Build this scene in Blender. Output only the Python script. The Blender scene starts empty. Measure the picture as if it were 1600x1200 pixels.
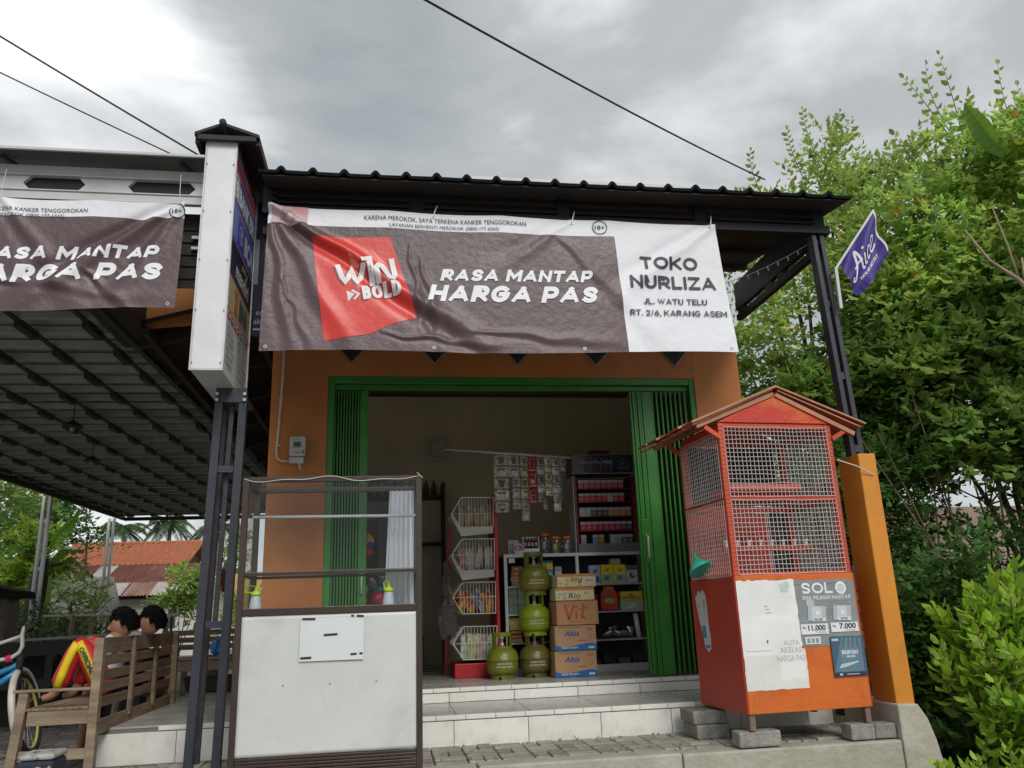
import bpy, bmesh, math, random
import numpy as np
from mathutils import Vector, Matrix, noise
random.seed(7); RNG = np.random.default_rng(11)
SC = bpy.context.scene
COL = SC.collection
R = math.radians

# ------------------------------------------------------------------ camera
EYE = Vector((0, 0, 0.835))
yaw, pitch, roll = R(8.96), R(15.89), R(-2.09)
fw = Vector((math.sin(yaw)*math.cos(pitch), math.cos(yaw)*math.cos(pitch), math.sin(pitch)))
rt = Vector((math.cos(yaw), -math.sin(yaw), 0)); up = rt.cross(fw)
rt, up = rt*math.cos(roll)+up*math.sin(roll), -rt*math.sin(roll)+up*math.cos(roll)
cam_d = bpy.data.cameras.new('camera'); cam = bpy.data.objects.new('camera', cam_d); COL.objects.link(cam)
cam.matrix_world = Matrix(((rt.x, up.x, -fw.x, EYE.x), (rt.y, up.y, -fw.y, EYE.y), (rt.z, up.z, -fw.z, EYE.z), (0, 0, 0, 1)))
cam_d.sensor_width = 36; cam_d.lens = 28.125; cam_d.clip_start = 0.05; cam_d.clip_end = 3000
SC.camera = cam

# ------------------------------------------------------------------ light
SUN_EL, SUN_AZ = R(40), R(166)          # azimuth clockwise from +Y: behind the camera, a little to the left
W = bpy.data.worlds.new('World'); SC.world = W; W.use_nodes = True
nt = W.node_tree; nt.nodes.clear()
def N(nt, t, **k):
    n = nt.nodes.new(t)
    for a, b in k.items():
        if a in n.inputs.keys() if isinstance(a, str) else False: n.inputs[a].default_value = b
        else: setattr(n, a, b)
    return n
out = N(nt, 'ShaderNodeOutputWorld'); bg = N(nt, 'ShaderNodeBackground'); bg.inputs['Strength'].default_value = 0.1
sky = N(nt, 'ShaderNodeTexSky'); sky.sky_type = 'NISHITA'; sky.sun_disc = False
sky.sun_elevation = SUN_EL; sky.sun_rotation = SUN_AZ
tc = N(nt, 'ShaderNodeTexCoord')
mp = N(nt, 'ShaderNodeMapping'); mp.inputs['Scale'].default_value = (1.0, 1.0, 2.2); mp.inputs['Location'].default_value = (0.75, -0.35, 0.2)
n1 = N(nt, 'ShaderNodeTexNoise'); n1.inputs['Scale'].default_value = 2.1; n1.inputs['Detail'].default_value = 7; n1.inputs['Roughness'].default_value = 0.54; n1.inputs['Distortion'].default_value = 0.25
cr = N(nt, 'ShaderNodeValToRGB')
e = cr.color_ramp.elements
e[0].position = 0.34; e[0].color = (2.5, 2.8, 2.86, 1); e[1].position = 0.72; e[1].color = (7.6, 7.7, 7.7, 1)
m = e.new(0.50); m.color = (3.5, 3.62, 3.68, 1)
# the cloud cover is thinner (brighter) towards one bearing, low on the left
dp = N(nt, 'ShaderNodeVectorMath'); dp.operation = 'DOT_PRODUCT'
bd = Vector((math.sin(R(-19))*math.cos(R(32)), math.cos(R(-19))*math.cos(R(32)), math.sin(R(32))))
dp.inputs[1].default_value = bd
mr = N(nt, 'ShaderNodeMapRange'); mr.inputs[1].default_value = 0.976; mr.inputs[2].default_value = 1.0; mr.inputs[3].default_value = 0.0; mr.inputs[4].default_value = 0.15
mr.interpolation_type = 'SMOOTHSTEP'
ad = N(nt, 'ShaderNodeMath'); ad.operation = 'ADD'
mx = N(nt, 'ShaderNodeMix'); mx.data_type = 'RGBA'; mx.inputs[0].default_value = 0.93
L = nt.links.new
L(tc.outputs['Generated'], mp.inputs['Vector']); L(mp.outputs[0], n1.inputs['Vector'])
L(tc.outputs['Generated'], dp.inputs[0]); L(dp.outputs['Value'], mr.inputs[0])
L(n1.outputs['Fac'], ad.inputs[0]); L(mr.outputs[0], ad.inputs[1]); L(ad.outputs[0], cr.inputs[0])
L(sky.outputs[0], mx.inputs[6]); L(cr.outputs[0], mx.inputs[7]); L(mx.outputs[2], bg.inputs[0]); L(bg.outputs[0], out.inputs[0])
sd = bpy.data.lights.new('sun', 'SUN'); sd.energy = 1.5; sd.angle = R(25); sd.color = (1, 0.97, 0.92)
so = bpy.data.objects.new('sun', sd); COL.objects.link(so)
sdir = Vector((math.sin(SUN_AZ)*math.cos(SUN_EL), math.cos(SUN_AZ)*math.cos(SUN_EL), math.sin(SUN_EL)))
so.rotation_euler = sdir.to_track_quat('Z', 'Y').to_euler(); so.location = (-4, -10, 20)
SC.view_settings.view_transform = 'Standard'; SC.view_settings.look = 'None'
SC.view_settings.exposure = 0.62; SC.view_settings.gamma = 1; SC.view_settings.use_curve_mapping = False
SC.render.engine = 'CYCLES'

# ------------------------------------------------------------------ materials
MC = {}
def mat(name, col, rough=0.6, var=0.18, scale=3.0, bump=0.0, bscale=40, metal=0.0, spec=0.5, col2=None, thr=(0.4, 0.65), alpha=None, trans=0, stretch=(1, 1, 1), leaf=0, attr=False, dirt=0.0, dscale=2.0, dcol=(0.10, 0.085, 0.06)):
    if name in MC: return MC[name]
    m = bpy.data.materials.new(name); m.use_nodes = True; nt = m.node_tree
    p = nt.nodes['Principled BSDF']; L = nt.links.new
    p.inputs['Roughness'].default_value = rough; p.inputs['Metallic'].default_value = metal
    p.inputs['Specular IOR Level'].default_value = spec
    tc = N(nt, 'ShaderNodeTexCoord'); mp = N(nt, 'ShaderNodeMapping'); mp.inputs['Scale'].default_value = stretch
    L(tc.outputs['Object'], mp.inputs[0])
    nz = N(nt, 'ShaderNodeTexNoise'); nz.inputs['Scale'].default_value = scale; nz.inputs['Detail'].default_value = 8; nz.inputs['Roughness'].default_value = 0.62
    L(mp.outputs[0], nz.inputs['Vector'])
    rp = N(nt, 'ShaderNodeValToRGB'); e = rp.color_ramp.elements
    c = tuple(col)
    if col2 is None:
        e[0].position = 0.3; e[0].color = tuple(max(0, v*(1-var)) for v in c)+(1,)
        e[1].position = 0.7; e[1].color = tuple(min(1, v*(1+var*0.6)) for v in c)+(1,)
    else:
        e[0].position = thr[0]; e[0].color = c+(1,); e[1].position = thr[1]; e[1].color = tuple(col2)+(1,)
    L(nz.outputs['Fac'], rp.inputs[0]); src = rp.outputs[0]
    oi = N(nt, 'ShaderNodeObjectInfo')
    hs = N(nt, 'ShaderNodeHueSaturation')
    mr = N(nt, 'ShaderNodeMapRange'); mr.inputs[3].default_value = 1-var*0.5; mr.inputs[4].default_value = 1+var*0.4
    L(oi.outputs['Random'], mr.inputs[0]); L(mr.outputs[0], hs.inputs['Value']); L(src, hs.inputs['Color']); src = hs.outputs[0]
    if dirt:
        dn = N(nt, 'ShaderNodeTexNoise'); dn.inputs['Scale'].default_value = dscale; dn.inputs['Detail'].default_value = 10; dn.inputs['Roughness'].default_value = 0.72; dn.inputs['Distortion'].default_value = 0.4
        L(tc.outputs['Object'], dn.inputs['Vector']); dr_ = N(nt, 'ShaderNodeMapRange'); dr_.inputs[1].default_value = 0.48; dr_.inputs[2].default_value = 0.78; dr_.inputs[3].default_value = 0; dr_.inputs[4].default_value = dirt
        L(dn.outputs['Fac'], dr_.inputs[0]); dm = N(nt, 'ShaderNodeMix'); dm.data_type = 'RGBA'; dm.inputs[7].default_value = tuple(dcol)+(1,)
        L(dr_.outputs[0], dm.inputs[0]); L(src, dm.inputs[6]); src = dm.outputs[2]
    if attr:
        a = N(nt, 'ShaderNodeAttribute'); a.attribute_name = 'tint'
        mu = N(nt, 'ShaderNodeMix'); mu.data_type = 'RGBA'; mu.blend_type = 'MULTIPLY'; mu.inputs[0].default_value = 1
        L(src, mu.inputs[6]); L(a.outputs['Color'], mu.inputs[7]); src = mu.outputs[2]
    L(src, p.inputs['Base Color'])
    if bump:
        b = N(nt, 'ShaderNodeBump'); b.inputs['Strength'].default_value = min(1, bump); b.inputs['Distance'].default_value = 0.01*max(1, bump)
        n2 = N(nt, 'ShaderNodeTexNoise'); n2.inputs['Scale'].default_value = bscale; n2.inputs['Detail'].default_value = 6
        L(mp.outputs[0], n2.inputs['Vector']); L(n2.outputs['Fac'], b.inputs['Height']); L(b.outputs[0], p.inputs['Normal'])
        # roughness breaks up with the same noise
        r2 = N(nt, 'ShaderNodeMapRange'); r2.inputs[3].default_value = max(0.05, rough-0.1); r2.inputs[4].default_value = min(1, rough+0.12)
        L(nz.outputs['Fac'], r2.inputs[0]); L(r2.outputs[0], p.inputs['Roughness'])
    if trans: p.inputs['Transmission Weight'].default_value = trans; p.inputs['IOR'].default_value = 1.3
    if alpha is not None: p.inputs['Alpha'].default_value = alpha
    if leaf:
        tr = N(nt, 'ShaderNodeBsdfTranslucent'); ms = N(nt, 'ShaderNodeMixShader'); ms.inputs[0].default_value = leaf
        g = N(nt, 'ShaderNodeHueSaturation'); g.inputs['Value'].default_value = 1.6; g.inputs['Hue'].default_value = 0.48
        L(src, g.inputs['Color']); L(g.outputs[0], tr.inputs[0])
        o = nt.nodes['Material Output']; L(p.outputs[0], ms.inputs[1]); L(tr.outputs[0], ms.inputs[2]); L(ms.outputs[0], o.inputs[0])
    m.diffuse_color = c+(1,); MC[name] = m
    return m
def glass(name, tint=(0.9, 0.95, 0.92), refl=0.12, haze=0.0):
    if name in MC: return MC[name]
    m = bpy.data.materials.new(name); m.use_nodes = True; nt = m.node_tree; nt.nodes.clear(); L = nt.links.new
    o = N(nt, 'ShaderNodeOutputMaterial'); t = N(nt, 'ShaderNodeBsdfTransparent'); t.inputs[0].default_value = tint+(1,)
    g = N(nt, 'ShaderNodeBsdfGlossy'); g.inputs['Roughness'].default_value = 0.03; g.inputs[0].default_value = (1, 1, 1, 1)
    f = N(nt, 'ShaderNodeFresnel'); f.inputs[0].default_value = 1.5
    mul = N(nt, 'ShaderNodeMath'); mul.operation = 'MULTIPLY'; mul.inputs[1].default_value = refl/0.08
    L(f.outputs[0], mul.inputs[0])
    a = N(nt, 'ShaderNodeMixShader'); L(mul.outputs[0], a.inputs[0]); L(t.outputs[0], a.inputs[1]); L(g.outputs[0], a.inputs[2]); last = a
    if haze:
        d = N(nt, 'ShaderNodeBsdfDiffuse'); d.inputs[0].default_value = (0.7, 0.72, 0.7, 1)
        b = N(nt, 'ShaderNodeMixShader'); b.inputs[0].default_value = haze; L(a.outputs[0], b.inputs[1]); L(d.outputs[0], b.inputs[2]); last = b
    L(last.outputs[0], o.inputs[0]); MC[name] = m
    return m
def flat(col, rough=0.55, spec=0.4):          # printed ink
    c = tuple(round(v, 4) for v in col)
    return mat('ink_%03d_%03d_%03d_%02d' % (c[0]*999, c[1]*999, c[2]*999, rough*99), c, rough, 0.08, 6, 0.25, 18, spec=spec)

# ------------------------------------------------------------------ objects
def wmat(o):
    M = o.matrix_basis.copy()
    while o.parent: o = o.parent; M = o.matrix_basis @ M
    return M
def tag(o, label=None, cat=None, group=None, kind=None):
    if label: o['label'] = label
    if cat: o['category'] = cat
    if group: o['group'] = group
    if kind: o['kind'] = kind
    return o
def thing(name, label, cat, loc=(0, 0, 0), rz=0, group=None):
    o = bpy.data.objects.new(name, None); COL.objects.link(o); o.location = loc; o.rotation_euler = (0, 0, rz)
    o.empty_display_size = 0.1
    return tag(o, label, cat, group)
class MB:
    def __init__(s): s.v = []; s.f = []; s.m = []
    def add(s, vs, fs, m=0):
        b = len(s.v); s.v += [Vector(p) for p in vs]; s.f += [tuple(i+b for i in f) for f in fs]; s.m += [m]*len(fs); return s
    def box(s, x0, y0, z0, x1, y1, z1, m=0):
        x0, x1 = min(x0, x1), max(x0, x1); y0, y1 = min(y0, y1), max(y0, y1); z0, z1 = min(z0, z1), max(z0, z1)
        return s.add([(x0,y0,z0),(x1,y0,z0),(x1,y1,z0),(x0,y1,z0),(x0,y0,z1),(x1,y0,z1),(x1,y1,z1),(x0,y1,z1)],
                     [(0,3,2,1),(4,5,6,7),(0,1,5,4),(1,2,6,5),(2,3,7,6),(3,0,4,7)], m)
    def bar(s, a, b, w, h=None, m=0, upv=(0, 0, 1)):     # rectangular bar from a to b
        a, b = Vector(a), Vector(b); h = w if h is None else h; d = (b-a).normalized()
        u = Vector(upv)
        if abs(d.dot(u)) > 0.98: u = Vector((0, 1, 0))
        r = d.cross(u).normalized(); u = r.cross(d); vs = []
        for p in (a, b):
            for i, j in ((-1,-1),(1,-1),(1,1),(-1,1)): vs.append(p+r*(w/2*i)+u*(h/2*j))
        return s.add(vs, [(0,1,2,3),(7,6,5,4),(0,4,5,1),(1,5,6,2),(2,6,7,3),(3,7,4,0)], m)
    def tube(s, pts, r, n=6, m=0, caps=True):
        pts = [Vector(p) for p in pts]; rs = r if isinstance(r, (list, tuple)) else [r]*len(pts); b = len(s.v); pr = None
        for i, p in enumerate(pts):
            d = (pts[min(i+1, len(pts)-1)]-pts[max(i-1, 0)]).normalized()
            if pr is None:
                u = Vector((0, 0, 1)) if abs(d.z) < 0.9 else Vector((1, 0, 0)); x = d.cross(u).normalized()
            else: x = (pr-d*pr.dot(d)).normalized()
            pr = x; y = d.cross(x)
            for k in range(n):
                t = 2*math.pi*k/n; s.v.append(p+(x*math.cos(t)+y*math.sin(t))*rs[i])
        for i in range(len(pts)-1):
            for k in range(n):
                a0 = b+i*n+k; a1 = b+i*n+(k+1) % n
                s.f.append((a0, a1, a1+n, a0+n)); s.m.append(m)
        if caps:
            s.f.append(tuple(b+k for k in range(n))[::-1]); s.m.append(m)
            s.f.append(tuple(b+(len(pts)-1)*n+k for k in range(n))); s.m.append(m)
        return s
    def lathe(s, prof, c, n=16, m=0):                    # prof: (r, z)
        b = len(s.v); c = Vector(c)
        for r, z in prof:
            for k in range(n):
                t = 2*math.pi*k/n; s.v.append(c+Vector((r*math.cos(t), r*math.sin(t), z)))
        for i in range(len(prof)-1):
            for k in range(n):
                a0 = b+i*n+k; a1 = b+i*n+(k+1) % n
                s.f.append((a0, a1, a1+n, a0+n)); s.m.append(m)
        s.f.append(tuple(b+k for k in range(n))[::-1]); s.m.append(m)
        s.f.append(tuple(b+(len(prof)-1)*n+k for k in range(n))); s.m.append(m)
        return s
    def prism(s, poly, axis, a, b, m=0):                 # polygon in the two other axes, extruded along axis
        def P(u, v, w): return (w, u, v) if axis == 'x' else (u, w, v) if axis == 'y' else (u, v, w)
        n = len(poly); vs = [P(u, v, a) for u, v in poly]+[P(u, v, b) for u, v in poly]
        fs = [tuple(range(n))[::-1], tuple(range(n, 2*n))]+[(i, (i+1) % n, n+(i+1) % n, n+i) for i in range(n)]
        return s.add(vs, fs, m)
    def grid(s, fn, nu, nv, m=0):
        b = len(s.v)
        for j in range(nv+1):
            for i in range(nu+1): s.v.append(Vector(fn(i/nu, j/nv)))
        for j in range(nv):
            for i in range(nu):
                a = b+j*(nu+1)+i; s.f.append((a, a+1, a+nu+2, a+nu+1)); s.m.append(m)
        return s
    def build(s, name, mats, parent=None, local=False, smooth=False, bevel=0, thick=0, fix=True):
        me = bpy.data.meshes.new(name)
        vs = s.v
        if parent is not None and not local:
            I = wmat(parent).inverted(); vs = [I @ v for v in s.v]
        me.from_pydata([tuple(v) for v in vs], [], s.f)
        if not isinstance(mats, (list, tuple)): mats = [mats]
        for m in mats: me.materials.append(m)
        me.polygons.foreach_set('material_index', s.m)
        if fix:
            bm = bmesh.new(); bm.from_mesh(me); bmesh.ops.recalc_face_normals(bm, faces=bm.faces); bm.to_mesh(me); bm.free()
        if smooth: me.shade_smooth()
        me.update()
        o = bpy.data.objects.new(name, me); COL.objects.link(o); o.parent = parent
        if thick: q = o.modifiers.new('thickness', 'SOLIDIFY'); q.thickness = thick; q.offset = 0
        if bevel: q = o.modifiers.new('bevel', 'BEVEL'); q.width = bevel; q.segments = 2; q.limit_method = 'ANGLE'; q.angle_limit = R(40)
        if smooth: pass
        return o
def B(*a, **k): return MB().box(*a, **k)
def struct(o): o['kind'] = 'structure'; return o
def copy_tree(o, parent=None, **kw):
    c = o.copy(); COL.objects.link(c); c.parent = parent
    for ch in list(o.children): copy_tree(ch, c)
    return c
def solo(o, label, cat, group=None): return tag(o, label, cat, group)

# ------------------------------------------------------------------ flat print
_glyph = {}
def glyphs(txt, bold=0.0, space=1.0):
    k = (txt, bold, space)
    if k not in _glyph:
        cu = bpy.data.curves.new('t', 'FONT'); cu.body = txt; cu.size = 1; cu.offset = bold; cu.space_character = space; cu.resolution_u = 3
        ob = bpy.data.objects.new('t', cu); COL.objects.link(ob)
        dg = bpy.context.evaluated_depsgraph_get(); dg.update()
        me = bpy.data.meshes.new_from_object(ob.evaluated_get(dg))
        V = np.array([v.co[:2] for v in me.vertices]); Fs = [tuple(p.vertices) for p in me.polygons]
        bpy.data.objects.remove(ob); bpy.data.meshes.remove(me)
        _glyph[k] = (V, Fs)
    return _glyph[k]

def _arc(cx, cy, rx, ry, a0, a1, n=10): return [(cx+rx*math.cos(R(a0+(a1-a0)*i/n)), cy+ry*math.sin(R(a0+(a1-a0)*i/n))) for i in range(n+1)]
_S = [(0.96, 0.80)]+_arc(.5, .76, .44, .24, 35, 180, 9)[1:]+[(0.12, .66), (0.3, .55), (0.7, .45), (0.9, .35)]+_arc(.5, .25, .46, .25, 10, -145, 9)
STROKES = {
 'A': (.98, [[(0, 0), (.5, 1)], [(1, 0), (.5, 1)], [(.22, .28), (.78, .28)]]), 'B': (.76, [[(0, 0), (0, 1)], [(0, 1), (.6, 1)]+_arc(.62, .765, .32, .235, 90, -90, 8)+[(0, .53)], [(0, .53), (.6, .53)]+_arc(.64, .265, .36, .265, 90, -90, 8)+[(0, 0)]]),
 'D': (.84, [[(0, 0), (0, 1)], [(0, 1), (.4, 1)]+_arc(.42, .5, .58, .5, 90, -90, 12)+[(0, 0)]]), 'E': (.70, [[(0, 0), (0, 1)], [(0, 1), (1, 1)], [(0, .5), (.9, .5)], [(0, 0), (1, 0)]]),
 'G': (.92, [_arc(.5, .5, .5, .5, 48, 330, 20)+[(.97, .45)], [(.97, .48), (.55, .48)]]), 'H': (.84, [[(0, 0), (0, 1)], [(1, 0), (1, 1)], [(0, .5), (1, .5)]]), 'I': (.24, [[(.5, 0), (.5, 1)]]),
 'J': (.62, [[(1, 1), (1, .3)]+_arc(.5, .3, .5, .3, 0, -165, 9)]), 'K': (.86, [[(0, 0), (0, 1)], [(0, .36), (.95, 1)], [(.3, .55), (1, 0)]]), 'L': (.68, [[(0, 1), (0, 0)], [(0, 0), (1, 0)]]),
 'M': (1.05, [[(0, 0), (0, 1)], [(0.02, 1), (.5, .30), (.98, 1)], [(1, 1), (1, 0)]]), 'N': (.86, [[(0, 0), (0, 1)], [(0, 1), (1, 0)], [(1, 0), (1, 1)]]), 'O': (.98, [_arc(.5, .5, .5, .5, 90, 450, 28)]),
 'P': (.78, [[(0, 0), (0, 1)], [(0, 1), (.6, 1)]+_arc(.62, .68, .38, .32, 90, -90, 9)+[(0, .36)]]), 'R': (.82, [[(0, 0), (0, 1)], [(0, 1), (.6, 1)]+_arc(.6, .70, .38, .30, 90, -90, 9)+[(0, .40)], [(.5, .40), (1, 0)]]),
 'S': (.80, [_S]), 'T': (.80, [[(0, 1), (1, 1)], [(.5, 1), (.5, 0)]]), 'U': (.84, [[(0, 1), (0, .42)]+_arc(.5, .42, .5, .42, 180, 360, 12)+[(1, 1)]]), 'W': (1.2, [[(0, 1), (.26, 0), (.5, .95), (.74, 0), (1, 1)]]),
 'Z': (.80, [[(0, 1), (1, 1)], [(1, 1), (0, 0)], [(0, 0), (1, 0)]]), '.': (.2, [[(.5, 0), (.5, .04)]]), ',': (.2, [[(.5, .04), (.4, -.12)]]), '/': (.45, [[(0, -.02), (1, 1.02)]]),
 '2': (.72, [_arc(.5, .72, .46, .28, 170, -30, 9)+[(0, 0)], [(0, 0), (1, 0)]]), '6': (.76, [_arc(.5, .32, .5, .32, 90, 450, 18), [(.82, 1), (.30, .62), (.02, .36)]]), '1': (.4, [[(.3, .8), (.75, 1)], [(.75, 1), (.75, 0)]]), '7': (.7, [[(0, 1), (1, 1)], [(1, 1), (.35, 0)]]), '0': (.76, [_arc(.5, .5, .48, .5, 90, 450, 22)])}
def stroke_ribbon(P, t, clamp=None):
    P = [Vector(q) for q in P]; closed = (P[0]-P[-1]).length < 1e-4
    if not closed:
        P[0] = P[0]-(P[1]-P[0]).normalized()*t/2; P[-1] = P[-1]+(P[-1]-P[-2]).normalized()*t/2
    V = []; n = len(P)
    for i in range(n):
        a = P[i]-P[i-1] if i else (P[1]-P[0] if not closed else P[-1]-P[-2]); b = P[i+1]-P[i] if i < n-1 else (a if not closed else P[1]-P[0])
        if i == 0 and not closed: a = b
        a.normalize(); b.normalize(); m = (a+b); m = m.normalized() if m.length > 1e-3 else b
        nn = Vector((-m.y, m.x)); k = 1/max(0.35, nn.dot(Vector((-b.y, b.x)))); V += [P[i]+nn*t/2*k, P[i]-nn*t/2*k]
    out = []
    for q in V:
        x, y = q
        if clamp: x = min(max(x, 0), clamp[0]); y = min(max(y, clamp[1]), clamp[2])
        out.append((x, y))
    return out, [(2*i, 2*i+1, 2*i+3, 2*i+2) for i in range(n-1)]
class Print:
    """ink laid on a surface: shapes drawn in (u, v), mapped by fn(u, v, lift) to the surface."""
    def __init__(s, fn, lift=0.0008): s.fn = fn; s.mb = MB(); s.mats = []; s.lift = lift; s.n = 0; s.z = 0.0; s.uv = []
    def _m(s, col, rough):
        m = flat(col, rough)
        if m not in s.mats: s.mats.append(m)
        return s.mats.index(m)
    def raw(s, V, Fs, col, rough=0.55):
        s.z += 0.00012; s.uv.append((V, Fs, s._m(col, rough), s.lift+s.z)); return s
    def poly(s, pts, col, rough=0.55): return s.raw(np.array(pts, float), [tuple(range(len(pts)))], col, rough)
    def rect(s, u0, v0, u1, v1, col, rough=0.55): return s.poly([(u0, v0), (u1, v0), (u1, v1), (u0, v1)], col, rough)
    def ring(s, u, v, r, w, col, n=28):
        V = []; F = []
        for i in range(n):
            t = 2*math.pi*i/n; V += [(u+r*math.cos(t), v+r*math.sin(t)), (u+(r-w)*math.cos(t), v+(r-w)*math.sin(t))]
        for i in range(n): j = (i+1) % n; F.append((2*i, 2*j, 2*j+1, 2*i+1))
        return s.raw(np.array(V), F, col)
    def disc(s, u, v, r, col, n=20, ry=None):
        return s.poly([(u+r*math.cos(2*math.pi*i/n), v+(ry or r)*math.sin(2*math.pi*i/n)) for i in range(n)], col)
    def text(s, t, u, v, h, col, w=None, bold=0.0, shear=0.0, rot=0.0, align='l', space=1.0):
        V, F = glyphs(t, bold, space)
        V = V.copy(); x0, y0 = V.min(0); x1, y1 = V.max(0)
        if len(t) > 1 or w: pass
        cap = 0.72; V[:, 0] -= x0; sc = h/cap; V *= sc; W0 = (x1-x0)*sc
        if w: V[:, 0] *= w/W0; W0 = w
        V[:, 0] += V[:, 1]*shear
        if align == 'c': V[:, 0] -= W0/2
        if align == 'r': V[:, 0] -= W0
        if rot: c, q = math.cos(rot), math.sin(rot); V = V @ np.array([[c, q], [-q, c]])
        V += (u, v)
        return s.raw(V, F, col)
    def stext(s, t, u, v, h, col, w, thick=0.2, shear=0.0, rot=0.0, align='l', gap=0.11, rough=0.5):
        """geometric sans lettering drawn with strokes; one layer per stroke family"""
        x = 0; items = []
        for ch in t:
            if ch == ' ': x += 0.42; continue
            W0, st = STROKES[ch]; items.append((ch, x, W0)); x += W0+gap
        tot = x-gap; sx = w/tot; cr, sr = math.cos(rot), math.sin(rot)
        for ch, x0, W0 in items:
            _, st = STROKES[ch]
            for k, P in enumerate(st):
                th = thick; ins = th/2
                iw = max(0.02, W0*sx/h-th)      # inner width in letter-height units
                q = [(ins+px_*iw, ins+py_*(1-th)) for px_, py_ in P]
                V, F = stroke_ribbon(q, th, (W0*sx/h, 0 if ch != ',' else -.2, 1))
                V = np.array(V)*h; V[:, 0] += x0*sx; V[:, 0] += V[:, 1]*shear
                if align == 'r': V[:, 0] -= w
                if align == 'c': V[:, 0] -= w/2
                V = V @ np.array([[cr, sr], [-sr, cr]]); V += (u, v)
                s.z += 0.00003; s.uv.append((V, F, s._m(col, rough), s.lift+s.z))
        s.z += 0.0001
        return s
    def build(s, name, parent, cell=None, local=False):
        for V, Fs, mi, lift in s.uv:
            if cell:
                bm = bmesh.new(); vs = [bm.verts.new((x, y, 0)) for x, y in V]
                for f in Fs:
                    try: bm.faces.new([vs[i] for i in f])
                    except ValueError: pass
                lo, hi = V.min(0), V.max(0)
                for ax in (0, 1):
                    k = math.ceil(lo[ax]/cell)
                    while k*cell < hi[ax]:
                        co = [0, 0, 0]; co[ax] = k*cell; no = [0, 0, 0]; no[ax] = 1
                        bmesh.ops.bisect_plane(bm, geom=bm.verts[:]+bm.edges[:]+bm.faces[:], plane_co=co, plane_no=no); k += 1
                bm.verts.index_update()
                V2 = [(v.co.x, v.co.y) for v in bm.verts]; F2 = [tuple(v.index for v in f.verts) for f in bm.faces]; bm.free()
            else: V2, F2 = V, Fs
            s.mb.add([s.fn(x, y, lift) for x, y in V2], F2, mi)
        return s.mb.build(name, s.mats, parent, local=local, fix=False, smooth=bool(cell))
def onY(x0, y, z0):                 # faces the camera side (-Y)
    return lambda u, v, l: (x0+u, y-l, z0+v)
def onX(x, y0, z0):                 # faces +X
    return lambda u, v, l: (x+l, y0+u, z0+v)
def onXneg(x, y0, z0):              # faces -X
    return lambda u, v, l: (x-l, y0-u, z0+v)

# ------------------------------------------------------------------ leaves
def leafmesh(name, base, dirn, side, Ln, Wd, m, parent, tint=None, fold=0.25, kind=None, hexa=False):
    """arrays (n,3): one small leaf each, folded along the midrib"""
    n = len(base); nrm = np.cross(dirn, side)
    Ln = np.broadcast_to(np.asarray(Ln, float).reshape(-1, 1), (n, 1)); Wd = np.broadcast_to(np.asarray(Wd, float).reshape(-1, 1), (n, 1))
    tip = base+dirn*Ln-nrm*Ln*0.12
    if hexa:
        a, b_ = 0.3, 0.68
        P = [base, base+dirn*Ln*a+side*Wd*0.5+nrm*Wd*fold, base+dirn*Ln*b_+side*Wd*0.48+nrm*Wd*fold*0.6, tip,
             base+dirn*Ln*b_-side*Wd*0.48+nrm*Wd*fold*0.6, base+dirn*Ln*a-side*Wd*0.5+nrm*Wd*fold, base+dirn*Ln*0.5]
        fl = [0,6,1, 1,6,2, 2,6,3, 3,6,4, 4,6,5, 5,6,0]
    else:
        P = [base, base+dirn*Ln*0.45+side*Wd*0.5+nrm*Wd*fold, tip, base+dirn*Ln*0.45-side*Wd*0.5+nrm*Wd*fold]
        fl = [0,2,1, 0,3,2]
    k = len(P); V = np.stack(P, 1).reshape(-1, 3)
    if parent is not None:
        I = np.array(wmat(parent).inverted()); V = V @ I[:3, :3].T+I[:3, 3]
    nf = len(fl)//3
    idx = (np.arange(n)[:, None]*k+np.array(fl)[None, :]).ravel()
    me = bpy.data.meshes.new(name); me.vertices.add(len(V)); me.vertices.foreach_set('co', V.astype(np.float32).ravel())
    me.loops.add(len(idx)); me.loops.foreach_set('vertex_index', idx.astype(np.int32))
    me.polygons.add(n*nf); me.polygons.foreach_set('loop_start', (np.arange(n*nf)*3).astype(np.int32))
    if hexa: me.polygons.foreach_set('use_smooth', np.ones(n*nf, bool))
    me.update(calc_edges=True); me.validate()
    if tint is None: tint = RNG.uniform(0.7, 1.25, (n, 1))*np.ones((1, 3))
    at = me.color_attributes.new('tint', 'FLOAT_COLOR', 'POINT')
    c = np.ones((n, k, 4)); c[:, :, :3] = tint[:, None, :]; at.data.foreach_set('color', c.astype(np.float32).ravel())
    me.materials.append(m)
    o = bpy.data.objects.new(name, me); COL.objects.link(o); o.parent = parent
    if kind: o['kind'] = kind
    return o
def unit(a): return a/np.maximum(1e-9, np.linalg.norm(a, axis=1, keepdims=True))
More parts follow.
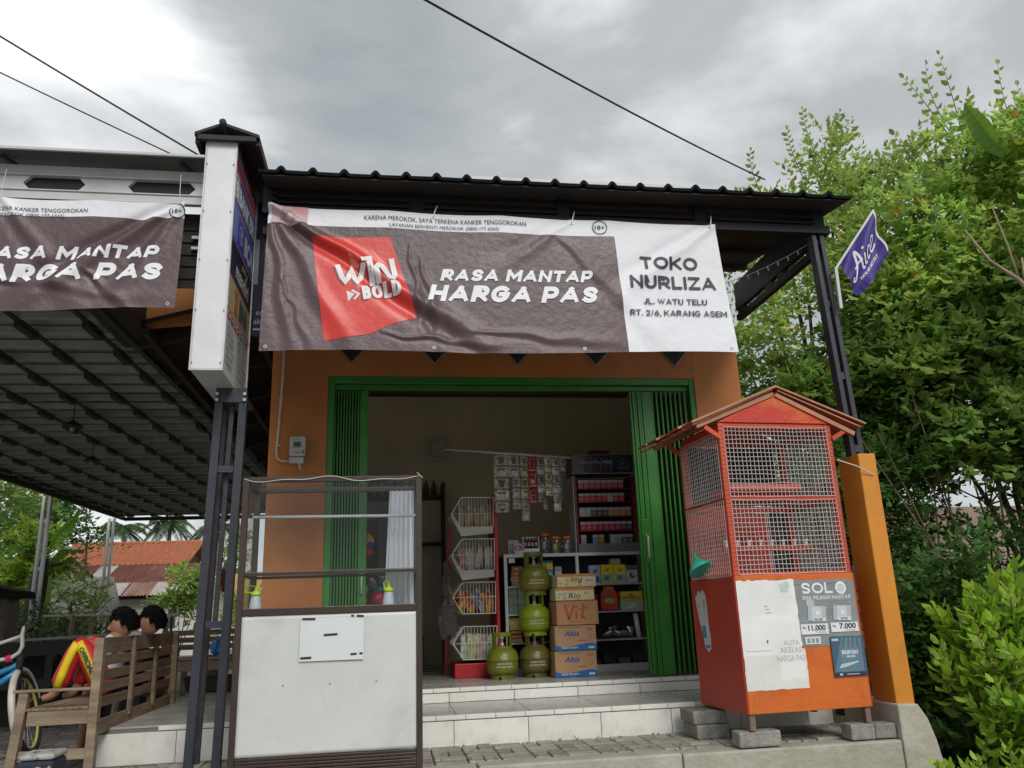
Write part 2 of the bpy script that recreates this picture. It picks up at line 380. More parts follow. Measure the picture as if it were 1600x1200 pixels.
def sprays(lobes, density, per=9, leaf=0.06, width=0.5, twig=0.35, droop=0.25, shell=0.55, squash=0.85, light=(0.72, 1.3), pairs=True, up=0.35, sub=8):
    """leaflets in pairs along short twigs filling the lobes' outer volume"""
    O, D, C = [], [], []
    if sub:
        L2 = []
        for (x, y, z, r) in lobes:
            L2.append((x, y, z, r*0.62))
            for k in range(sub):
                d = RNG.normal(size=3); d /= np.linalg.norm(d); q = r*RNG.uniform(.5, 1.0); L2.append((x+d[0]*q, y+d[1]*q, z+d[2]*q*0.9, r*RNG.uniform(0.26, 0.50)))
        lobes = L2
    for (x, y, z, r) in lobes:
        n = int(density*r*r*r/(r**0.6)*10*(0.6 if sub else 1))
        n = max(n, 4); d = unit(RNG.normal(size=(n, 3))); rad = r*(shell+(1-shell)*RNG.random((n, 1))**0.6)
        rad *= 0.86+0.3*np.array([[noise.noise(Vector(q*2.1+np.array([x, y, z])))] for q in d])+0.08
        o = np.array([x, y, z])+d*rad*np.array([1, 1, squash])
        dd = unit(d*0.8+RNG.normal(size=(n, 3))*0.55+np.array([0, 0, up]))
        O.append(o); D.append(dd); C.append(RNG.uniform(light[0], light[1], n)*(0.85+0.3*RNG.random()))
    O = np.concatenate(O); D = np.concatenate(D); C = np.concatenate(C); n = len(O)
    t = (np.arange(per)/(per-1))[None, :, None]; tl = RNG.uniform(0.6, 1.25, (n, 1, 1))*twig
    P = O[:, None, :]+D[:, None, :]*t*tl; P[:, :, 2] -= (t[:, :, 0]**2)*droop*tl[:, :, 0]
    side = unit(np.cross(D, np.array([0.02, 0.01, 1.0])+RNG.normal(size=(n, 3))*0.25)); sg = np.where(np.arange(per) % 2 == 0, 1, -1)[None, :, None]
    dr = side[:, None, :]*sg*0.9+D[:, None, :]*0.45+RNG.normal(size=(n, per, 3))*0.28; dr[:, :, 2] -= 0.12
    dr[:, -1, :] = D+RNG.normal(size=(n, 3))*0.15
    P = P.reshape(-1, 3); dr = unit(dr.reshape(-1, 3)); C = np.repeat(C, per)*RNG.uniform(0.88, 1.12, n*per)
    sd = unit(np.cross(dr, np.array([0, 0, 1.0])+RNG.normal(size=(len(P), 3))*0.35))
    Ln = leaf*RNG.uniform(0.5, 1.4, len(P))
    warm = RNG.normal(0, 0.07, len(P)); tint = np.stack([C*(1+warm), C, C*(1-warm)], 1)
    dead = RNG.random(len(P)); tint[dead < 0.022] *= np.array([1.9, 1.15, 0.6]); tint[dead < 0.008] *= np.array([0.8, 0.5, 0.6])
    return P, dr, sd, Ln, Ln*width, tint

# ================================================================== setting
concrete = mat('concrete', (0.42, 0.40, 0.34), 0.85, 0.35, 4, 0.8, 30, col2=(0.27, 0.255, 0.205), thr=(0.35, 0.75))
asphalt = mat('road_concrete', (0.33, 0.32, 0.29), 0.9, 0.3, 6, 1.0, 120)
soil = mat('soil', (0.10, 0.075, 0.045), 0.95, 0.4, 5, 1.5, 40, col2=(0.05, 0.07, 0.02), thr=(0.45, 0.7))
sandy = mat('joint_sand', (0.11, 0.10, 0.08), 0.95, 0.4, 20, 1, 90)
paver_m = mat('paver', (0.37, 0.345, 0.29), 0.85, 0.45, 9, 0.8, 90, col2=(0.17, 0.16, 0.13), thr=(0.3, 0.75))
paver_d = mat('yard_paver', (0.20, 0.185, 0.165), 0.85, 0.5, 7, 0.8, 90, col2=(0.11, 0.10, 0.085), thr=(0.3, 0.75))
tile_w = mat('white_tile', (0.74, 0.73, 0.68), 0.22, 0.10, 2.5, 0.08, 8, col2=(0.64, 0.63, 0.57), thr=(0.4, 0.8), dirt=0.4, dscale=4)
tile_t = mat('tread_tile', (0.42, 0.41, 0.38), 0.25, 0.15, 3, 0.1, 12, dirt=0.5, dscale=5)
grout = mat('grout', (0.16, 0.15, 0.13), 0.9, 0.2, 30)
orange = mat('orange_paint', (0.52, 0.19, 0.045), 0.62, 0.12, 1.6, 0.10, 25, col2=(0.42, 0.14, 0.035), thr=(0.35, 0.7), stretch=(1, 1, 0.3), dirt=0.55, dscale=1.8)
col_orange = mat('column_paint', (0.60, 0.23, 0.018), 0.5, 0.1, 2, 0.2, 90, col2=(0.50, 0.18, 0.015), thr=(0.35, 0.75), stretch=(1, 1, 0.4), dirt=0.45, dscale=3)
cream = mat('interior_paint', (0.74, 0.66, 0.48), 0.75, 0.12, 1.5, 0.15, 60)
blackm = mat('black_steel', (0.009, 0.010, 0.014), 0.5, 0.3, 8, 0.2, 60, spec=0.3)
bluesteel = mat('post_steel', (0.028, 0.032, 0.045), 0.42, 0.3, 10, 0.25, 60)
roofm = mat('roof_black', (0.010, 0.010, 0.011), 0.85, 0.3, 6, 0.6, 120, spec=0.15)
roofund = mat('roof_underside', (0.022, 0.017, 0.014), 0.7, 0.4, 4, 0.3, 40)
galv = mat('galvanised', (0.55, 0.56, 0.56), 0.4, 0.25, 5, 0.2, 40, metal=0.2)
whitep = mat('white_steel', (0.52, 0.53, 0.54), 0.45, 0.12, 3, 0.15, 20, col2=(0.45, 0.46, 0.45), thr=(0.5, 0.8))
greenm = mat('green_gate', (0.035, 0.205, 0.028), 0.38, 0.2, 4, 0.2, 30, dirt=0.3, dscale=3, dcol=(0.08, 0.09, 0.05))
darkgap = mat('dark_metal', (0.02, 0.02, 0.02), 0.6, 0.2)

struct(B(-400, -60, -0.75, 400, 900, -0.66).build('ground', soil))
struct(B(-30, -12, -0.66, 30, 4.2, -0.645).build('road', asphalt))
# terrace: a slab with a concrete kerb in front
mb = MB(); mb.box(-1.93, 5.12, -0.66, 3.16, 6.6, -0.045); slab = struct(mb.build('terrace', sandy))
mb = MB()
segs = [(-1.93, -0.32), (-0.316, 0.505), (0.512, 1.72), (1.726, 3.14)]
for i, (a, b) in enumerate(segs):
    mb.box(a, 4.955, -0.66, b, 5.118, -0.004-0.006*(i % 2))
kerb = struct(mb.build('terrace_kerb', concrete, bevel=0.012))
# end wall of the terrace with its flared buttress
mb = MB().prism([(3.145, -0.66), (3.145, 0.195), (3.283, 0.192), (3.335, 0.11), (3.375, -0.02), (3.41, -0.22), (3.50, -0.66)], 'y', 4.95, 5.6)
tag(mb.build('buttress', concrete, bevel=0.01), 'rough grey concrete buttress flaring out under the orange column', 'buttress')
def weave(x0, y0, x1, y1, z, L=0.2, inside=lambda x, y: True):
    out = []; i0 = 0; y = y0; j = 0
    while y < y1:
        x = x0; i = 0
        while x < x1:
            if inside(x+L/2, y+L/2):
                if (i+j) % 2: out += [(x, y, x+L, y+L/2), (x, y+L/2, x+L, y+L)]
                else: out += [(x, y, x+L/2, y+L), (x+L/2, y, x+L, y+L)]
            x += L; i += 1
        y += L; j += 1
    return out
def piece(name, me_cache, sx, sy, sz, m, parent, x, y, z, bev=0.006):
    k = (name, round(sx, 3), round(sy, 3), round(sz, 3), m.name)
    if k not in me_cache:
        bm = bmesh.new(); bmesh.ops.create_cube(bm, size=1); bmesh.ops.scale(bm, vec=(sx, sy, sz), verts=bm.verts)
        if bev: bmesh.ops.bevel(bm, geom=bm.edges[:], offset=bev, segments=1, affect='EDGES')
        me = bpy.data.meshes.new(name); bm.to_mesh(me); bm.free(); me.materials.append(m); me_cache[k] = me
    o = bpy.data.objects.new(name, me_cache[k]); COL.objects.link(o); o.parent = parent
    o.location = wmat(parent).inverted() @ Vector((x, y, z)) if parent else (x, y, z)
    return o
PC = {}
for x0, y0, x1, y1 in weave(-1.93, 5.12, 3.12, 5.72, 0):
    o = piece('paver', PC, x1-x0-0.008, min(y1, 5.72)-y0-0.008, 0.05, paver_m, slab, (x0+x1)/2, (y0+min(y1, 5.72))/2, -0.025+random.uniform(-0.004, 0.003))
    o.rotation_euler = (random.uniform(-.012, .012), random.uniform(-.012, .012), random.uniform(-.01, .01))
# the yard on the left, paved, a little lower
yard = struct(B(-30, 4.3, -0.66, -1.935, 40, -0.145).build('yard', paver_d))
yb = weave(-5.2, 5.2, -1.94, 9.6, 0, inside=lambda x, y: x > -1.94-(y-4.2)*0.42-0.3 and x < -1.9)
yb.sort(key=lambda q: q[1]); rest = MB()
for k, (x0, y0, x1, y1) in enumerate(yb):
    if x1 > -1.94: continue
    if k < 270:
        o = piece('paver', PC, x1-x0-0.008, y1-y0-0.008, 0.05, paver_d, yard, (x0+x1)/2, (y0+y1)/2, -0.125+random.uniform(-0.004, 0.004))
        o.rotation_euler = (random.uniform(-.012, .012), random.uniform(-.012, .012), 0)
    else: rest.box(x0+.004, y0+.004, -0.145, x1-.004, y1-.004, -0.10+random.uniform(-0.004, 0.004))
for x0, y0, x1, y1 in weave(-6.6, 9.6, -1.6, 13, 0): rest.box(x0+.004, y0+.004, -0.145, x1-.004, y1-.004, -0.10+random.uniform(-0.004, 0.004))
tag(rest.build('paving', paver_d, yard), kind='stuff')

# fallen leaves and grit lying on the terrace and the steps
n_ = 110; fb_ = np.stack([RNG.uniform(-1.7, 3.0, n_), RNG.choice([5.2, 5.4, 5.62, 5.68], n_)+RNG.uniform(-.06, .04, n_), np.full(n_, 0.006)], 1); fd_ = unit(np.stack([RNG.normal(size=n_), RNG.normal(size=n_), RNG.normal(size=n_)*0.08], 1)); fs_ = unit(np.cross(fd_, np.array([0, 0, 1.0])))
LEAF_LITTER = (fb_, fd_, fs_)
# tiled steps in front of the shop and the platform beside it
def tiled(name, x0, x1, y0, y1, z0, z1, pitch, phase, tread_pitch, strip=0.033, side=False):
    root = struct(B(x0, y0+0.012, z0, x1, y1, z1-0.012).build(name, grout))
    x = x0
    cuts = [x0]; k = phase
    while k < x1:
        if k > x0+0.02: cuts.append(k)
        k += pitch
    cuts.append(x1)
    for a, b in zip(cuts, cuts[1:]):
        piece('tile', PC, b-a-0.004, 0.012, z1-z0-strip-0.006, tile_w, root, (a+b)/2, y0+0.006, (z0+z1-strip)/2-0.001, bev=0.0015)
    sp = pitch*0.4; k = phase-0.12
    while k < x1:
        a, b = max(k, x0), min(k+sp, x1)
        if b-a > 0.03: piece('edge_tile', PC, b-a-0.003, 0.016, strip-0.003, tile_w, root, (a+b)/2, y0+0.006, z1-strip/2, bev=0.003)
        k += sp
    y = y0+0.02
    while y < y1-0.01:
        ye = min(y+tread_pitch, y1); k = phase-pitch*2+0.02
        while k < x1:
            a, b = max(k, x0), min(k+pitch, x1)
            if b-a > 0.02: piece('tread_tile', PC, b-a-0.004, ye-y-0.004, 0.012, tile_t, root, (a+b)/2, (y+ye)/2, z1-0.006+random.uniform(0, .0006), bev=0.0015)
            k += pitch
        y = ye
    return root
tiled('lower_step', -0.90, 3.12, 5.71, 6.49, -0.02, 0.19, 0.5, -0.572, 0.5)
tiled('upper_step', -0.97, 3.12, 6.49, 6.80, 0.19, 0.295, 0.5, -0.547, 0.5)
plat = tiled('side_platform', -1.90, -0.905, 6.05, 10.2, -0.16, 0.187, 0.5, -1.4, 0.5)
for k in range(9):
    piece('tile', PC, 0.012, 0.4, 0.28, tile_w, plat, -1.906, 6.26+k*0.404, 0.01, bev=0.0015)

# ================================================================== the shop
shop = thing('shop_building', 'orange painted shop with a wide doorway, standing behind the tiled steps', 'shop', (1.07, 6.55, 0))
mb = MB(); mb.box(-0.97, 6.55, 0, -0.515, 6.70, 3.5); mb.build('wall', orange, shop)
mb = MB(); mb.box(2.68, 6.55, 0.0, 3.11, 6.70, 3.5); mb.build('wall', orange, shop)
mb = MB(); mb.box(-0.515, 6.553, 2.785, 2.68, 6.70, 3.5); mb.build('lintel', orange, shop)
mb = MB(); mb.box(-0.97, 6.703, 0, -0.85, 10.6, 3.5); mb.build('wall', orange, shop)
mb = MB(); mb.box(2.99, 6.703, 0, 3.11, 10.6, 3.5); mb.build('wall', orange, shop)
mb = MB(); mb.box(-0.97, 10.6, 0, 3.11, 10.72, 3.5); mb.build('wall', orange, shop)
mb = MB(); mb.box(-0.847, 9.5, 0.2, 2.987, 9.56, 3.4); mb.build('back_wall', cream, shop)
mb = MB(); mb.box(-0.847, 6.71, 0.2, -0.80, 9.5, 3.4); mb.build('inner_wall', cream, shop)
mb = MB(); mb.box(2.94, 6.71, 0.2, 2.987, 9.5, 3.4); mb.build('inner_wall', cream, shop)
mb = MB(); mb.box(-0.97, 6.72, 3.5, 3.11, 10.72, 3.6); mb.build('ceiling', cream, shop)
mb = MB(); mb.box(-0.845, 6.80, 0.1, 2.94, 9.5, 0.283)
fl = mb.build('floor', grout, shop)
for i in range(8):
    for j in range(6):
        piece('floor_tile', PC, 0.472, 0.45, 0.012, tile_t, fl, -0.6+i*0.476, 7.03+j*0.454, 0.289, bev=0.0015)
# lozenge ornaments on the wall under the porch, half hidden by the banner
orn_w = mat('ornament_white', (0.26, 0.22, 0.17), 0.7); orn_d = mat('ornament_dark', (0.02, 0.018, 0.016), 0.7)
for x in (-0.33, 0.37, 1.09, 1.79, 2.51):
    mb = MB(); mb.prism([(x-.145, 3.05), (x, 2.885), (x+.145, 3.05), (x, 3.2)], 'y', 6.54, 6.556, 1)
    mb.prism([(x-.128, 3.05), (x, 2.906), (x+.128, 3.05), (x, 3.18)], 'y', 6.533, 6.54, 0)
    mb.build('ornament', [orn_d, orn_w], shop)
# door surround in green steel
mb = MB(); mb.box(-0.515, 6.56, 0.295, -0.462, 6.66, 2.785); mb.box(2.632, 6.56, 0.295, 2.68, 6.66, 2.785); mb.box(-0.462, 6.562, 2.725, 2.632, 6.66, 2.785)
mb.box(-0.462, 6.60, 2.68, 2.632, 6.64, 2.722)
mb.build('door_frame', greenm, shop, bevel=0.004)
# side eave of the shop on the left: brown sheets sloping down from the wall
mb = MB()
def side_eave(u, v):
    x = -2.02+u*1.05; y = 6.0+v*7.95
    return (x+0.14*v*(1-u)+0.02*noise.noise(Vector((0, y*9, 0)))*(u < 0.02), y, 3.0+u*0.30+0.012*math.sin(y*2*math.pi/0.16))
mb.grid(side_eave, 3, 560)
e_ = mb.build('eave_sheet', roofund, shop, smooth=True)
for k in range(3):
    B(-1.85+k*0.36, 6.0, 2.93+0.1*k, -1.80+k*0.36, 13.8, 2.985+0.1*k).build('purlin', roofund, e_)
for k in range(8):
    MB().bar((-1.95+0.02*k, 6.3+k, 2.95), (-0.975, 6.3+k, 3.2), 0.05, 0.07).build('rafter', roofund, e_)
# orange painted gable strip over the eave
mb = MB(); mb.prism([(-1.95, 3.03), (-0.973, 3.13), (-0.973, 3.5), (-1.95, 3.5)], 'y', 6.1, 6.18); mb.build('gable_board', orange, shop)

# ---------------------------------------------------------------- folding gates
def pleats(root, x0, x1, n, z0, z1, y0, dy, w=0.004):
    st = (x1-x0)/n
    for i in range(n):
        a = x0+i*st; b = a+st*0.86
        ya, yb = (y0, y0+dy)
        mb = MB()
        mb.prism([(a, ya), (a+0.012, ya), (a+0.012, ya+0.02), (b, yb), (b+0.01, yb+0.015), (b-0.004, yb+0.015), (a, ya+0.03)], 'z', z0, z1)
        mb.build('slat', greenm, root)
gl = thing('folding_gate', 'green folding steel gate packed at the left of the doorway, behind the glass case', 'gate', (-0.33, 6.6, 0.295), group='green folding gates of the shop doorway')
pleats(gl, -0.46, -0.25, 9, 0.31, 2.675, 6.62, 0.16)
mb = MB(); mb.box(-0.25, 6.605, 0.305, -0.185, 6.63, 2.675); mb.build('leaf', greenm, gl, bevel=0.004)
mb = MB(); mb.tube([(-0.218, 6.605, 1.0), (-0.218, 6.57, 1.02), (-0.218, 6.57, 1.16), (-0.218, 6.605, 1.18)], 0.007, 8); mb.build('handle', galv, gl, smooth=True)
gr = thing('folding_gate', 'green folding steel gate packed against the right side of the doorway, behind the wire cage', 'gate', (2.35, 6.6, 0.295), group='green folding gates of the shop doorway')
pleats(gr, 2.285, 2.63, 8, 0.31, 2.675, 6.60, 0.16)
mb = MB()
for i in range(5): mb.box(2.085+i*0.022, 6.60-(i % 2)*0.012, 0.305, 2.104+i*0.022, 6.64, 2.675)
mb.box(2.197, 6.598, 0.305, 2.283, 6.63, 2.675)
mb.build('leaf', greenm, gr, bevel=0.003)
mb = MB(); mb.box(2.10, 6.58, 1.18, 2.165, 6.60, 1.55); mb.build('lock_plate', greenm, gr, bevel=0.003)
mb = MB(); mb.tube([(2.132, 6.58, 1.22), (2.132, 6.535, 1.24), (2.132, 6.535, 1.40), (2.132, 6.58, 1.42)], 0.009, 8); mb.build('handle', galv, gr, smooth=True)

# ---------------------------------------------------------------- porch roof
porch = thing('porch_roof', 'black corrugated porch roof on a steel frame above the long banner', 'porch roof', (1.2, 5.0, 3.5))
def sheet_fn(u, v):
    x = -0.86+u*4.17; y = 4.80+v*1.95
    ph = ((x+0.82) % 0.203)/0.203; t = abs(ph-0.5)*2
    b = max(0, 1-t/0.34); b = b*b*(3-2*b)
    return (x, y, 3.652+0.034*b+v*0.30+0.006*noise.noise(Vector((x*2, y, 0))))
mb = MB().grid(sheet_fn, 4*110, 6)
mb.build('roof_sheet', roofm, porch, thick=0.02, smooth=False)
mb = MB()
for k in range(int(4.19/0.006)):
    pass

B(-0.86, 5.02, 3.47, 3.24, 5.09, 3.53).build('beam', blackm, porch)
B(-0.85, 5.02, 3.70, 3.2, 5.08, 3.755).build('beam', blackm, porch)
for a, b in ((-0.80, 0.12), (0.22, 1.16), (1.26, 2.18), (2.28, 3.12)):
    for z in (3.555, 3.60, 3.645, 3.685): MB().bar((a, 5.04, z), (b, 5.04, z), 0.03, 0.014).build('slat', blackm, porch)
for x in (-0.815, 0.17, 1.21, 2.23, 3.16): B(x-.045, 5.025, 3.53, x+.045, 5.075, 3.70).build('bracket', blackm, porch)
for x in (3.18, -0.835):
    B(x-.025, 5.09, 3.445, x+.025, 6.55, 3.52).build('side_beam', blackm, porch)
    B(x-.025, 5.09, 3.345, x+.025, 6.55, 3.40).build('side_beam', blackm, porch)
    B(x-.02, 5.09, 3.525, x+.02, 6.55, 3.70).build('side_panel', blackm, porch)
    for y in (5.12, 5.62, 5.85, 6.4): B(x-.02, y, 3.40, x+.02, y+.12, 3.445).build('web', blackm, porch)
for y in (5.5, 6.0, 6.5): B(-0.85, y, 3.62+(y-4.8)*.153-.03, 3.3, y+.05, 3.655+(y-4.8)*.153-.03).build('purlin', roofund, porch)
mb = MB().add([(-0.84, 4.82, 3.634), (3.29, 4.82, 3.634), (3.29, 6.74, 3.92), (-0.84, 6.74, 3.92)], [(0, 1, 2, 3)]); mb.build('underlay', roofund, porch, thick=0.006)
# parapet of the shop's main roof seen just over the eave
mb = MB().box(0.9, 8.0, 5.36, 3.84, 8.12, 5.53).box(0.88, 7.97, 5.53, 3.86, 8.15, 5.565)
tag(mb.build('parapet', whitep, None), 'thin white parapet strip showing above the black porch roof', 'parapet')
MB().box(1.0, 8.12, 3.6, 3.0, 10.6, 5.3).build('loft_wall', whitep, shop)

# string of fairy lights under the porch, right
fl_ = thing('light_string', 'thin string of unlit fairy lights sagging under the right porch corner', 'fairy lights', (2.3, 5.6, 3.2))
pts = [(2.30+0.85*t, 5.9-0.7*t, 3.30+0.16*t-0.25*t*(1-t)) for t in [i/14 for i in range(15)]]
MB().tube(pts, 0.003, 4).build('cord', galv, fl_)
mb = MB()
for p in pts[1:-1:1]: mb.tube([p, (p[0]+0.004, p[1], p[2]-0.035)], 0.005, 5)
mb.build('bulbs', galv, fl_)

# right-hand post on the orange column
tag(B(3.165, 4.992, 0.0, 3.293, 5.25, 1.795).build('orange_column', col_orange, bevel=0.008), 'short ochre orange masonry column beside the wire cage, carrying a steel post', 'column')
pst = thing('steel_post', 'dark steel double channel post standing on the ochre column', 'post', (3.2, 5.1, 1.795))
for dx in (0.0, 0.062): MB().bar((3.188+dx, 5.11, 1.795), (3.118+dx*1.0, 5.08, 3.47), 0.035, 0.075, upv=(0, 1, 0)).build('channel', bluesteel, pst, bevel=0.003)
for z in (1.82, 2.35, 2.9, 3.4):
    x = 3.188+0.031-0.07*(z-1.795)/1.675
    B(x-.018, 5.07, z, x+.018, 5.12, z+.05).build('plate', bluesteel, pst)

# ---------------------------------------------------------------- sign on its lattice post
sg = thing('pole_sign', 'tall illuminated-type box sign with bank logos under a black cap, on a dark lattice post', 'sign', (-1.14, 5.43, 0))
alum = mat('sign_aluminium', (0.68, 0.69, 0.71), 0.35, 0.08, 2, 0.1, 8, metal=0.15, dirt=0.12, dscale=3)
B(-1.237, 5.0, 2.352, -1.05, 5.87, 4.01).build('sign_box', alum, sg, bevel=0.004)
for z in (2.352, 4.0): B(-1.245, 4.994, z, -1.042, 5.0, z+0.014).build('edge_trim', galv, sg)
for x in (-1.245, -1.052): B(x, 4.994, 2.366, x+.010, 5.0, 4.0).build('edge_trim', galv, sg)
for y in (5.0, 5.85): B(-1.05, y, 2.352, -1.040, y+.02, 4.01).build('edge_trim', galv, sg)
mb = MB()
for z in (2.40, 2.75, 3.1, 3.45, 3.8):
    for x in (-1.230, -1.058): mb.lathe([(0.0045, 0), (0.0045, 0.004)], (x, 4.992, z), 6)
mb.build('rivets', darkgap, sg)
p = Print(onX(-1.05, 5.02, 2.36)); Wd = 0.83
navy, red, wht = (0.025, 0.035, 0.22), (0.45, 0.02, 0.03), (0.75, 0.76, 0.78)
p.rect(0, 0, Wd, 1.64, (0.62, 0.63, 0.60)); p.rect(0, 0.45, Wd, 0.68, (0.55, 0.50, 0.30))
p.rect(0, 1.46, Wd, 1.64, (0.42, 0.04, 0.09)); p.rect(0, 1.22, Wd, 1.46, navy)
p.rect(0, 1.455, Wd, 1.475, (0.6, 0.08, 0.10)); p.rect(0, 1.208, Wd, 1.222, (0.6, 0.2, 0.22))
p.rect(0, 0.96, Wd, 1.208, (0.06, 0.09, 0.60)); p.rect(0.05, 0.98, 0.2, 1.19, (0.22, 0.30, 0.75)); p.rect(0, 0.948, Wd, 0.96, (0.6, 0.25, 0.3))
p.rect(0, 0.69, Wd, 0.948, (0.01, 0.013, 0.06)); p.rect(0, 0.678, Wd, 0.69, (0.5, 0.05, 0.05))
p.text('Mitra Agen Link', 0.04, 1.53, 0.085, (0.45, 0.48, 0.48), w=0.74, bold=0.03); p.text('Agen Laku Pandai', 0.05, 1.487, 0.03, (0.5, 0.03, 0.04), w=0.7, bold=0.02)
p.rect(0.04, 1.25, 0.17, 1.43, wht); p.rect(0.055, 1.265, 0.155, 1.415, navy); p.text('B', 0.07, 1.28, 0.115, wht, bold=0.05)
p.text('BANK BRI', 0.19, 1.265, 0.13, wht, w=0.60, bold=0.04)
p.disc(0.33, 1.085, 0.07, (0.5, 0.55, 0.75)); p.disc(0.33, 1.085, 0.055, (0.03, 0.045, 0.35)); p.disc(0.33, 1.095, 0.028, (0.5, 0.55, 0.75)); p.rect(0.322, 1.03, 0.338, 1.08, (0.5, 0.55, 0.75))
p.text('BCA', 0.45, 1.01, 0.15, wht, w=0.34, bold=0.05, shear=0.15)
p.text('mandiri', 0.22, 0.735, 0.12, wht, w=0.48, bold=0.03)
for k in range(3): p.rect(0.42+k*0.08, 0.865+0.012*(k % 2), 0.475+k*0.08, 0.905+0.012*(k % 2), (0.65, 0.5, 0.03))
for k in range(9): p.ring(0.05+0.05*(k % 3), 0.49+0.07*(k//3), 0.035, 0.008, (0.62, 0.55, 0.30)); p.ring(0.68+0.05*(k % 3), 0.49+0.07*(k//3), 0.035, 0.008, (0.60, 0.60, 0.35))
p.poly([(0.22, 0.48), (0.28, 0.48), (0.36, 0.65), (0.29, 0.65)], (0.6, 0.10, 0.03)); p.poly([(0.22, 0.65), (0.27, 0.65), (0.37, 0.48), (0.31, 0.48)], (0.6, 0.16, 0.04))
p.text('BNI', 0.40, 0.49, 0.15, (0.03, 0.10, 0.11), w=0.27, bold=0.03)
p.rect(0, 0.438, Wd, 0.45, (0.55, 0.04, 0.04))
cols = [(0.6, 0.05, 0.04), (0.05, 0.08, 0.3), (0.6, 0.05, 0.05), (0.25, 0.05, 0.1), (0.04, 0.1, 0.35), (0.1, 0.3, 0.2), (0.5, 0.05, 0.06)]
for k in range(7): p.rect(0.05+k*0.105, 0.375, 0.125+k*0.105, 0.42, cols[k]); p.rect(0.062+k*0.105, 0.392, 0.112+k*0.105, 0.402, wht)
grey = (0.16, 0.16, 0.16)
for k, t in enumerate(['SETOR TUNAI', 'TARIK TUNAI', 'TRANSFER', 'BPJS - PLN', 'ANGSURAN', 'E-MONEY']): p.text(t, 0.05, 0.30-k*0.048, 0.028, grey, w=0.2+0.012*((k*5) % 4), bold=0.015)
for k, t in enumerate(['MELAYANI', 'PEMBAYARAN LISTRIK', 'PULSA ALL OPERATOR', 'TOKEN LISTRIK', 'PDAM - TELKOM', 'VOUCHER GAME']): p.text(t, 0.42, 0.31-k*0.048, 0.028, grey, w=0.26+0.014*((k*3) % 5), bold=0.015)
p.build('print', sg)
nb = thing('navy_board', 'dark navy sign board with a few white letters showing between box sign and banner', 'board', (-0.9, 5.97, 2.6))
B(-1.06, 5.96, 2.92, -0.955, 5.99, 4.15).build('board', flat((0.008, 0.010, 0.030), 0.5), nb)
p = Print(onY(-1.06, 5.96, 2.92)); p.text('er', 0.035, 0.17, 0.045, (0.4, 0.42, 0.5), bold=0.01); p.text('ak', 0.02, 0.095, 0.045, (0.4, 0.42, 0.5), bold=0.01); p.rect(0.02, 0.045, 0.10, 0.06, (0.4, 0.42, 0.45)); p.rect(0.0, 0.42, 0.035, 0.8, (0.25, 0.26, 0.28)); p.build('print', nb)
# cap: a small gabled hood of dark sheet
hood = mat('hood_sheet', (0.030, 0.028, 0.027), 0.75, 0.25, 5, 0.6, 90)
mb = MB()
xl, xm, xr = -1.315, -1.135, -0.895
for a, b in ((xl, xm), (xr, xm)):
    mb.add([(a, 4.95, 3.99), (b, 4.95, 4.075), (b, 6.0, 4.075), (a, 6.0, 3.99), (a, 4.95, 4.012), (b, 4.95, 4.095), (b, 6.0, 4.095), (a, 6.0, 4.012)],
           [(0,1,2,3), (7,6,5,4), (0,4,5,1), (3,2,6,7), (0,3,7,4), (1,5,6,2)])
mb.build('hood', hood, sg)
MB().tube([(xm, 4.93, 4.088), (xm, 6.02, 4.088)], 0.024, 10).build('ridge_cap', hood, sg, smooth=True)
mb = MB().box(xl+.02, 4.955, 3.965, xr-.02, 4.985, 4.0).box(xr-.03, 4.985, 3.95, xr-.0, 5.98, 3.985).box(xl, 4.985, 3.95, xl+.03, 5.98, 3.985); mb.build('hood_trim', hood, sg)
# lattice post: two channels and a round bar
zt = 2.352
MB().bar((-1.178, 5.43, -0.02), (-1.137, 5.43, zt-.1), 0.052, 0.05, upv=(0, 1, 0)).build('leg', bluesteel, sg, bevel=0.003)
MB().bar((-1.018, 5.43, -0.02), (-0.982, 5.43, zt-.1), 0.052, 0.05, upv=(0, 1, 0)).build('leg', bluesteel, sg, bevel=0.003)
MB().bar((-1.09, 5.50, 0.82), (-1.066, 5.50, zt-.1), 0.028, 0.028, upv=(0, 1, 0)).build('leg', bluesteel, sg)
MB().bar((-1.178, 5.62, -0.02), (-1.14, 5.62, zt-.1), 0.045, 0.045, upv=(0, 1, 0)).build('leg', bluesteel, sg)
for z in (0.80, 1.78): MB().box(-1.135, 5.42, z, -1.02, 5.46, z+0.045).build('brace', bluesteel, sg, bevel=0.002)
mb = MB().box(-1.165, 5.40, zt-.10, -0.955, 5.64, zt-.06).box(-1.16, 5.41, zt-.06, -0.96, 5.46, zt); mb.build('bracket', bluesteel, sg)
mb = MB()
for x in (-1.148, -0.97):
    for z in (zt-.085, zt-.045): mb.tube([(x, 5.405, z), (x, 5.385, z)], 0.011, 8)
mb.build('bolts', galv, sg)

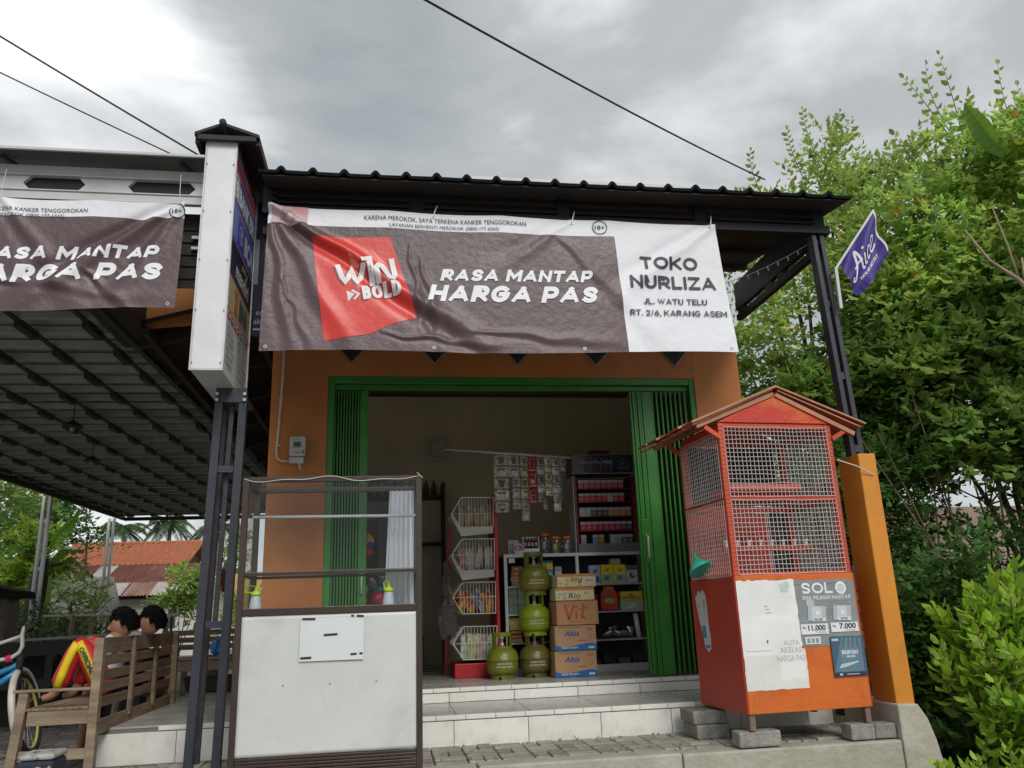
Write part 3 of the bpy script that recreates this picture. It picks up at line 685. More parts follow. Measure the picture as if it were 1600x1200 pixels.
# ================================================================== banners
vinyl_d = (0.090, 0.053, 0.060); vinyl_w = (0.74, 0.75, 0.80)
def creases(lines, amp=1.0, seed=0.0):
    def f(x, z):
        y = 0.0
        for (ax, az, bx, bz, w, h, asym) in lines:
            dx, dz = bx-ax, bz-az; L_ = math.hypot(dx, dz); dx /= L_; dz /= L_
            t = ((x-ax)*dx+(z-az)*dz)/L_; d = (x-ax)*-dz+(z-az)*dx
            if t < -0.15 or t > 1.2: continue
            e = max(0, min(1, (t+0.12)/0.14))*max(0, min(1, (1.2-t)/0.45)); ww = w*(0.5+1.0*max(0, t))
            d += 0.03*noise.noise(Vector((t*4, seed, ax)))
            y += h*e*(math.exp(-(d/ww)**2)-asym*math.exp(-((d+ww*1.5)/ww)**2))
        y += 0.012*noise.noise(Vector((x*1.3+seed, z*1.8, 1)))+0.0035*noise.noise(Vector((x*4+seed, z*2.2, 2)))+0.0006*noise.noise(Vector((x*12, z*15+seed, 3)))
        return y*amp*0.72
    return f
def banner(name, TL, TR, BL, BR, y0, cr, label, group=None):
    root = thing(name, label, 'banner', ((TL[0]+TR[0])/2, y0, BL[1]), group=group)
    W0 = TR[0]-TL[0]; H0 = TL[1]-BL[1]
    def surf(u, v, lift=0.0):          # u 0..1 left to right, v 0..1 bottom to top
        tx, tz = TL[0]+(TR[0]-TL[0])*u, TL[1]+(TR[1]-TL[1])*u-0.012*abs(math.sin(u*math.pi*4))*(1 if v > 0.9 else v)
        bx, bz = BL[0]+(BR[0]-BL[0])*u, BL[1]+(BR[1]-BL[1])*u+0.01*math.sin(u*9)
        x = bx+(tx-bx)*v; z = bz+(tz-bz)*v
        return Vector((x, y0-cr(x, z)-lift-0.02*(1-v), z))
    return root, surf
vin = mat('vinyl_dark', vinyl_d, 0.46, 0.08, 2, 0.55, 22, spec=0.55, dirt=0.15, dscale=3, dcol=(0.2, 0.17, 0.16))
vinw = mat('vinyl_white', vinyl_w, 0.5, 0.05, 2, 0.4, 20, spec=0.3, dirt=0.10, dscale=3)
vback = vinw
root, surf = banner('banner', (-0.815, 3.502), (2.315, 3.482), (-0.825, 2.472), (2.375, 2.500), 4.985,
    creases([(-0.80, 3.50, 0.55, 2.60, 0.045, 0.050, 0.9), (-0.80, 3.50, -0.25, 2.50, 0.045, 0.022, 0.5), (-0.81, 3.5, -0.62, 2.45, 0.03, 0.020, 0.5), (-0.7, 2.95, -0.50, 2.5, 0.02, 0.012, 0.4),
             (2.31, 3.48, 1.55, 2.9, 0.05, 0.02, 0.6), (1.25, 3.47, 0.75, 3.1, 0.04, 0.012, 0.6), (0.2, 3.1, 0.35, 2.5, 0.03, 0.014, 0.6), (0.12, 3.2, 0.22, 2.6, 0.02, 0.012, 0.5),
             (0.6, 2.62, 1.5, 2.56, 0.03, 0.012, 0.6), (0.0, 2.60, 0.7, 2.53, 0.02, 0.015, 0.6), (1.2, 3.3, 1.9, 2.5, 0.05, 0.01, 0.6)]),
    'long brown and white vinyl banner with a red square, hung above the doorway')
def two_tone(root, surf, nu, nv, white):
    mb = MB().grid(lambda u, v: surf(u, v), nu, nv)
    mb.m = [white((i % nu+0.5)/nu, (i//nu+0.5)/nv) for i in range(nu*nv)]
    return mb.build('sheet', [vin, vinw], root, smooth=True, fix=False)
# division lines of the print, in u, v
def whiteM(u, v):
    ud = (1.548-(-0.82))/3.13
    strip = 0.868 if u < 0.745 else 0.862
    return 1 if (u > 0.7555 or v > 0.874) else 0
two_tone(root, surf, 340, 111, whiteM)
def mapM(x, z, l):                    # print given in world x, z
    u = (x+0.82)/3.165; 
    for _ in range(3):
        v = (z-(2.472+0.028*u))/(1.03-0.048*u)
        xl = -0.825+0.010*v; xr = 2.375-0.06*v; u = (x-xl)/(xr-xl)
    return surf(u, v, l)
p = Print(mapM, 0.0024); ink = (0.03, 0.03, 0.035); wh = (0.80, 0.81, 0.85); redb = (0.62, 0.045, 0.035)
p.poly([(-0.524, 3.281), (-0.012, 3.293), (0.17, 2.724), (-0.013, 2.655), (-0.13, 2.59), (-0.425, 2.536)], redb, 0.36)
p.poly([(-0.30, 3.2), (-0.26, 3.08), (-0.20, 3.06)], (0.75, 0.22, 0.12), 0.36)
p.poly([(-0.15, 3.22), (-0.09, 3.12), (-0.03, 3.09)], (0.75, 0.22, 0.12), 0.36)
# WIN with a numeral one as its middle letter, drop shadow behind
def slab(pts, w):                      # thick polyline
    V = []; F = []
    for a, b in zip(pts, pts[1:]):
        a = Vector(a); b = Vector(b); d = (b-a).normalized(); n = Vector((-d.y, d.x))*w/2; a2 = a-d*w*0.25; b2 = b+d*w*0.25; k = len(V)
        V += [a2+n, a2-n, b2-n, b2+n]; F.append((k, k+1, k+2, k+3))
    return np.array([(q.x, q.y) for q in V]), F
def winlogo(dx, dy, col):
    for pts, w in (([(-0.350, 3.068), (-0.322, 2.99), (-0.300, 2.962), (-0.282, 2.985), (-0.262, 3.045), (-0.238, 2.985), (-0.222, 2.966), (-0.205, 2.99), (-0.188, 3.07)], 0.034),
                   ([(-0.185, 3.118), (-0.148, 3.128)], 0.030), ([(-0.148, 3.128), (-0.122, 2.962)], 0.038),
                   ([(-0.082, 2.968), (-0.100, 3.06), (-0.085, 3.085), (-0.062, 3.075), (-0.012, 2.995), (0.012, 2.99), (0.022, 3.02), (0.000, 3.118)], 0.034)):
        V, F = stroke_ribbon([(a+dx, b+dy) for a, b in pts], w); p.raw(np.array(V), F, col, 0.4)
winlogo(-0.014, -0.014, (0.24, 0.03, 0.035)); winlogo(0, 0, (0.72, 0.72, 0.72))
p.stext('BOLD', -0.192, 2.820, 0.10, (0.24, 0.03, 0.035), 0.255, 0.24, rot=0.17, gap=0.1); p.stext('BOLD', -0.180, 2.832, 0.10, (0.72, 0.72, 0.72), 0.255, 0.24, rot=0.17, gap=0.1)
p.poly([(-0.292, 2.892), (-0.238, 2.870), (-0.278, 2.815)], (0.72, 0.72, 0.72)); p.poly([(-0.252, 2.902), (-0.200, 2.872), (-0.235, 2.826), (-0.246, 2.834), (-0.222, 2.868), (-0.262, 2.89)], (0.72, 0.72, 0.72))
p.stext('RASA MANTAP', 0.322, 2.99, 0.088, wh, 1.04, 0.27, shear=0.26, rot=0.012)
p.stext('HARGA PAS', 0.238, 2.838, 0.120, wh, 1.15, 0.28, shear=0.26, rot=0.010)
p.text('KARENA MEROKOK, SAYA TERKENA KANKER TENGGOROKAN', -0.185, 3.425, 0.034, ink, w=1.11, rot=-0.002)
p.text('LAYANAN BERHENTI MEROKOK (0800-177-6565)', -0.015, 3.379, 0.027, ink, w=0.75, rot=-0.002)
p.ring(1.453, 3.430, 0.055, 0.006, ink); p.text('18+', 1.453, 3.415, 0.032, ink, w=0.07, align='c', bold=0.01)
p.stext('TOKO', 1.728, 3.116, 0.098, (0.035, 0.04, 0.05), 0.42, 0.20)
p.stext('NURLIZA', 1.640, 2.965, 0.098, (0.035, 0.04, 0.05), 0.63, 0.20)
p.stext('JL. WATU TELU', 1.728, 2.845, 0.044, (0.035, 0.04, 0.05), 0.46, 0.18)
p.stext('RT. 2/6, KARANG ASEM', 1.622, 2.757, 0.044, (0.035, 0.04, 0.05), 0.70, 0.18)
# the printed health-warning picture at the left end of the strip: blurred pink and grey patches
p.rect(-0.79, 3.375, -0.557, 3.500, (0.50, 0.36, 0.38)); p.rect(-0.655, 3.44, -0.56, 3.50, (0.55, 0.28, 0.28)); p.poly([(-0.74, 3.40), (-0.66, 3.385), (-0.62, 3.42), (-0.66, 3.48), (-0.72, 3.47)], (0.36, 0.24, 0.25)); p.poly([(-0.70, 3.41), (-0.66, 3.39), (-0.63, 3.41), (-0.67, 3.44)], (0.6, 0.52, 0.52))
p.build('print', root, cell=0.012)
def eyelets(root, surf, us, v):
    for u in us:
        mb = MB(); c = surf(u, v, 0.004); n = 12
        for r in (0.012, 0.006):
            for k in range(n): mb.v.append(c+Vector((r*math.cos(2*math.pi*k/n), 0, r*math.sin(2*math.pi*k/n))))
        for k in range(n): mb.f.append((k, (k+1) % n, n+(k+1) % n, n+k)); mb.m.append(0)
        mb.build('eyelet', galv, root, fix=False)
eyelets(root, surf, (0.012, 0.345, 0.66, 0.985), 0.028); eyelets(root, surf, (0.08, 0.35, 0.66, 0.985), 0.975)
for u in (0.35, 0.66, 0.985):
    a = surf(u, 0.975, 0.01); MB().tube([a, a+Vector((0.01, 0, 0.04)), a+Vector((0.03, 0.03, 0.10))], 0.004, 5).build('tie', vinw, root)

root, surf2 = banner('banner', (-3.60, 3.495), (-1.352, 3.525), (-3.60, 2.685), (-1.362, 2.765), 5.03,
    creases([(-1.36, 3.52, -2.35, 2.75, 0.05, 0.045, 0.9), (-1.36, 3.5, -1.75, 2.78, 0.045, 0.025, 0.7), (-2.48, 3.5, -1.9, 2.75, 0.05, 0.02, 0.6), (-2.6, 2.95, -1.5, 2.85, 0.03, 0.012, 0.6), (-1.9, 3.0, -1.6, 2.72, 0.03, 0.02, 0.6)], seed=5.0),
    'dark brown vinyl banner under the white truss, left of the box sign')
two_tone(root, surf2, 250, 90, lambda u, v: 1 if v > 0.845+0.0*u else 0)
def mapL(x, z, l):
    v = 0.5
    for _ in range(3):
        u = (x+3.6)/(2.24+0.008*v); v = (z-(2.685+0.08*u))/(0.81-0.05*u)
    return surf2(u, v, l)
p = Print(mapL, 0.0028)
p.stext('RASA MANTAP', -1.50, 3.108, 0.088, wh, 1.06, 0.27, shear=0.26, rot=0.028, align='r')
p.stext('HARGA PAS', -1.475, 2.955, 0.120, wh, 1.17, 0.28, shear=0.26, rot=0.028, align='r')
p.text('KARENA MEROKOK, SAYA TERKENA KANKER TENGGOROKAN', -1.953, 3.425, 0.030, ink, w=1.05, align='r', rot=0.01)
p.text('LAYANAN BERHENTI MEROKOK (0800-177-6565)', -2.088, 3.385, 0.025, ink, w=0.74, align='r', rot=0.01)
p.ring(-1.397, 3.449, 0.050, 0.006, ink); p.text('18+', -1.397, 3.435, 0.028, ink, w=0.06, align='c', bold=0.01)
p.poly([(-3.4, 3.30), (-2.95, 3.30), (-2.80, 2.9), (-3.3, 2.8)], redb, 0.36)
p.build('print', root, cell=0.012)
eyelets(root, surf2, (0.50, 0.98), 0.035)
for u in (0.5, 0.985):
    a = surf2(u, 0.975, 0.01); MB().tube([a, a+Vector((-0.01, 0.02, 0.1)), a+Vector((-0.03, 0.08, 0.26))], 0.0025, 5).build('tie', galv, root)

# flag on the right post
fm = mat('flag_purple', (0.035, 0.018, 0.19), 0.6, 0.12, 4, 0.15, 15)
fl = thing('flag', 'purple cloth flag with white script and frayed lower edge, on the right porch post', 'flag', (3.22, 5.0, 3.1))
MB().bar((3.215, 5.0, 2.86), (3.222, 5.0, 3.18), 0.022, 0.02).build('bracket', whitep, fl)
MB().tube([(3.222, 5.0, 3.17), (3.61, 5.0, 3.665)], 0.010, 8).build('staff', whitep, fl)
A0, A1, A2, A3 = (3.275, 3.215), (3.60, 3.645), (3.665, 3.30), (3.372, 2.965)
def flag_fn(u, v, l=0):
    a = Vector(A0).lerp(Vector(A1), u); b = Vector(A3).lerp(Vector(A2), u)
    q = a.lerp(b, v); fray = 0.03*noise.noise(Vector((u*14, 3, 0)))+0.02*noise.noise(Vector((u*45, 1, 0)))
    q.y += fray*v**4+(-0.02*math.sin(u*3.2))*v
    return (q.x, 5.0+0.035*math.sin(u*7+v*3)*v+0.02*math.sin(v*9+u*4)-l, q.y)
MB().grid(lambda u, v: flag_fn(u, v), 60, 30).build('cloth', fm, fl, smooth=True, fix=False)
p = Print(lambda u, v, l: flag_fn(u, 1-v, l), 0.003); fw_ = (0.75, 0.74, 0.80)
def curve_(pts, w, col):
    P_ = []
    n = len(pts)
    for i in range(n-1):
        p0, p1, p2, p3 = [Vector(pts[max(0, min(n-1, j))]) for j in (i-1, i, i+1, i+2)]
        for t in (0, .25, .5, .75):
            P_.append(0.5*((2*p1)+(-p0+p2)*t+(2*p0-5*p1+4*p2-p3)*t*t+(-p0+3*p1-3*p2+p3)*t**3))
    P_.append(Vector(pts[-1])); V, F = slab([(q.x, q.y) for q in P_], w); p.raw(V, F, col)
curve_([(0.10, 0.42), (0.07, 0.36), (0.13, 0.34), (0.22, 0.55), (0.335, 0.86), (0.345, 0.60), (0.35, 0.40), (0.40, 0.38)], 0.042, fw_)
curve_([(0.18, 0.56), (0.27, 0.60), (0.37, 0.58)], 0.036, fw_)
curve_([(0.455, 0.62), (0.445, 0.42), (0.50, 0.40)], 0.04, fw_); p.disc(0.47, 0.75, 0.025, fw_)
curve_([(0.65, 0.60), (0.59, 0.64), (0.545, 0.53), (0.57, 0.41), (0.65, 0.43)], 0.04, fw_)
curve_([(0.69, 0.50), (0.80, 0.56), (0.82, 0.66), (0.74, 0.70), (0.68, 0.56), (0.73, 0.42), (0.86, 0.45)], 0.04, fw_)
p.text('HAVE AN AICE DAY', 0.22, 0.22, 0.07, fw_, w=0.58, bold=0.02)
p.build('print', fl)
mb = MB().grid(lambda u, v: flag_fn(0.975+0.03*u, v*0.92, 0.002), 2, 24); mb.build('hem', vinw, fl, smooth=True, fix=False)

# ================================================================== glass showcase
brown = mat('showcase_frame', (0.045, 0.028, 0.022), 0.35, 0.2, 5, 0.1, 30)
lam = mat('white_laminate', (0.60, 0.615, 0.61), 0.34, 0.10, 1.3, 0.0, dirt=0.4, dscale=2.2, dcol=(0.22, 0.20, 0.16))
scn = thing('glass_showcase', 'brown framed glass food showcase with a blank white front panel, standing on the terrace', 'display case', (-0.34, 5.25, 0))
x0, x1, y0, y1 = -0.88, 0.195, 5.0, 5.48
for x in (x0, x1-0.036):
    B(x, y0, 0.0, x+0.036, y0+0.036, 1.675).build('post', brown, scn, bevel=0.003)
    B(x, y1-0.036, 0.0, x+0.036, y1, 1.675).build('post', brown, scn, bevel=0.003)
for y in (y0+0.002, y1-0.034):
    B(x0+0.037, y, 1.645, x1-0.037, y+0.03, 1.677).build('rail', brown, scn, bevel=0.003)
B(x0+0.037, y1-0.034, 0.868, x1-0.037, y1-0.004, 0.90).build('rail', brown, scn)
B(x0+0.037, y0-0.004, 0.862, x1-0.037, y0+0.036, 0.905).build('rail', brown, scn, bevel=0.004)
B(x0+0.037, y0+0.004, 1.092, x1-0.037, y0+0.024, 1.108).build('shelf_rail', brown, scn)
B(x0+0.037, y1-0.03, 1.092, x1-0.037, y1-0.01, 1.108).build('shelf_rail', brown, scn)
for x in (x0+0.003, x1-0.030):
    B(x, y0+0.037, 1.645, x+0.027, y1-0.037, 1.675).build('rail', brown, scn)
    B(x, y0+0.037, 1.092, x+0.02, y1-0.037, 1.106).build('shelf_rail', brown, scn)
def dented(u, v):
    x = x0+0.037+u*(x1-x0-0.074); z = 0.108+v*0.752
    d = 0.006*math.exp(-((u-0.78-0.12*v)/0.07)**2)*(1-v)**1.5-0.003*math.exp(-((u-0.2)/0.2)**2-((v-0.4)/0.4)**2)+0.002*noise.noise(Vector((u*3, v*3, 0)))
    return (x, y0+0.004-d, z)
MB().grid(dented, 50, 40).build('front_panel', lam, scn, smooth=True, thick=0.003)
B(x0+0.004, y0+0.037, 0.1, x0+0.010, y1-0.037, 0.86).build('side_panel', lam, scn)
B(x1-0.012, y0+0.037, 0.1, x1-0.004, y1-0.037, 0.86).build('side_panel', brown, scn)
B(x0+0.037, y0+0.012, 0.868, x1-0.037, y1-0.037, 0.878).build('floor_panel', brown, scn)
for k in range(6): B(x0+0.037, y0+0.002, 0.004+k*0.0172, x1-0.037, y0+0.018, 0.0165+k*0.0172).build('base_slat', brown, scn, bevel=0.002)
gl_ = glass('case_glass', (0.975, 0.985, 0.98), 0.035, 0.0); gs = glass('shelf_glass', (0.86, 0.91, 0.88), 0.06, 0.10)
B(x0+0.037, y0+0.012, 0.906, x1-0.037, y0+0.016, 1.645).build('glass_pane', gl_, scn)
B(x0+0.012, y0+0.037, 0.90, x0+0.016, y1-0.037, 1.645).build('glass_pane', gl_, scn)
B(x0+0.037, y0+0.037, 1.664, x1-0.037, y1-0.037, 1.668).build('glass_pane', gl_, scn)
B(x0+0.025, y0+0.026, 1.110, x1-0.025, y1-0.03, 1.116).build('glass_shelf', gs, scn)
MB().tube([(-0.845, 5.2, 1.457), (0.16, 5.2, 1.452)], 0.010, 8).build('rod', whitep, scn, smooth=True)
MB().tube([(x0+0.01, y0-0.006, 1.663)]+[(x0+0.01+t*1.08, y0-0.008, 1.660-0.012*math.sin(t*11)-0.008*math.sin(t*23)) for t in [i/20 for i in range(1, 20)]]+[(0.185, y0-0.006, 1.675), (0.165, y0-0.006, 1.695), (0.20, y0-0.012, 1.66)], 0.0022, 5).build('string', mat('string', (0.6, 0.55, 0.52)), scn)
mb = MB()
for x in (-0.597, -0.335, -0.072): mb.lathe([(0.004, 0), (0.004, 0.003)], (x, 0, 0), 6)
curt = mat('curtain_cloth', (0.78, 0.79, 0.84), 0.8, 0.05, 2, 0.05, 30, leaf=0.3)
def cfn(u, v):
    x = -0.015+u*0.17-0.02*(1-v)*(1-u); return (x+0.012*v*(1-u), 5.33+0.018*math.sin(u*34+v*1.0)+0.006*math.sin(u*71+v*3), 0.885+v*0.745)
tag(MB().grid(cfn, 110, 20).build('curtain', curt, None, smooth=True, fix=False), 'narrow white gathered curtain hanging inside the right end of the glass case', 'curtain')
paper = mat('paper', (0.63, 0.665, 0.67), 0.7, 0.05, 4, 0.1, 10)
pn = thing('paper_sheet', 'pale paper sheet fixed with black tape on the white case panel', 'paper', (-0.33, 4.995, 0.6))
MB().grid(lambda u, v: (-0.512+u*0.365, 4.9925-0.0035*u*(1-v), 0.602+v*0.238+0.008*u*0), 8, 6).build('sheet', paper, pn)
tp = mat('tape', (0.02, 0.02, 0.02), 0.5)
for a, z, w, r in ((-0.502, 0.832, 0.076, -0.02), (-0.222, 0.842, 0.018, -.1), (-0.190, 0.840, 0.042, -0.08), (-0.376, 0.738, 0.078, 0.04), (-0.222, 0.626, 0.036, 0.03), (-0.170, 0.628, 0.018, 0.05), (-0.505, 0.615, 0.062, 0.02)):
    MB().add([(a, 4.9885, z), (a+w, 4.9875, z+w*r), (a+w, 4.9875, z+w*r+0.0115), (a, 4.9885, z+0.0115)], [(0, 1, 2, 3)]).build('tape_strip', tp, pn, thick=0.0005)
mb = MB()
for x in (-0.597, -0.335, -0.072): mb.box(x-.003, 4.9985, 0.474, x+.003, 5.002, 0.479)
mb.build('screws', darkgap, scn)
lime = mat('lime_plastic', (0.62, 0.80, 0.02), 0.4, 0.05); milky = mat('milky_plastic', (0.55, 0.60, 0.70), 0.35, 0.05)
def squeeze(x, y, lab, loop):
    t = thing('squeeze_bottle', lab, 'bottle', (x, y, 0.878))
    MB().lathe([(0.036, 0), (0.038, 0.01), (0.034, 0.05), (0.027, 0.095), (0.026, 0.10)], (x, y, 0.879), 18).build('body', milky, t, smooth=True)
    MB().lathe([(0.030, 0), (0.030, 0.02), (0.018, 0.026), (0.010, 0.030), (0.005, 0.058), (0.004, 0.06)], (x, y, 0.980), 16).build('cap', lime, t, smooth=True)
    if loop: MB().tube([(x-0.02, y, 1.0), (x-0.055, y, 1.0), (x-0.068, y, 1.02), (x-0.05, y, 1.042), (x-0.01, y, 1.035)], 0.003, 5).build('cap_strap', lime, t)
    else: MB().tube([(x-0.025, y, 1.0), (x-0.03, y, 1.035), (x-0.015, y, 1.05), (x, y, 1.035)], 0.005, 5).build('cap_strap', lime, t)
squeeze(-0.785, 5.09, 'squeeze bottle with lime green cap at the left end of the glass case', True)
squeeze(-0.005, 5.10, 'squeeze bottle with lime green cap in front of the white curtain', False)

# ================================================================== red wire cage cabinet
redp = mat('cage_red', (0.50, 0.042, 0.018), 0.5, 0.25, 3, 0.4, 60, col2=(0.60, 0.10, 0.025), thr=(0.35, 0.8), stretch=(1, 1, 0.4), dirt=0.35, dscale=6)
redside = mat('cage_side_red', (0.44, 0.042, 0.020), 0.5, 0.18, 2.5, 0.25, 50, dirt=0.3, dscale=3)
cageor = mat('cage_orange', (0.60, 0.145, 0.018), 0.42, 0.1, 1.5, 0.25, 30, col2=(0.54, 0.07, 0.015), thr=(0.45, 0.8), stretch=(1, 1, 1.4), dirt=0.55, dscale=4.5, dcol=(0.22, 0.05, 0.02))
gable_m = mat('gable_paint', (0.50, 0.035, 0.015), 0.5, 0.1, 2.6, 0.3, 40, col2=(0.62, 0.16, 0.02), thr=(0.50, 0.72), stretch=(1, 1, 2.2))
legm = mat('cage_leg_wood', (0.20, 0.13, 0.10), 0.8, 0.3, 10, 0.5, 60)
wirem = mat('mesh_wire', (0.60, 0.58, 0.57), 0.45, 0.1)
cg = thing('wire_cage', 'tall red and orange wooden wire mesh cage with a pitched roof, standing on concrete blocks', 'cage', (2.16, 4.95, 0.0), rz=R(4))
W_, D_ = 0.84, 0.64             # local frame: x right, y back
def LB(*a, **k): return B(*a, **k)
def lb(name, m, *c, bev=0.003, parent=cg): return B(*c).build(name, m, parent, local=True, bevel=bev)
for x, y in ((0, 0), (W_-0.045, 0), (0, D_-0.045), (W_-0.045, D_-0.045)):
    lb('corner_post', redp, x, y, 0.19, x+0.045, y+0.045, 2.0 if y == 0 else 1.96)
    lb('leg', legm, x+0.003, y+0.003, 0.092, x+0.040, y+0.040, 0.19)
for z in (0.985, 1.478, 1.965):
    h = 0.038
    lb('rail', redp, 0.046, 0.003, z, W_-0.046, 0.04, z+h); lb('rail', redp, 0.003, 0.046, z, 0.04, D_-0.046, z+h)
    lb('rail', redp, W_-0.04, 0.046, z, W_-0.003, D_-0.046, z+h); lb('rail', redp, 0.046, D_-0.04, z, W_-0.046, D_-0.003, z+h)
lb('front_panel', cageor, 0.0, -0.010, 0.185, W_, -0.001, 1.005); 
lb('side_panel', redside, -0.010, -0.008, 0.185, -0.001, D_, 1.0)
lb('side_panel', redside, W_+0.001, -0.008, 0.185, W_+0.01, D_, 1.0)
lb('cage_floor', redp, 0.01, 0.01, 0.95, W_-0.01, D_-0.01, 0.98)
lb('cage_base', legm, 0.01, 0.01, 0.19, W_-0.01, D_-0.01, 0.20)
lb('back_board', redside, 0.046, D_-0.02, 1.01, 0.64, D_-0.012, 1.47); lb('back_board', mat('dark_board', (0.03, 0.022, 0.018), 0.8), 0.645, D_-0.02, 1.01, W_-0.046, D_-0.012, 1.47); lb('back_board', mat('dark_board', (0.03, 0.022, 0.018), 0.8), 0.046, D_-0.02, 1.525, 0.76, D_-0.012, 1.955)
lb('inner_shelf', redside, 0.05, 0.10, 1.556, 0.62, 0.34, 1.57); lb('shelf_edge', mat('pinkwood', (0.55, 0.12, 0.10), 0.6, 0.2, 8), 0.05, 0.09, 1.565, 0.62, 0.10, 1.605)
def mesh_panel(o, ux, uz, w, h, step, r, name='wire_mesh'):
    mb = MB(); o = Vector(o); n = int(w/step); k = int(h/step)
    for i in range(n+1):
        q = o+ux*(w*i/n); mb.tube([q, q+uz*h*0.5+ux.cross(uz)*0.0015*((i*7) % 3-1), q+uz*h], r, 4, caps=False)
    for i in range(k+1):
        q = o+uz*(h*i/k)+ux.cross(uz)*r*1.5; mb.tube([q+ux*w*i_/6+uz*0.007*noise.noise(Vector((i*3.1, i_*2.0, w))) for i_ in range(7)], r, 4, caps=False)
    return mb.build(name, wirem, cg, local=True, fix=False)
X_, Y_, Z_ = Vector((1, 0, 0)), Vector((0, 1, 0)), Vector((0, 0, 1))
wr = 0.0021
mesh_panel((0.035, -0.004, 1.508), X_, Z_, 0.77, 0.466, 0.0285, wr); mesh_panel((0.035, -0.004, 1.012), X_, Z_, 0.77, 0.474, 0.0285, wr)
mesh_panel((-0.004, 0.03, 1.508), Y_, Z_, 0.575, 0.44, 0.0285, wr); mesh_panel((-0.004, 0.03, 1.005), Y_, Z_, 0.575, 0.48, 0.0285, wr)
mesh_panel((W_+0.004, 0.03, 1.508), Y_, Z_, 0.575, 0.44, 0.0285, wr); mesh_panel((W_+0.004, 0.03, 1.012), Y_, Z_, 0.575, 0.474, 0.0285, wr)
mesh_panel((0.035, D_+0.002, 1.508), X_, Z_, 0.77, 0.44, 0.0285, wr)
# wire wrapped over the front posts
mb = MB()
for k in range(36):
    z = 1.01+k*0.0285
    for x in (-0.002, W_-0.047): mb.bar((x, -0.002, z), (x+0.049, -0.002, z), 0.0025, 0.0025)
mb.build('wire_wrap', legm, cg, local=True, fix=False)
mb = MB()                       # row of hooks / pegs inside the lower cage
for k in range(8):
    x = 0.07+k*0.085; mb.tube([(x, 0.2, 1.20), (x, 0.2, 1.235)], 0.010, 6); mb.box(x-0.015, 0.19, 1.235, x+0.015, 0.21, 1.243)
mb.build('peg', wirem, cg, local=True)
lb('peg_board', redside, 0.05, 0.19, 1.17, 0.70, 0.215, 1.198)
# gable and roof
MB().prism([(-0.005, 2.005), (W_+0.005, 2.005), (0.44, 2.225)], 'y', -0.008, 0.012).build('gable', gable_m, cg, local=True, bevel=0.002)
MB().prism([(-0.005, 1.97), (W_+0.005, 1.97), (0.44, 2.2)], 'y', D_-0.02, D_).build('gable', gable_m, cg, local=True)
roofr = mat('cage_roof_plank', (0.40, 0.085, 0.045), 0.6, 0.25, 6, 0.4, 40); edgem = mat('plank_edge', (0.46, 0.22, 0.12), 0.7, 0.25, 12, 0.3, 60)
apx, apz = 0.435, 2.262
def plank(a, b, th, ya, yb, parent=cg):        # a, b: (x, z) ends of a roof board, b lower
    dx, dz = b[0]-a[0], b[1]-a[1]; L_ = math.hypot(dx, dz); nx, nz = -dz/L_, dx/L_
    if nz < 0: nx, nz = -nx, -nz
    pl = [a, b, (b[0]-nx*th, b[1]-nz*th), (a[0]-nx*th, a[1]-nz*th)]
    mb = MB().prism(pl, 'y', ya, yb, 0); mb.m[0] = 1; mb.m[1] = 1
    return mb.build('roof_plank', [roofr, edgem], parent, local=True, bevel=0.0015)
for i in range(5):
    ya = -0.05+i*0.158; rr = random.Random(i)
    plank((apx, apz+0.001*i), (-0.218-0.016*i+rr.uniform(-.01, .01), 2.000-0.006*i), 0.016, ya, ya+0.154)
    plank((apx, apz+0.001*i), (1.09+rr.uniform(-.012, .012), 2.008-0.003*i), 0.013, ya, ya+0.154)
for i in range(6): plank((apx-0.02, apz-0.022-0.004*(i % 2)), (-0.20-0.014*i, 1.985-0.008*i), 0.012, -0.035+i*0.132, 0.085+i*0.132); plank((apx+0.02, apz-0.028), (1.06, 1.987), 0.010, -0.035+i*0.132, 0.085+i*0.132)
plank((apx-0.015, apz-0.040), (-0.17, 1.985), 0.030, -0.02, 0.015); plank((apx+0.015, apz-0.045), (1.02, 1.95), 0.030, -0.02, 0.015)
plank((apx-0.015, apz-0.040), (-0.20, 1.965), 0.030, D_-0.02, D_+0.02)
for a, b in (((0.0, 1.905), (-0.10, 1.972)), ((W_, 1.90), (W_+0.10, 1.955))):
    MB().bar((a[0], 0.0, a[1]), (b[0], 0.0, b[1]), 0.028, 0.024, upv=(0, 1, 0)).build('strut', redp, cg, local=True); MB().bar((a[0], D_-0.02, a[1]), (b[0], D_-0.02, b[1]), 0.028, 0.024, upv=(0, 1, 0)).build('strut', redp, cg, local=True)
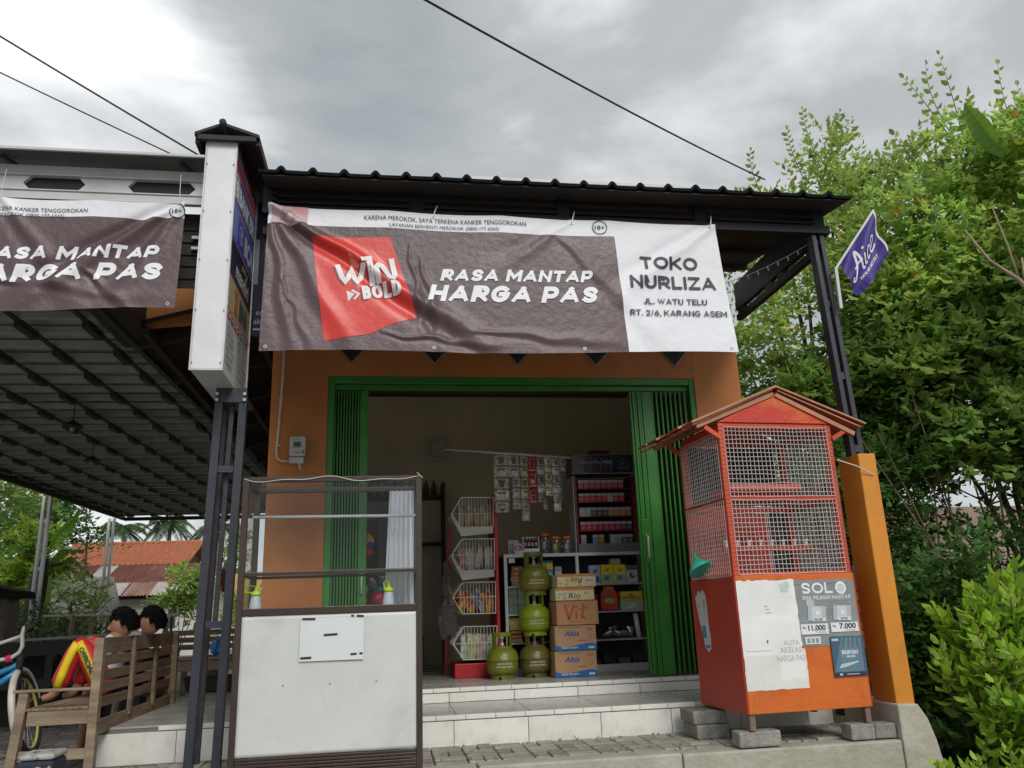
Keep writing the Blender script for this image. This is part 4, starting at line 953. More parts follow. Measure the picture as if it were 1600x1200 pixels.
# things on and around the cage
def funnel():
    t = thing('plastic_funnel', 'turquoise plastic funnel caught in the side mesh of the red cage', 'funnel', (2.12, 5.28, 1.1))
    teal = mat('teal_plastic', (0.03, 0.45, 0.30), 0.4, 0.1)
    mb = MB().lathe([(0.008, 0.155), (0.012, 0.10), (0.022, 0.085), (0.085, 0.025), (0.092, 0.0), (0.086, 0.0)], (0, 0, 0), 20)
    M = Matrix.Translation((2.10, 5.32, 1.06)) @ Matrix.Rotation(R(-14), 4, 'Y') @ Matrix.Rotation(R(-28), 4, 'X')
    mb.v = [M @ v for v in mb.v]; mb.build('cone', teal, t, smooth=True)
funnel()
cblock = mat('block_concrete', (0.27, 0.26, 0.235), 0.9, 0.35, 14, 1.0, 120)
def cblk(x0, y0, z0, x1, y1, z1, lab, joint=False):
    o = thing('concrete_block', lab, 'block', ((x0+x1)/2, (y0+y1)/2, z0))
    if joint:
        m = (x0+x1)/2+0.01; B(x0, y0, z0, m-0.002, y1, z1).build('brick', cblock, o, bevel=0.010); B(m+0.002, y0+0.004, z0, x1, y1, z1-0.003).build('brick', cblock, o, bevel=0.010)
    else: B(x0, y0, z0, x1, y1, z1).build('brick', cblock, o, bevel=0.012)
cblk(2.09, 4.965, -0.003, 2.36, 5.09, 0.088, 'rounded grey block under the front left leg of the cage')
cblk(2.83, 4.985, -0.003, 3.135, 5.11, 0.088, 'grey block pair under the front right leg of the cage', True)
cblk(1.975, 5.36, -0.003, 2.20, 5.62, 0.085, 'lower grey block under the rear left leg of the cage')
cblk(1.96, 5.37, 0.087, 2.19, 5.63, 0.170, 'upper grey block under the rear left leg of the cage')
MB().tube([(2.98, 4.95, 1.745), (3.12, 4.95, 1.70), (3.255, 4.985, 1.645)], 0.004, 6).build('wire', wirem)
tag(bpy.data.objects['wire'], 'thin pale wire running from the cage to the ochre column', 'wire')

# posters on the cage front: the cage's own plane
Mc = cg.matrix_basis
def onC(dy):
    return lambda u, v, l: Mc @ Vector((u, -0.012-dy-l, v))
def poster(name, pts, col, label, dy=0.0, cat='poster'):
    t = thing(name, label, cat, tuple(Mc @ Vector((pts[0][0], -0.012, pts[0][1])))); pr = Print(onC(dy), 0.0006); pr.poly(pts, col, 0.6); return t, pr
def torn(x0, z0, x1, z1, n=14, a=0.006, seed=0, edges='trbl'):
    P_ = []; rnd = random.Random(seed)
    for e_, (p0, p1) in zip('brtl', (((x0, z0), (x1, z0)), ((x1, z0), (x1, z1)), ((x1, z1), (x0, z1)), ((x0, z1), (x0, z0)))):
        for i in range(n):
            t = i/n; j = a if e_ in edges and i else 0
            P_.append((p0[0]+(p1[0]-p0[0])*t+rnd.uniform(-j, j), p0[1]+(p1[1]-p0[1])*t+rnd.uniform(-j, j)))
    return P_
t, p = poster('paper_poster', torn(0.0, 0.318, 0.425, 0.55, seed=1, a=0.003), (0.66, 0.66, 0.63), 'large faded blank white paper pasted on the left half of the orange cage front')
p.poly(torn(-0.001, 0.52, 0.405, 0.972, seed=2, a=0.007, edges='rt'), (0.74, 0.74, 0.73)); p.poly(torn(0.01, 0.76, 0.38, 0.962, seed=3, a=0.004), (0.70, 0.705, 0.70))
p.poly(torn(0.24, 0.37, 0.405, 0.60, seed=4, a=0.01), (0.72, 0.72, 0.71)); p.rect(0.02, 0.545, 0.20, 0.549, (0.40, 0.40, 0.38)); p.poly(torn(0.02, 0.325, 0.12, 0.38, seed=9, a=0.004), (0.66, 0.66, 0.64))
p.text('HARGA PAS', 0.225, 0.478, 0.038, (0.45, 0.45, 0.44), w=0.19, bold=0.02); p.text('AKELAS', 0.25, 0.53, 0.034, (0.45, 0.45, 0.44), w=0.15, bold=0.02); p.text('ALITA', 0.28, 0.575, 0.03, (0.50, 0.50, 0.49), w=0.11, bold=0.02)
p.poly([(0.17, 0.61), (0.178, 0.612), (0.176, 0.59), (0.168, 0.592)], (0.02, 0.04, 0.04)); p.poly(torn(0.30, 0.90, 0.36, 0.955, seed=7, a=0.012, n=6), (0.48, 0.56, 0.54))
for k in range(3): p.rect(0.175+0.005*k, 0.81-0.02*k, 0.20+0.012*k, 0.815-0.02*k, (0.35, 0.35, 0.34))
p.build('print', t)
t, p = poster('paper_poster', torn(0.405, 0.560, 0.832, 0.965, seed=5, a=0.004, edges='rt'), (0.22, 0.25, 0.26), 'grey price poster with two price boxes on the upper right of the cage front')
for k in range(16): p.poly(torn(0.41+0.02*(k % 3), 0.715+0.015*k, 0.80, 0.720+0.015*k, n=5, a=0.003, seed=k), (0.27+0.01*(k % 4), 0.31, 0.32))
p.stext('SOL', 0.450, 0.880, 0.068, (0.72, 0.73, 0.73), 0.225, 0.2); p.ring(0.735, 0.912, 0.040, 0.018, (0.72, 0.73, 0.73)); p.disc(0.735, 0.912, 0.02, (0.55, 0.6, 0.62))
p.stext('DUA PILIHAN MANTAP', 0.452, 0.842, 0.024, (0.66, 0.68, 0.68), 0.345, 0.22)
p.disc(0.50, 0.822, 0.03, (0.42, 0.46, 0.48))
for x in (0.47, 0.65):
    p.poly([(x, 0.715), (x+0.13, 0.705), (x+0.14, 0.80), (x+0.01, 0.805)], (0.40, 0.44, 0.46)); p.poly([(x+0.03, 0.72), (x+0.10, 0.715), (x+0.105, 0.80), (x+0.04, 0.80)], (0.50, 0.56, 0.60)); p.disc(x+0.075, 0.76, 0.014, (0.68, 0.70, 0.72)); p.rect(x+0.035, 0.71, x+0.125, 0.73, (0.62, 0.64, 0.66))
p.text('FILTER', 0.515, 0.714, 0.013, (0.1, 0.12, 0.14), w=0.06, bold=0.04); p.text('TETER', 0.70, 0.714, 0.013, (0.1, 0.12, 0.14), w=0.055, bold=0.04)
p.rect(0.412, 0.632, 0.605, 0.695, (0.70, 0.71, 0.71)); p.rect(0.625, 0.640, 0.822, 0.697, (0.70, 0.71, 0.71))
p.text('Rp', 0.425, 0.666, 0.016, (0.1, 0.12, 0.14), bold=0.03); p.text('11.000', 0.462, 0.655, 0.032, (0.07, 0.09, 0.11), w=0.125, bold=0.045)
p.text('Rp', 0.640, 0.670, 0.014, (0.1, 0.12, 0.14), bold=0.03); p.text('7.000', 0.685, 0.660, 0.032, (0.07, 0.09, 0.11), w=0.12, bold=0.045)
p.text('/12 Batang', 0.51, 0.640, 0.010, (0.15, 0.17, 0.2), w=0.075); p.text('/10 Batang', 0.72, 0.645, 0.010, (0.15, 0.17, 0.2), w=0.075)
p.rect(0.43, 0.572, 0.54, 0.618, (0.60, 0.62, 0.62)); 
for k in range(3): p.rect(0.445+k*0.03, 0.58, 0.465+k*0.03, 0.608, (0.25, 0.27, 0.28))
p.build('print', t)
t, p = poster('paper_poster', torn(0.605, 0.372, 0.838, 0.612, seed=6, a=0.003, edges='t'), (0.045, 0.10, 0.155), 'dark blue poster on the lower right of the orange cage front', dy=0.009)
for k in range(5): p.poly([(0.61+k*0.04, 0.40), (0.66+k*0.04, 0.40), (0.70+k*0.03, 0.605), (0.68+k*0.03, 0.605)], (0.09+0.03*(k % 3), 0.17+0.03*(k % 2), 0.24))
p.poly([(0.665, 0.455), (0.80, 0.475), (0.795, 0.545), (0.66, 0.535)], (0.12, 0.2, 0.26)); p.stext('SUKUN', 0.672, 0.503, 0.024, (0.7, 0.72, 0.75), 0.115, 0.2); p.text('MACIN', 0.705, 0.484, 0.012, (0.6, 0.63, 0.66), w=0.06, bold=0.04)
p.poly([(0.64, 0.42), (0.70, 0.43), (0.79, 0.455), (0.78, 0.462), (0.66, 0.445)], (0.42, 0.5, 0.55)); p.rect(0.607, 0.374, 0.836, 0.395, (0.02, 0.03, 0.06)); p.rect(0.64, 0.379, 0.66, 0.39, (0.5, 0.55, 0.6)); p.rect(0.69, 0.382, 0.78, 0.387, (0.4, 0.45, 0.5)); p.rect(0.612, 0.585, 0.66, 0.60, (0.45, 0.5, 0.55))
p.build('print', t)
def onCs(u, v, l): return Mc @ Vector((-0.0112-l, u, v))
t = thing('sticker', 'torn white label remnant on the red left side of the cage', 'sticker', tuple(Mc @ Vector((-0.012, 0.5, 0.7)))); p = Print(onCs, 0.0006)
# side face is viewed from the left: u grows away from the camera
pts = [(0.40, 0.55), (0.44, 0.53), (0.49, 0.56), (0.505, 0.64), (0.545, 0.74), (0.57, 0.85), (0.575, 0.89), (0.56, 0.905), (0.545, 0.895), (0.53, 0.925), (0.51, 0.93), (0.49, 0.905), (0.47, 0.928), (0.44, 0.93), (0.415, 0.90), (0.405, 0.83), (0.405, 0.70), (0.39, 0.62)]
p.poly(pts, (0.55, 0.56, 0.55)); p.rect(0.41, 0.555, 0.475, 0.575, (0.05, 0.2, 0.5)); p.rect(0.45, 0.62, 0.505, 0.70, (0.06, 0.22, 0.5)); p.rect(0.505, 0.835, 0.555, 0.84, (0.2, 0.2, 0.22)); p.rect(0.51, 0.82, 0.55, 0.824, (0.2, 0.2, 0.22)); p.disc(0.45, 0.84, 0.018, (0.35, 0.36, 0.37), ry=0.03)
for k in range(4): p.rect(0.42, 0.73+k*0.02, 0.46, 0.734+k*0.02, (0.3, 0.3, 0.32))
p.build('print', t)

# ================================================================== inside the shop
FZ = 0.296
steel_r = mat('rack_red', (0.50, 0.012, 0.014), 0.38, 0.12, 3, 0.15, 30)
wire_w = mat('basket_wire', (0.72, 0.72, 0.66), 0.4, 0.08)
rk = thing('snack_rack', 'red snack rack with four white wire baskets, left of the gas cylinders', 'rack', (0.78, 7.6, FZ))
B(0.948, 7.36, FZ, 0.978, 7.86, 1.90).build('back_panel', steel_r, rk, bevel=0.004)
B(0.565, 7.35, FZ, 0.947, 7.86, 0.415).build('base', steel_r, rk, bevel=0.006)
MB().bar((0.52, 7.84, FZ), (0.565, 7.84, 1.64), 0.03, 0.03).build('post', steel_r, rk)
def pack_mesh(name, m, sx, sy, sz, seed=0):          # soft pillow pack, crimped at top and bottom
    rnd = random.Random(seed); ph = rnd.uniform(0, 9)
    def fn(s):
        def f(u, v):
            w = 1-0.06*math.sin(v*math.pi); t = max(0, math.sin(u*math.pi))**0.5*max(0, math.sin(v*math.pi))**0.5
            n = 0.15*noise.noise(Vector((u*4+ph, v*4, s)))
            return ((u-0.5)*sx*w, s*(t*(0.5+n))*sy, (v-0.5)*sz)
        return f
    mb = MB().grid(fn(1), 6, 8).grid(fn(-1), 6, 8)
    k = name+m.name+str(seed)
    me = bpy.data.meshes.new(name); me.from_pydata([tuple(v) for v in mb.v], [], mb.f); me.materials.append(m); me.shade_smooth(); return me
def packmat(name, c1, c2, sc=9):
    return mat(name, c1, 0.28, 0.1, sc, 0.5, 18, col2=c2, thr=(0.42, 0.56))
sets = [('brown', [packmat('pk_tan', (0.34, 0.20, 0.10), (0.42, 0.30, 0.18)), packmat('pk_tan2', (0.30, 0.17, 0.09), (0.48, 0.36, 0.24))], 'tan snack bag'),
        ('white', [packmat('pk_white', (0.45, 0.43, 0.38), (0.58, 0.56, 0.50), 40), packmat('pk_redw', (0.5, 0.10, 0.06), (0.5, 0.45, 0.4), 30)], 'pale snack bag'),
        ('mixed', [packmat('pk_red', (0.5, 0.02, 0.02), (0.75, 0.5, 0.04), 14), packmat('pk_yel', (0.7, 0.45, 0.02), (0.5, 0.04, 0.03), 12), packmat('pk_blue', (0.04, 0.1, 0.4), (0.6, 0.5, 0.5), 14)], 'bright snack bag'),
        ('pastel', [packmat('pk_pg', (0.18, 0.42, 0.22), (0.6, 0.6, 0.5), 18), packmat('pk_py', (0.62, 0.52, 0.10), (0.62, 0.58, 0.42), 18), packmat('pk_pp', (0.5, 0.3, 0.28), (0.6, 0.6, 0.55), 20)], 'pastel noodle bag')]
bz = [(1.59, 1.86, 1.712), (1.205, 1.482, 1.344), (0.829, 1.10, 0.973), (0.445, 0.72, 0.583)]
where = ['topmost basket', 'second basket down', 'third basket down', 'lowest basket']
for bi, (zb, zt_, za) in enumerate(bz):
    mb = MB(); prof = [(0.944, zt_), (0.648, zt_+0.004), (0.556, za), (0.643, zb+0.003), (0.936, zb)]
    ya, yb_ = 7.35, 7.82
    for y in (ya, yb_):
        P_ = [(a, y, b) for a, b in prof]
        for q, w in zip(P_, P_[1:]+P_[:1]): mb.tube([q, w], 0.0045, 5, caps=False)
        mb.tube([(0.556, y, za), (0.942, y, za)], 0.003, 5)
        for k in range(1, 12):
            x = 0.60+k*0.0285
            if x < 0.648: t = (x-0.556)/(0.648-0.556); zl, zh = za+(zb-za)*t, za+(zt_-za)*t
            else: zl, zh = zb, zt_
            mb.tube([(x, y, zl), (x, y, zh)], 0.0028, 4, caps=False)
    for k in range(13):
        y = ya+(yb_-ya)*k/12
        mb.tube([(0.648, y, zt_), (0.556, y, za), (0.643, y, zb)], 0.0028, 4, caps=False)
    bk = mb.build('basket', wire_w, rk, fix=False)
    MB().add([(0.556, 7.352, za-0.01), (0.643, 7.352, zb), (0.936, 7.352, zb-0.002), (0.936, 7.81, zb-0.002), (0.643, 7.81, zb), (0.556, 7.81, za-0.01),], [(1, 2, 3, 4), (0, 1, 4, 5)]).build('basket_sheet', wire_w, rk, thick=0.003)
    MB().add([(0.552, 7.345, za-0.02), (0.64, 7.30, zb-0.085), (0.93, 7.30, zb-0.06), (0.93, 7.346, zb-0.004), (0.64, 7.346, zb-0.004)], [(0, 1, 4), (1, 2, 3, 4)]).build('front_lip', wire_w, rk, thick=0.003) if bi < 2 else None
    ms = sets[bi][1]
    protos = [pack_mesh('bag', m_, 0.13, 0.07, 0.20, i) for i, m_ in enumerate(ms)]
    for k in range(7):
        x = 0.665+(k % 4)*0.075+random.uniform(-.01, .01); y = 7.42+(k//4)*0.13
        o = bpy.data.objects.new('snack_bag', protos[k % len(protos)] if bi != 1 else protos[1 if k in (0, 4) else 0]); COL.objects.link(o)
        o.location = (x, y, zb+0.105+random.uniform(-.005, .012)); o.rotation_euler = (random.uniform(-.2, .2), random.uniform(-.25, .25) if bi != 2 else random.uniform(-.9, .9), random.uniform(0.2, 1.0))
        tag(o, '%s, %s in the %s row of the %s' % (sets[bi][2], ['leftmost', 'second from left', 'third from left', 'rightmost'][k % 4] if k < 4 else ['leftmost', 'middle one', 'rightmost'][k-4], 'front' if k < 4 else 'back', where[bi]), 'snack bag', 'snack bags in the %s' % where[bi])

# gas cylinders
def gasmat(n, c, c2): return mat(n, c, 0.38, 0.15, 7, 0.25, 40, col2=c2, thr=(0.5, 0.72))
def cylinder(x, y, z, m, label, sc=1.0, rot=0.0):
    t = thing('gas_cylinder', label, 'gas cylinder', (x, y, z))
    prof = [(0.092, 0.033), (0.118, 0.045), (0.132, 0.07), (0.135, 0.10), (0.135, 0.148), (0.1375, 0.150), (0.1375, 0.156), (0.135, 0.158), (0.133, 0.185), (0.122, 0.215), (0.095, 0.243), (0.055, 0.258), (0.03, 0.262)]
    MB().lathe([(r*sc, q) for r, q in prof], (x, y, z), 36).build('body', m, t, smooth=True)
    mb = MB(); n = 24
    for k in range(n):
        a0 = 2*math.pi*k/n; a1 = 2*math.pi*(k+1)/n
        if k % 8 in (0,): z0_ = 0.018
        else: z0_ = 0.0
        mb.bar((x+0.098*math.cos(a0), y+0.098*math.sin(a0), z+0.018+z0_/2), (x+0.098*math.cos(a1), y+0.098*math.sin(a1), z+0.018+z0_/2), 0.006, 0.036-z0_)
    mb.build('foot_ring', m, t)
    # collar: a ring sleeve with two hand openings
    mb = MB(); n = 40; rc = 0.083
    for k in range(n):
        a0 = 2*math.pi*k/n+rot; a1 = 2*math.pi*(k+1)/n+rot; f = (k % 20)/20
        lo_, hi_ = 0.245, 0.372
        open_ = 0.28 < f < 0.80
        for (q0, q1) in ([(lo_-.01, 0.262), (0.335, hi_)] if open_ and k < 20 else [(lo_-.01, hi_)] if not open_ else [(lo_-.01, 0.262), (0.345, hi_)]):
            p0 = Vector((x+rc*math.cos(a0), y+rc*math.sin(a0), z+(q0+q1)/2)); p1 = Vector((x+rc*math.cos(a1), y+rc*math.sin(a1), z+(q0+q1)/2))
            mb.bar(p0, p1, 0.005, q1-q0)
    mb.build('collar', m, t)
    MB().lathe([(0.018, 0.255), (0.018, 0.285), (0.012, 0.288), (0.012, 0.315), (0.017, 0.317), (0.017, 0.335), (0.006, 0.338)], (x, y, z), 12).build('valve', galv, t, smooth=True)
    def cyl(u, v, l):
        a = -math.pi/2+u/0.136; rr = 0.1365+l
        return (x+rr*math.cos(a), y+rr*math.sin(a), z+v)
    p = Print(cyl, 0.001); ink_ = (0.55, 0.57, 0.45)
    p.text('HANYA UNTUK', 0.0, 0.118, 0.016, ink_, w=0.13, align='c', bold=0.02); p.text('MASYARAKAT MISKIN', 0.0, 0.095, 0.013, ink_, w=0.14, align='c', bold=0.02)
    p.text('3kg', -0.035, 0.165, 0.022, ink_, w=0.04, bold=0.02)
    p.build('print', t, cell=0.02)
gA = gasmat('gas_olive', (0.17, 0.19, 0.015), (0.09, 0.085, 0.02)); gB = gasmat('gas_brown', (0.13, 0.115, 0.022), (0.09, 0.06, 0.025))
gC = gasmat('gas_lime', (0.22, 0.30, 0.014), (0.17, 0.23, 0.02)); gD = gasmat('gas_olive2', (0.17, 0.16, 0.022), (0.11, 0.10, 0.03))
cylinder(0.952, 7.10, FZ, gA, 'olive green gas cylinder standing alone on the floor in front of the rack', rot=-0.1)
cylinder(1.245, 7.16, FZ, gB, 'brownish worn gas cylinder at the bottom of the stack of three', rot=-0.1)
cylinder(1.252, 7.15, FZ+0.335, gC, 'clean lime green gas cylinder in the middle of the stack of three', rot=-0.1)
cylinder(1.262, 7.15, FZ+0.67, gD, 'dull olive gas cylinder on top of the stack of three', rot=-0.1)

# cartons
card = mat('cardboard', (0.42, 0.25, 0.135), 0.85, 0.12, 3, 0.25, 25); card2 = mat('cardboard_red', (0.46, 0.24, 0.12), 0.85, 0.12, 3, 0.25, 25)
cream_c = mat('carton_cream', (0.62, 0.52, 0.30), 0.7, 0.08, 3)
def carton(x0, x1, z0, z1, y, m, label, pr, d=0.30, rz=0.0):
    t = thing('carton', label, 'carton', ((x0+x1)/2, y+d/2, z0), rz=rz)
    hx = (x1-x0)/2; h = z1-z0
    B(-hx, -d/2, 0.001, hx, d/2, h-0.002).build('box', m, t, local=True, bevel=0.004)
    B(-hx+0.002, -0.003, h-0.0022, hx-0.002, 0.003, h-0.0005).build('flap_seam', mat('tape_clear', (0.45, 0.30, 0.16), 0.3), t, local=True)
    p = Print(lambda u, v, l: (u-hx, -d/2-l, v), 0.0008); pr(p, x1-x0, h); p.build('print', t, local=True)
bl_, or_ = (0.02, 0.13, 0.36), (0.55, 0.20, 0.04)
def altis(p, w, h):
    p.poly([(0, 0.002), (w, 0.002), (w, 0.045)]+[(w*(1-k/12), 0.045+0.012*math.sin(k/12*5.5+0.6)) for k in range(1, 12)]+[(0, 0.05)], bl_)
    p.disc(w*0.40, h*0.66, 0.075, (0.48, 0.26, 0.10), ry=0.042); p.disc(w*0.40, h*0.66, 0.071, (0.42, 0.25, 0.135), ry=0.038)
    p.text('Altis', w*0.40, h*0.58, 0.042, (0.02, 0.08, 0.32), w=0.125, bold=0.03, shear=0.25, align='c')
    p.text('AIR MINUM DALAM KEMASAN', w*0.1, h*0.90, 0.010, (0.2, 0.12, 0.07), w=w*0.55, bold=0.02)
    p.text('AIR MINERAL', w*0.55, h*0.37, 0.011, (0.2, 0.12, 0.07), w=w*0.2, bold=0.02); p.text('SEGAR TIAP SAAT', w*0.15, 0.018, 0.014, (0.6, 0.6, 0.58), w=w*0.4, bold=0.03)
    p.rect(w*0.80, 0.015, w*0.94, 0.032, (0.6, 0.6, 0.58))
    for k in range(4): p.rect(w*0.78+k*0.013, h*0.78, w*0.78+k*0.013+0.008, h*0.80+0.018, (0.25, 0.15, 0.08))
    p.rect(w*0.82, h*0.45, w*0.90, h*0.58, (0.25, 0.15, 0.08)); p.rect(w*0.83, h*0.46, w*0.89, h*0.57, (0.42, 0.25, 0.135))
carton(1.365, 1.722, FZ, FZ+0.207, 6.9, card, 'brown drinks carton with a blue wave, lowest of the carton stack', altis)
carton(1.378, 1.732, FZ+0.209, FZ+0.412, 6.9, card, 'brown drinks carton with a blue wave, second from the bottom of the stack', altis, rz=R(-1.5))
def vit(p, w, h):
    c = (0.42, 0.09, 0.04)
    for pts, wd in (([(0.075, 0.165), (0.105, 0.05), (0.155, 0.16)], 0.022), ([(0.17, 0.11), (0.175, 0.055)], 0.017), ([(0.235, 0.165), (0.22, 0.06), (0.25, 0.055)], 0.019), ([(0.20, 0.125), (0.275, 0.14)], 0.014)):
        V, F = slab(pts, wd); p.raw(V, F, c)
    p.disc(0.175, 0.145, 0.011, c); p.rect(0.11, 0.025, 0.22, 0.029, (0.36, 0.12, 0.07))
carton(1.392, 1.757, FZ+0.414, FZ+0.612, 6.9, card2, 'plain brown carton with big red brush lettering in the middle of the stack', vit, rz=R(1.5))
def rio(flip):
    def f(p, w, h):
        p.rect(0, h*0.78, w, h, (0.50, 0.20, 0.07)); p.rect(0.003, h*0.05, w-0.003, h*0.78, (0.62, 0.52, 0.30))
        r = math.pi if flip else 0; cx = w*0.5
        p.text('Rio', cx+(0.05 if flip else -0.055), h*(0.68 if flip else 0.18), 0.045, (0.06, 0.04, 0.02), w=0.10, bold=0.01, shear=0.2, rot=r)
        for x, y, c in ((0.05, 0.3, (0.25, 0.45, 0.08)), (0.23, 0.5, (0.25, 0.45, 0.1)), (0.75, 0.55, (0.5, 0.3, 0.1)), (0.2, 0.2, (0.5, 0.3, 0.1)), (0.55, 0.15, (0.5, 0.35, 0.1))): p.disc(w*x+0.01, h*y, 0.013, c)
        p.rect(w*(0.70 if flip else 0.04), h*0.32, w*(0.97 if flip else 0.30), h*0.66, (0.60, 0.58, 0.5)); p.text('GOCOT' if not flip else 'LEDOO', w*(0.72 if flip else 0.06), h*0.40, 0.020, (0.12, 0.1, 0.15), w=w*0.22, bold=0.03)
    return f
carton(1.398, 1.735, FZ+0.614, FZ+0.722, 6.9, cream_c, 'cream and orange snack carton, second from the top of the stack', rio(False), rz=R(-1))
carton(1.412, 1.752, FZ+0.724, FZ+0.835, 6.9, cream_c, 'cream and orange snack carton printed upside down, on top of the stack', rio(True), rz=R(1))

# counter
alm = mat('counter_aluminium', (0.50, 0.51, 0.52), 0.38, 0.12, 4, 0.1, 30, metal=0.2); darkb = mat('counter_dark', (0.035, 0.035, 0.037), 0.6, 0.2)
ct = thing('display_counter', 'aluminium framed open display counter across the shop, loaded with goods', 'counter', (1.65, 7.55, FZ))
cx0, cx1, cy0, cy1, cz = 1.025, 2.40, 7.35, 7.78, 1.338
for x in (cx0, 1.690, cx1-0.028):
    B(x, cy0, FZ if x != 1.69 else 1.06, x+0.028, cy0+0.028, cz-0.03).build('post', alm, ct)
B(cx0, cy0-0.003, cz-0.028, cx1, cy0+0.027, cz).build('rail', alm, ct)
B(cx0, cy0+0.028, cz-0.012, cx1, cy1, cz).build('top', alm, ct)
for z in (1.055, 0.812, 0.568): B(cx0+0.029, cy0+0.01, z-0.012, cx1-0.029, cy1-0.02, z).build('shelf', alm, ct)
B(cx0, cy0+0.01, FZ, cx1, cy0+0.03, FZ+0.06).build('plinth', alm, ct)
B(cx0, cy1-0.018, FZ, cx1, cy1-0.002, cz-0.013).build('back_panel', darkb, ct)
B(cx0+0.002, cy0+0.03, FZ, cx0+0.008, cy1-0.02, cz-0.013).build('side_panel', darkb, ct)
B(cx0+0.045, 7.352, 1.262, cx0+0.10, 7.356, 1.302).build('label_plate', paper, ct)

def goods(name, cat, label, x0, y0, z0, x1, y1, z1, col, pr=None, rough=0.45, group=None, rz=0.0):
    t = thing(name, label, cat, ((x0+x1)/2, (y0+y1)/2, z0), group=group, rz=rz); hx, hy = (x1-x0)/2, (y1-y0)/2
    B(-hx, -hy, 0.0008, hx, hy, z1-z0).build('box', flat(col, rough), t, local=True, bevel=0.002)
    if pr: p = Print(lambda u, v, l: (u-hx, -hy-l, v), 0.0006); pr(p, x1-x0, z1-z0); p.build('print', t, local=True)
    return t
def stack(n, label, cat, x0, x1, z0, z1, cols, y=7.42, group=None, d=0.12, pr=None, name='pack'):
    h = (z1-z0)/n
    ords = ['lowest', 'second from below', 'third from below', 'fourth from below', 'fifth from below', 'sixth from below', 'seventh from below']
    for k in range(n):
        c = cols[k % len(cols)]; dx = random.uniform(-.006, .006)
        goods(name, cat, '%s, %s of its pile' % (label, ords[k] if k < n-1 or n == 1 else 'topmost'), x0+dx, y, z0+k*h, x1+dx, y+d, z0+(k+1)*h-0.002, c, pr, group=group)
S1, S2, S3 = 1.0555, 0.8125, 0.5685
band = lambda c: (lambda p, w, h: (p.rect(w*.1, h*.25, w*.9, h*.75, c), p.rect(w*.2, h*.4, w*.6, h*.6, (0.6, 0.55, 0.5))))
stack(4, 'biscuit pack at the left of the top left shelf', 'biscuit pack', 1.10, 1.20, S1, 1.235, [(0.55, 0.42, 0.10), (0.6, 0.5, 0.2), (0.65, 0.22, 0.03), (0.30, 0.16, 0.08)], pr=band((0.3, 0.12, 0.04)), name='biscuit_pack')
stack(3, 'cream pack beside the biscuit packs, top left shelf', 'biscuit pack', 1.21, 1.32, S1, 1.215, [(0.55, 0.45, 0.15), (0.5, 0.42, 0.3), (0.45, 0.2, 0.1)], y=7.44, pr=band((0.5, 0.3, 0.05)), name='biscuit_pack')
for i, (x, lab) in enumerate(((1.385, 'left'), (1.455, 'right'))):
    t = thing('diaper_pack', 'blue and yellow soft pack, %s one of the pair behind the top cylinder' % lab, 'soft pack', (x, 7.45, S1))
    o = bpy.data.objects.new('bag', pack_mesh('bag', packmat('pk_bluey', (0.08, 0.25, 0.6), (0.15, 0.4, 0.75), 10), 0.085, 0.06, 0.225, i)); COL.objects.link(o); o.parent = t; o.location = (0, 0, 0.112)
    p = Print(lambda u, v, l: (u, -0.034-l, v)); p.disc(0, 0.085, 0.028, (0.6, 0.62, 0.65)); p.rect(-0.022, 0.075, 0.022, 0.092, (0.03, 0.1, 0.45)); p.rect(-0.03, 0.14, 0.03, 0.20, (0.7, 0.58, 0.03)); p.build('print', t, local=True)
goods('cotton_pack', 'soft pack', 'grey white pack right of the blue soft packs', 1.51, 7.46, S1, 1.58, 7.5, S1+0.17, (0.35, 0.32, 0.30), band((0.55, 0.55, 0.55)))
mf = (0.55, 0.70, 0.85)
goods('milk_box', 'milk box', 'light blue box at the left of the top right shelf', 1.833, 7.42, S1, 1.935, 7.5, S1+0.170, (0.28, 0.42, 0.62), lambda p, w, h: (p.poly([(w*.3, h*.6), (w*.5, h*.75), (w*.8, h*.8), (w*.55, h*.62), (w*.45, h*.5)], (0.03, 0.05, 0.1)), p.rect(w*.55, h*.1, w*.85, h*.4, (0.05, 0.08, 0.2))))
def ybox(p, w, h):
    p.disc(w*.5, h*.75, 0.02, (0.65, 0.12, 0.03)); p.disc(w*.5, h*.82, 0.012, (0.6, 0.4, 0.25)); p.rect(w*.12, h*.1, w*.88, h*.48, (0.1, 0.45, 0.6)); p.disc(w*.5, h*.3, 0.022, (0.5, 0.1, 0.1)); p.disc(w*.42, h*.27, 0.012, (0.05, 0.08, 0.4))
goods('milk_box', 'milk box', 'yellow box with round red logo, left of the two yellow boxes', 1.942, 7.42, S1, 2.055, 7.5, S1+0.172, (0.75, 0.58, 0.02), ybox)
goods('milk_box', 'milk box', 'yellow box with round red logo, right of the two yellow boxes', 2.062, 7.42, S1, 2.178, 7.5, S1+0.170, (0.75, 0.58, 0.02), ybox)
goods('milk_box', 'milk box', 'white and black box at the right end of the top right shelf', 2.185, 7.42, S1, 2.29, 7.5, S1+0.155, (0.50, 0.50, 0.50), lambda p, w, h: (p.disc(w*.5, h*.45, 0.028, (0.08, 0.08, 0.08)), p.rect(0.002, h*.75, w-.002, h*.98, (0.1, 0.1, 0.1)), p.disc(w*.6, h*.5, 0.012, (0.5, 0.5, 0.5))))
goods('small_box', 'small box', 'small beige box lying on top of the yellow boxes', 2.04, 7.44, S1+0.174, 2.14, 7.50, S1+0.225, (0.38, 0.34, 0.20))
t = thing('detergent_pouch', 'orange and pink detergent pouch with a rounded top on the middle right shelf', 'pouch', (2.01, 7.46, S2)); 
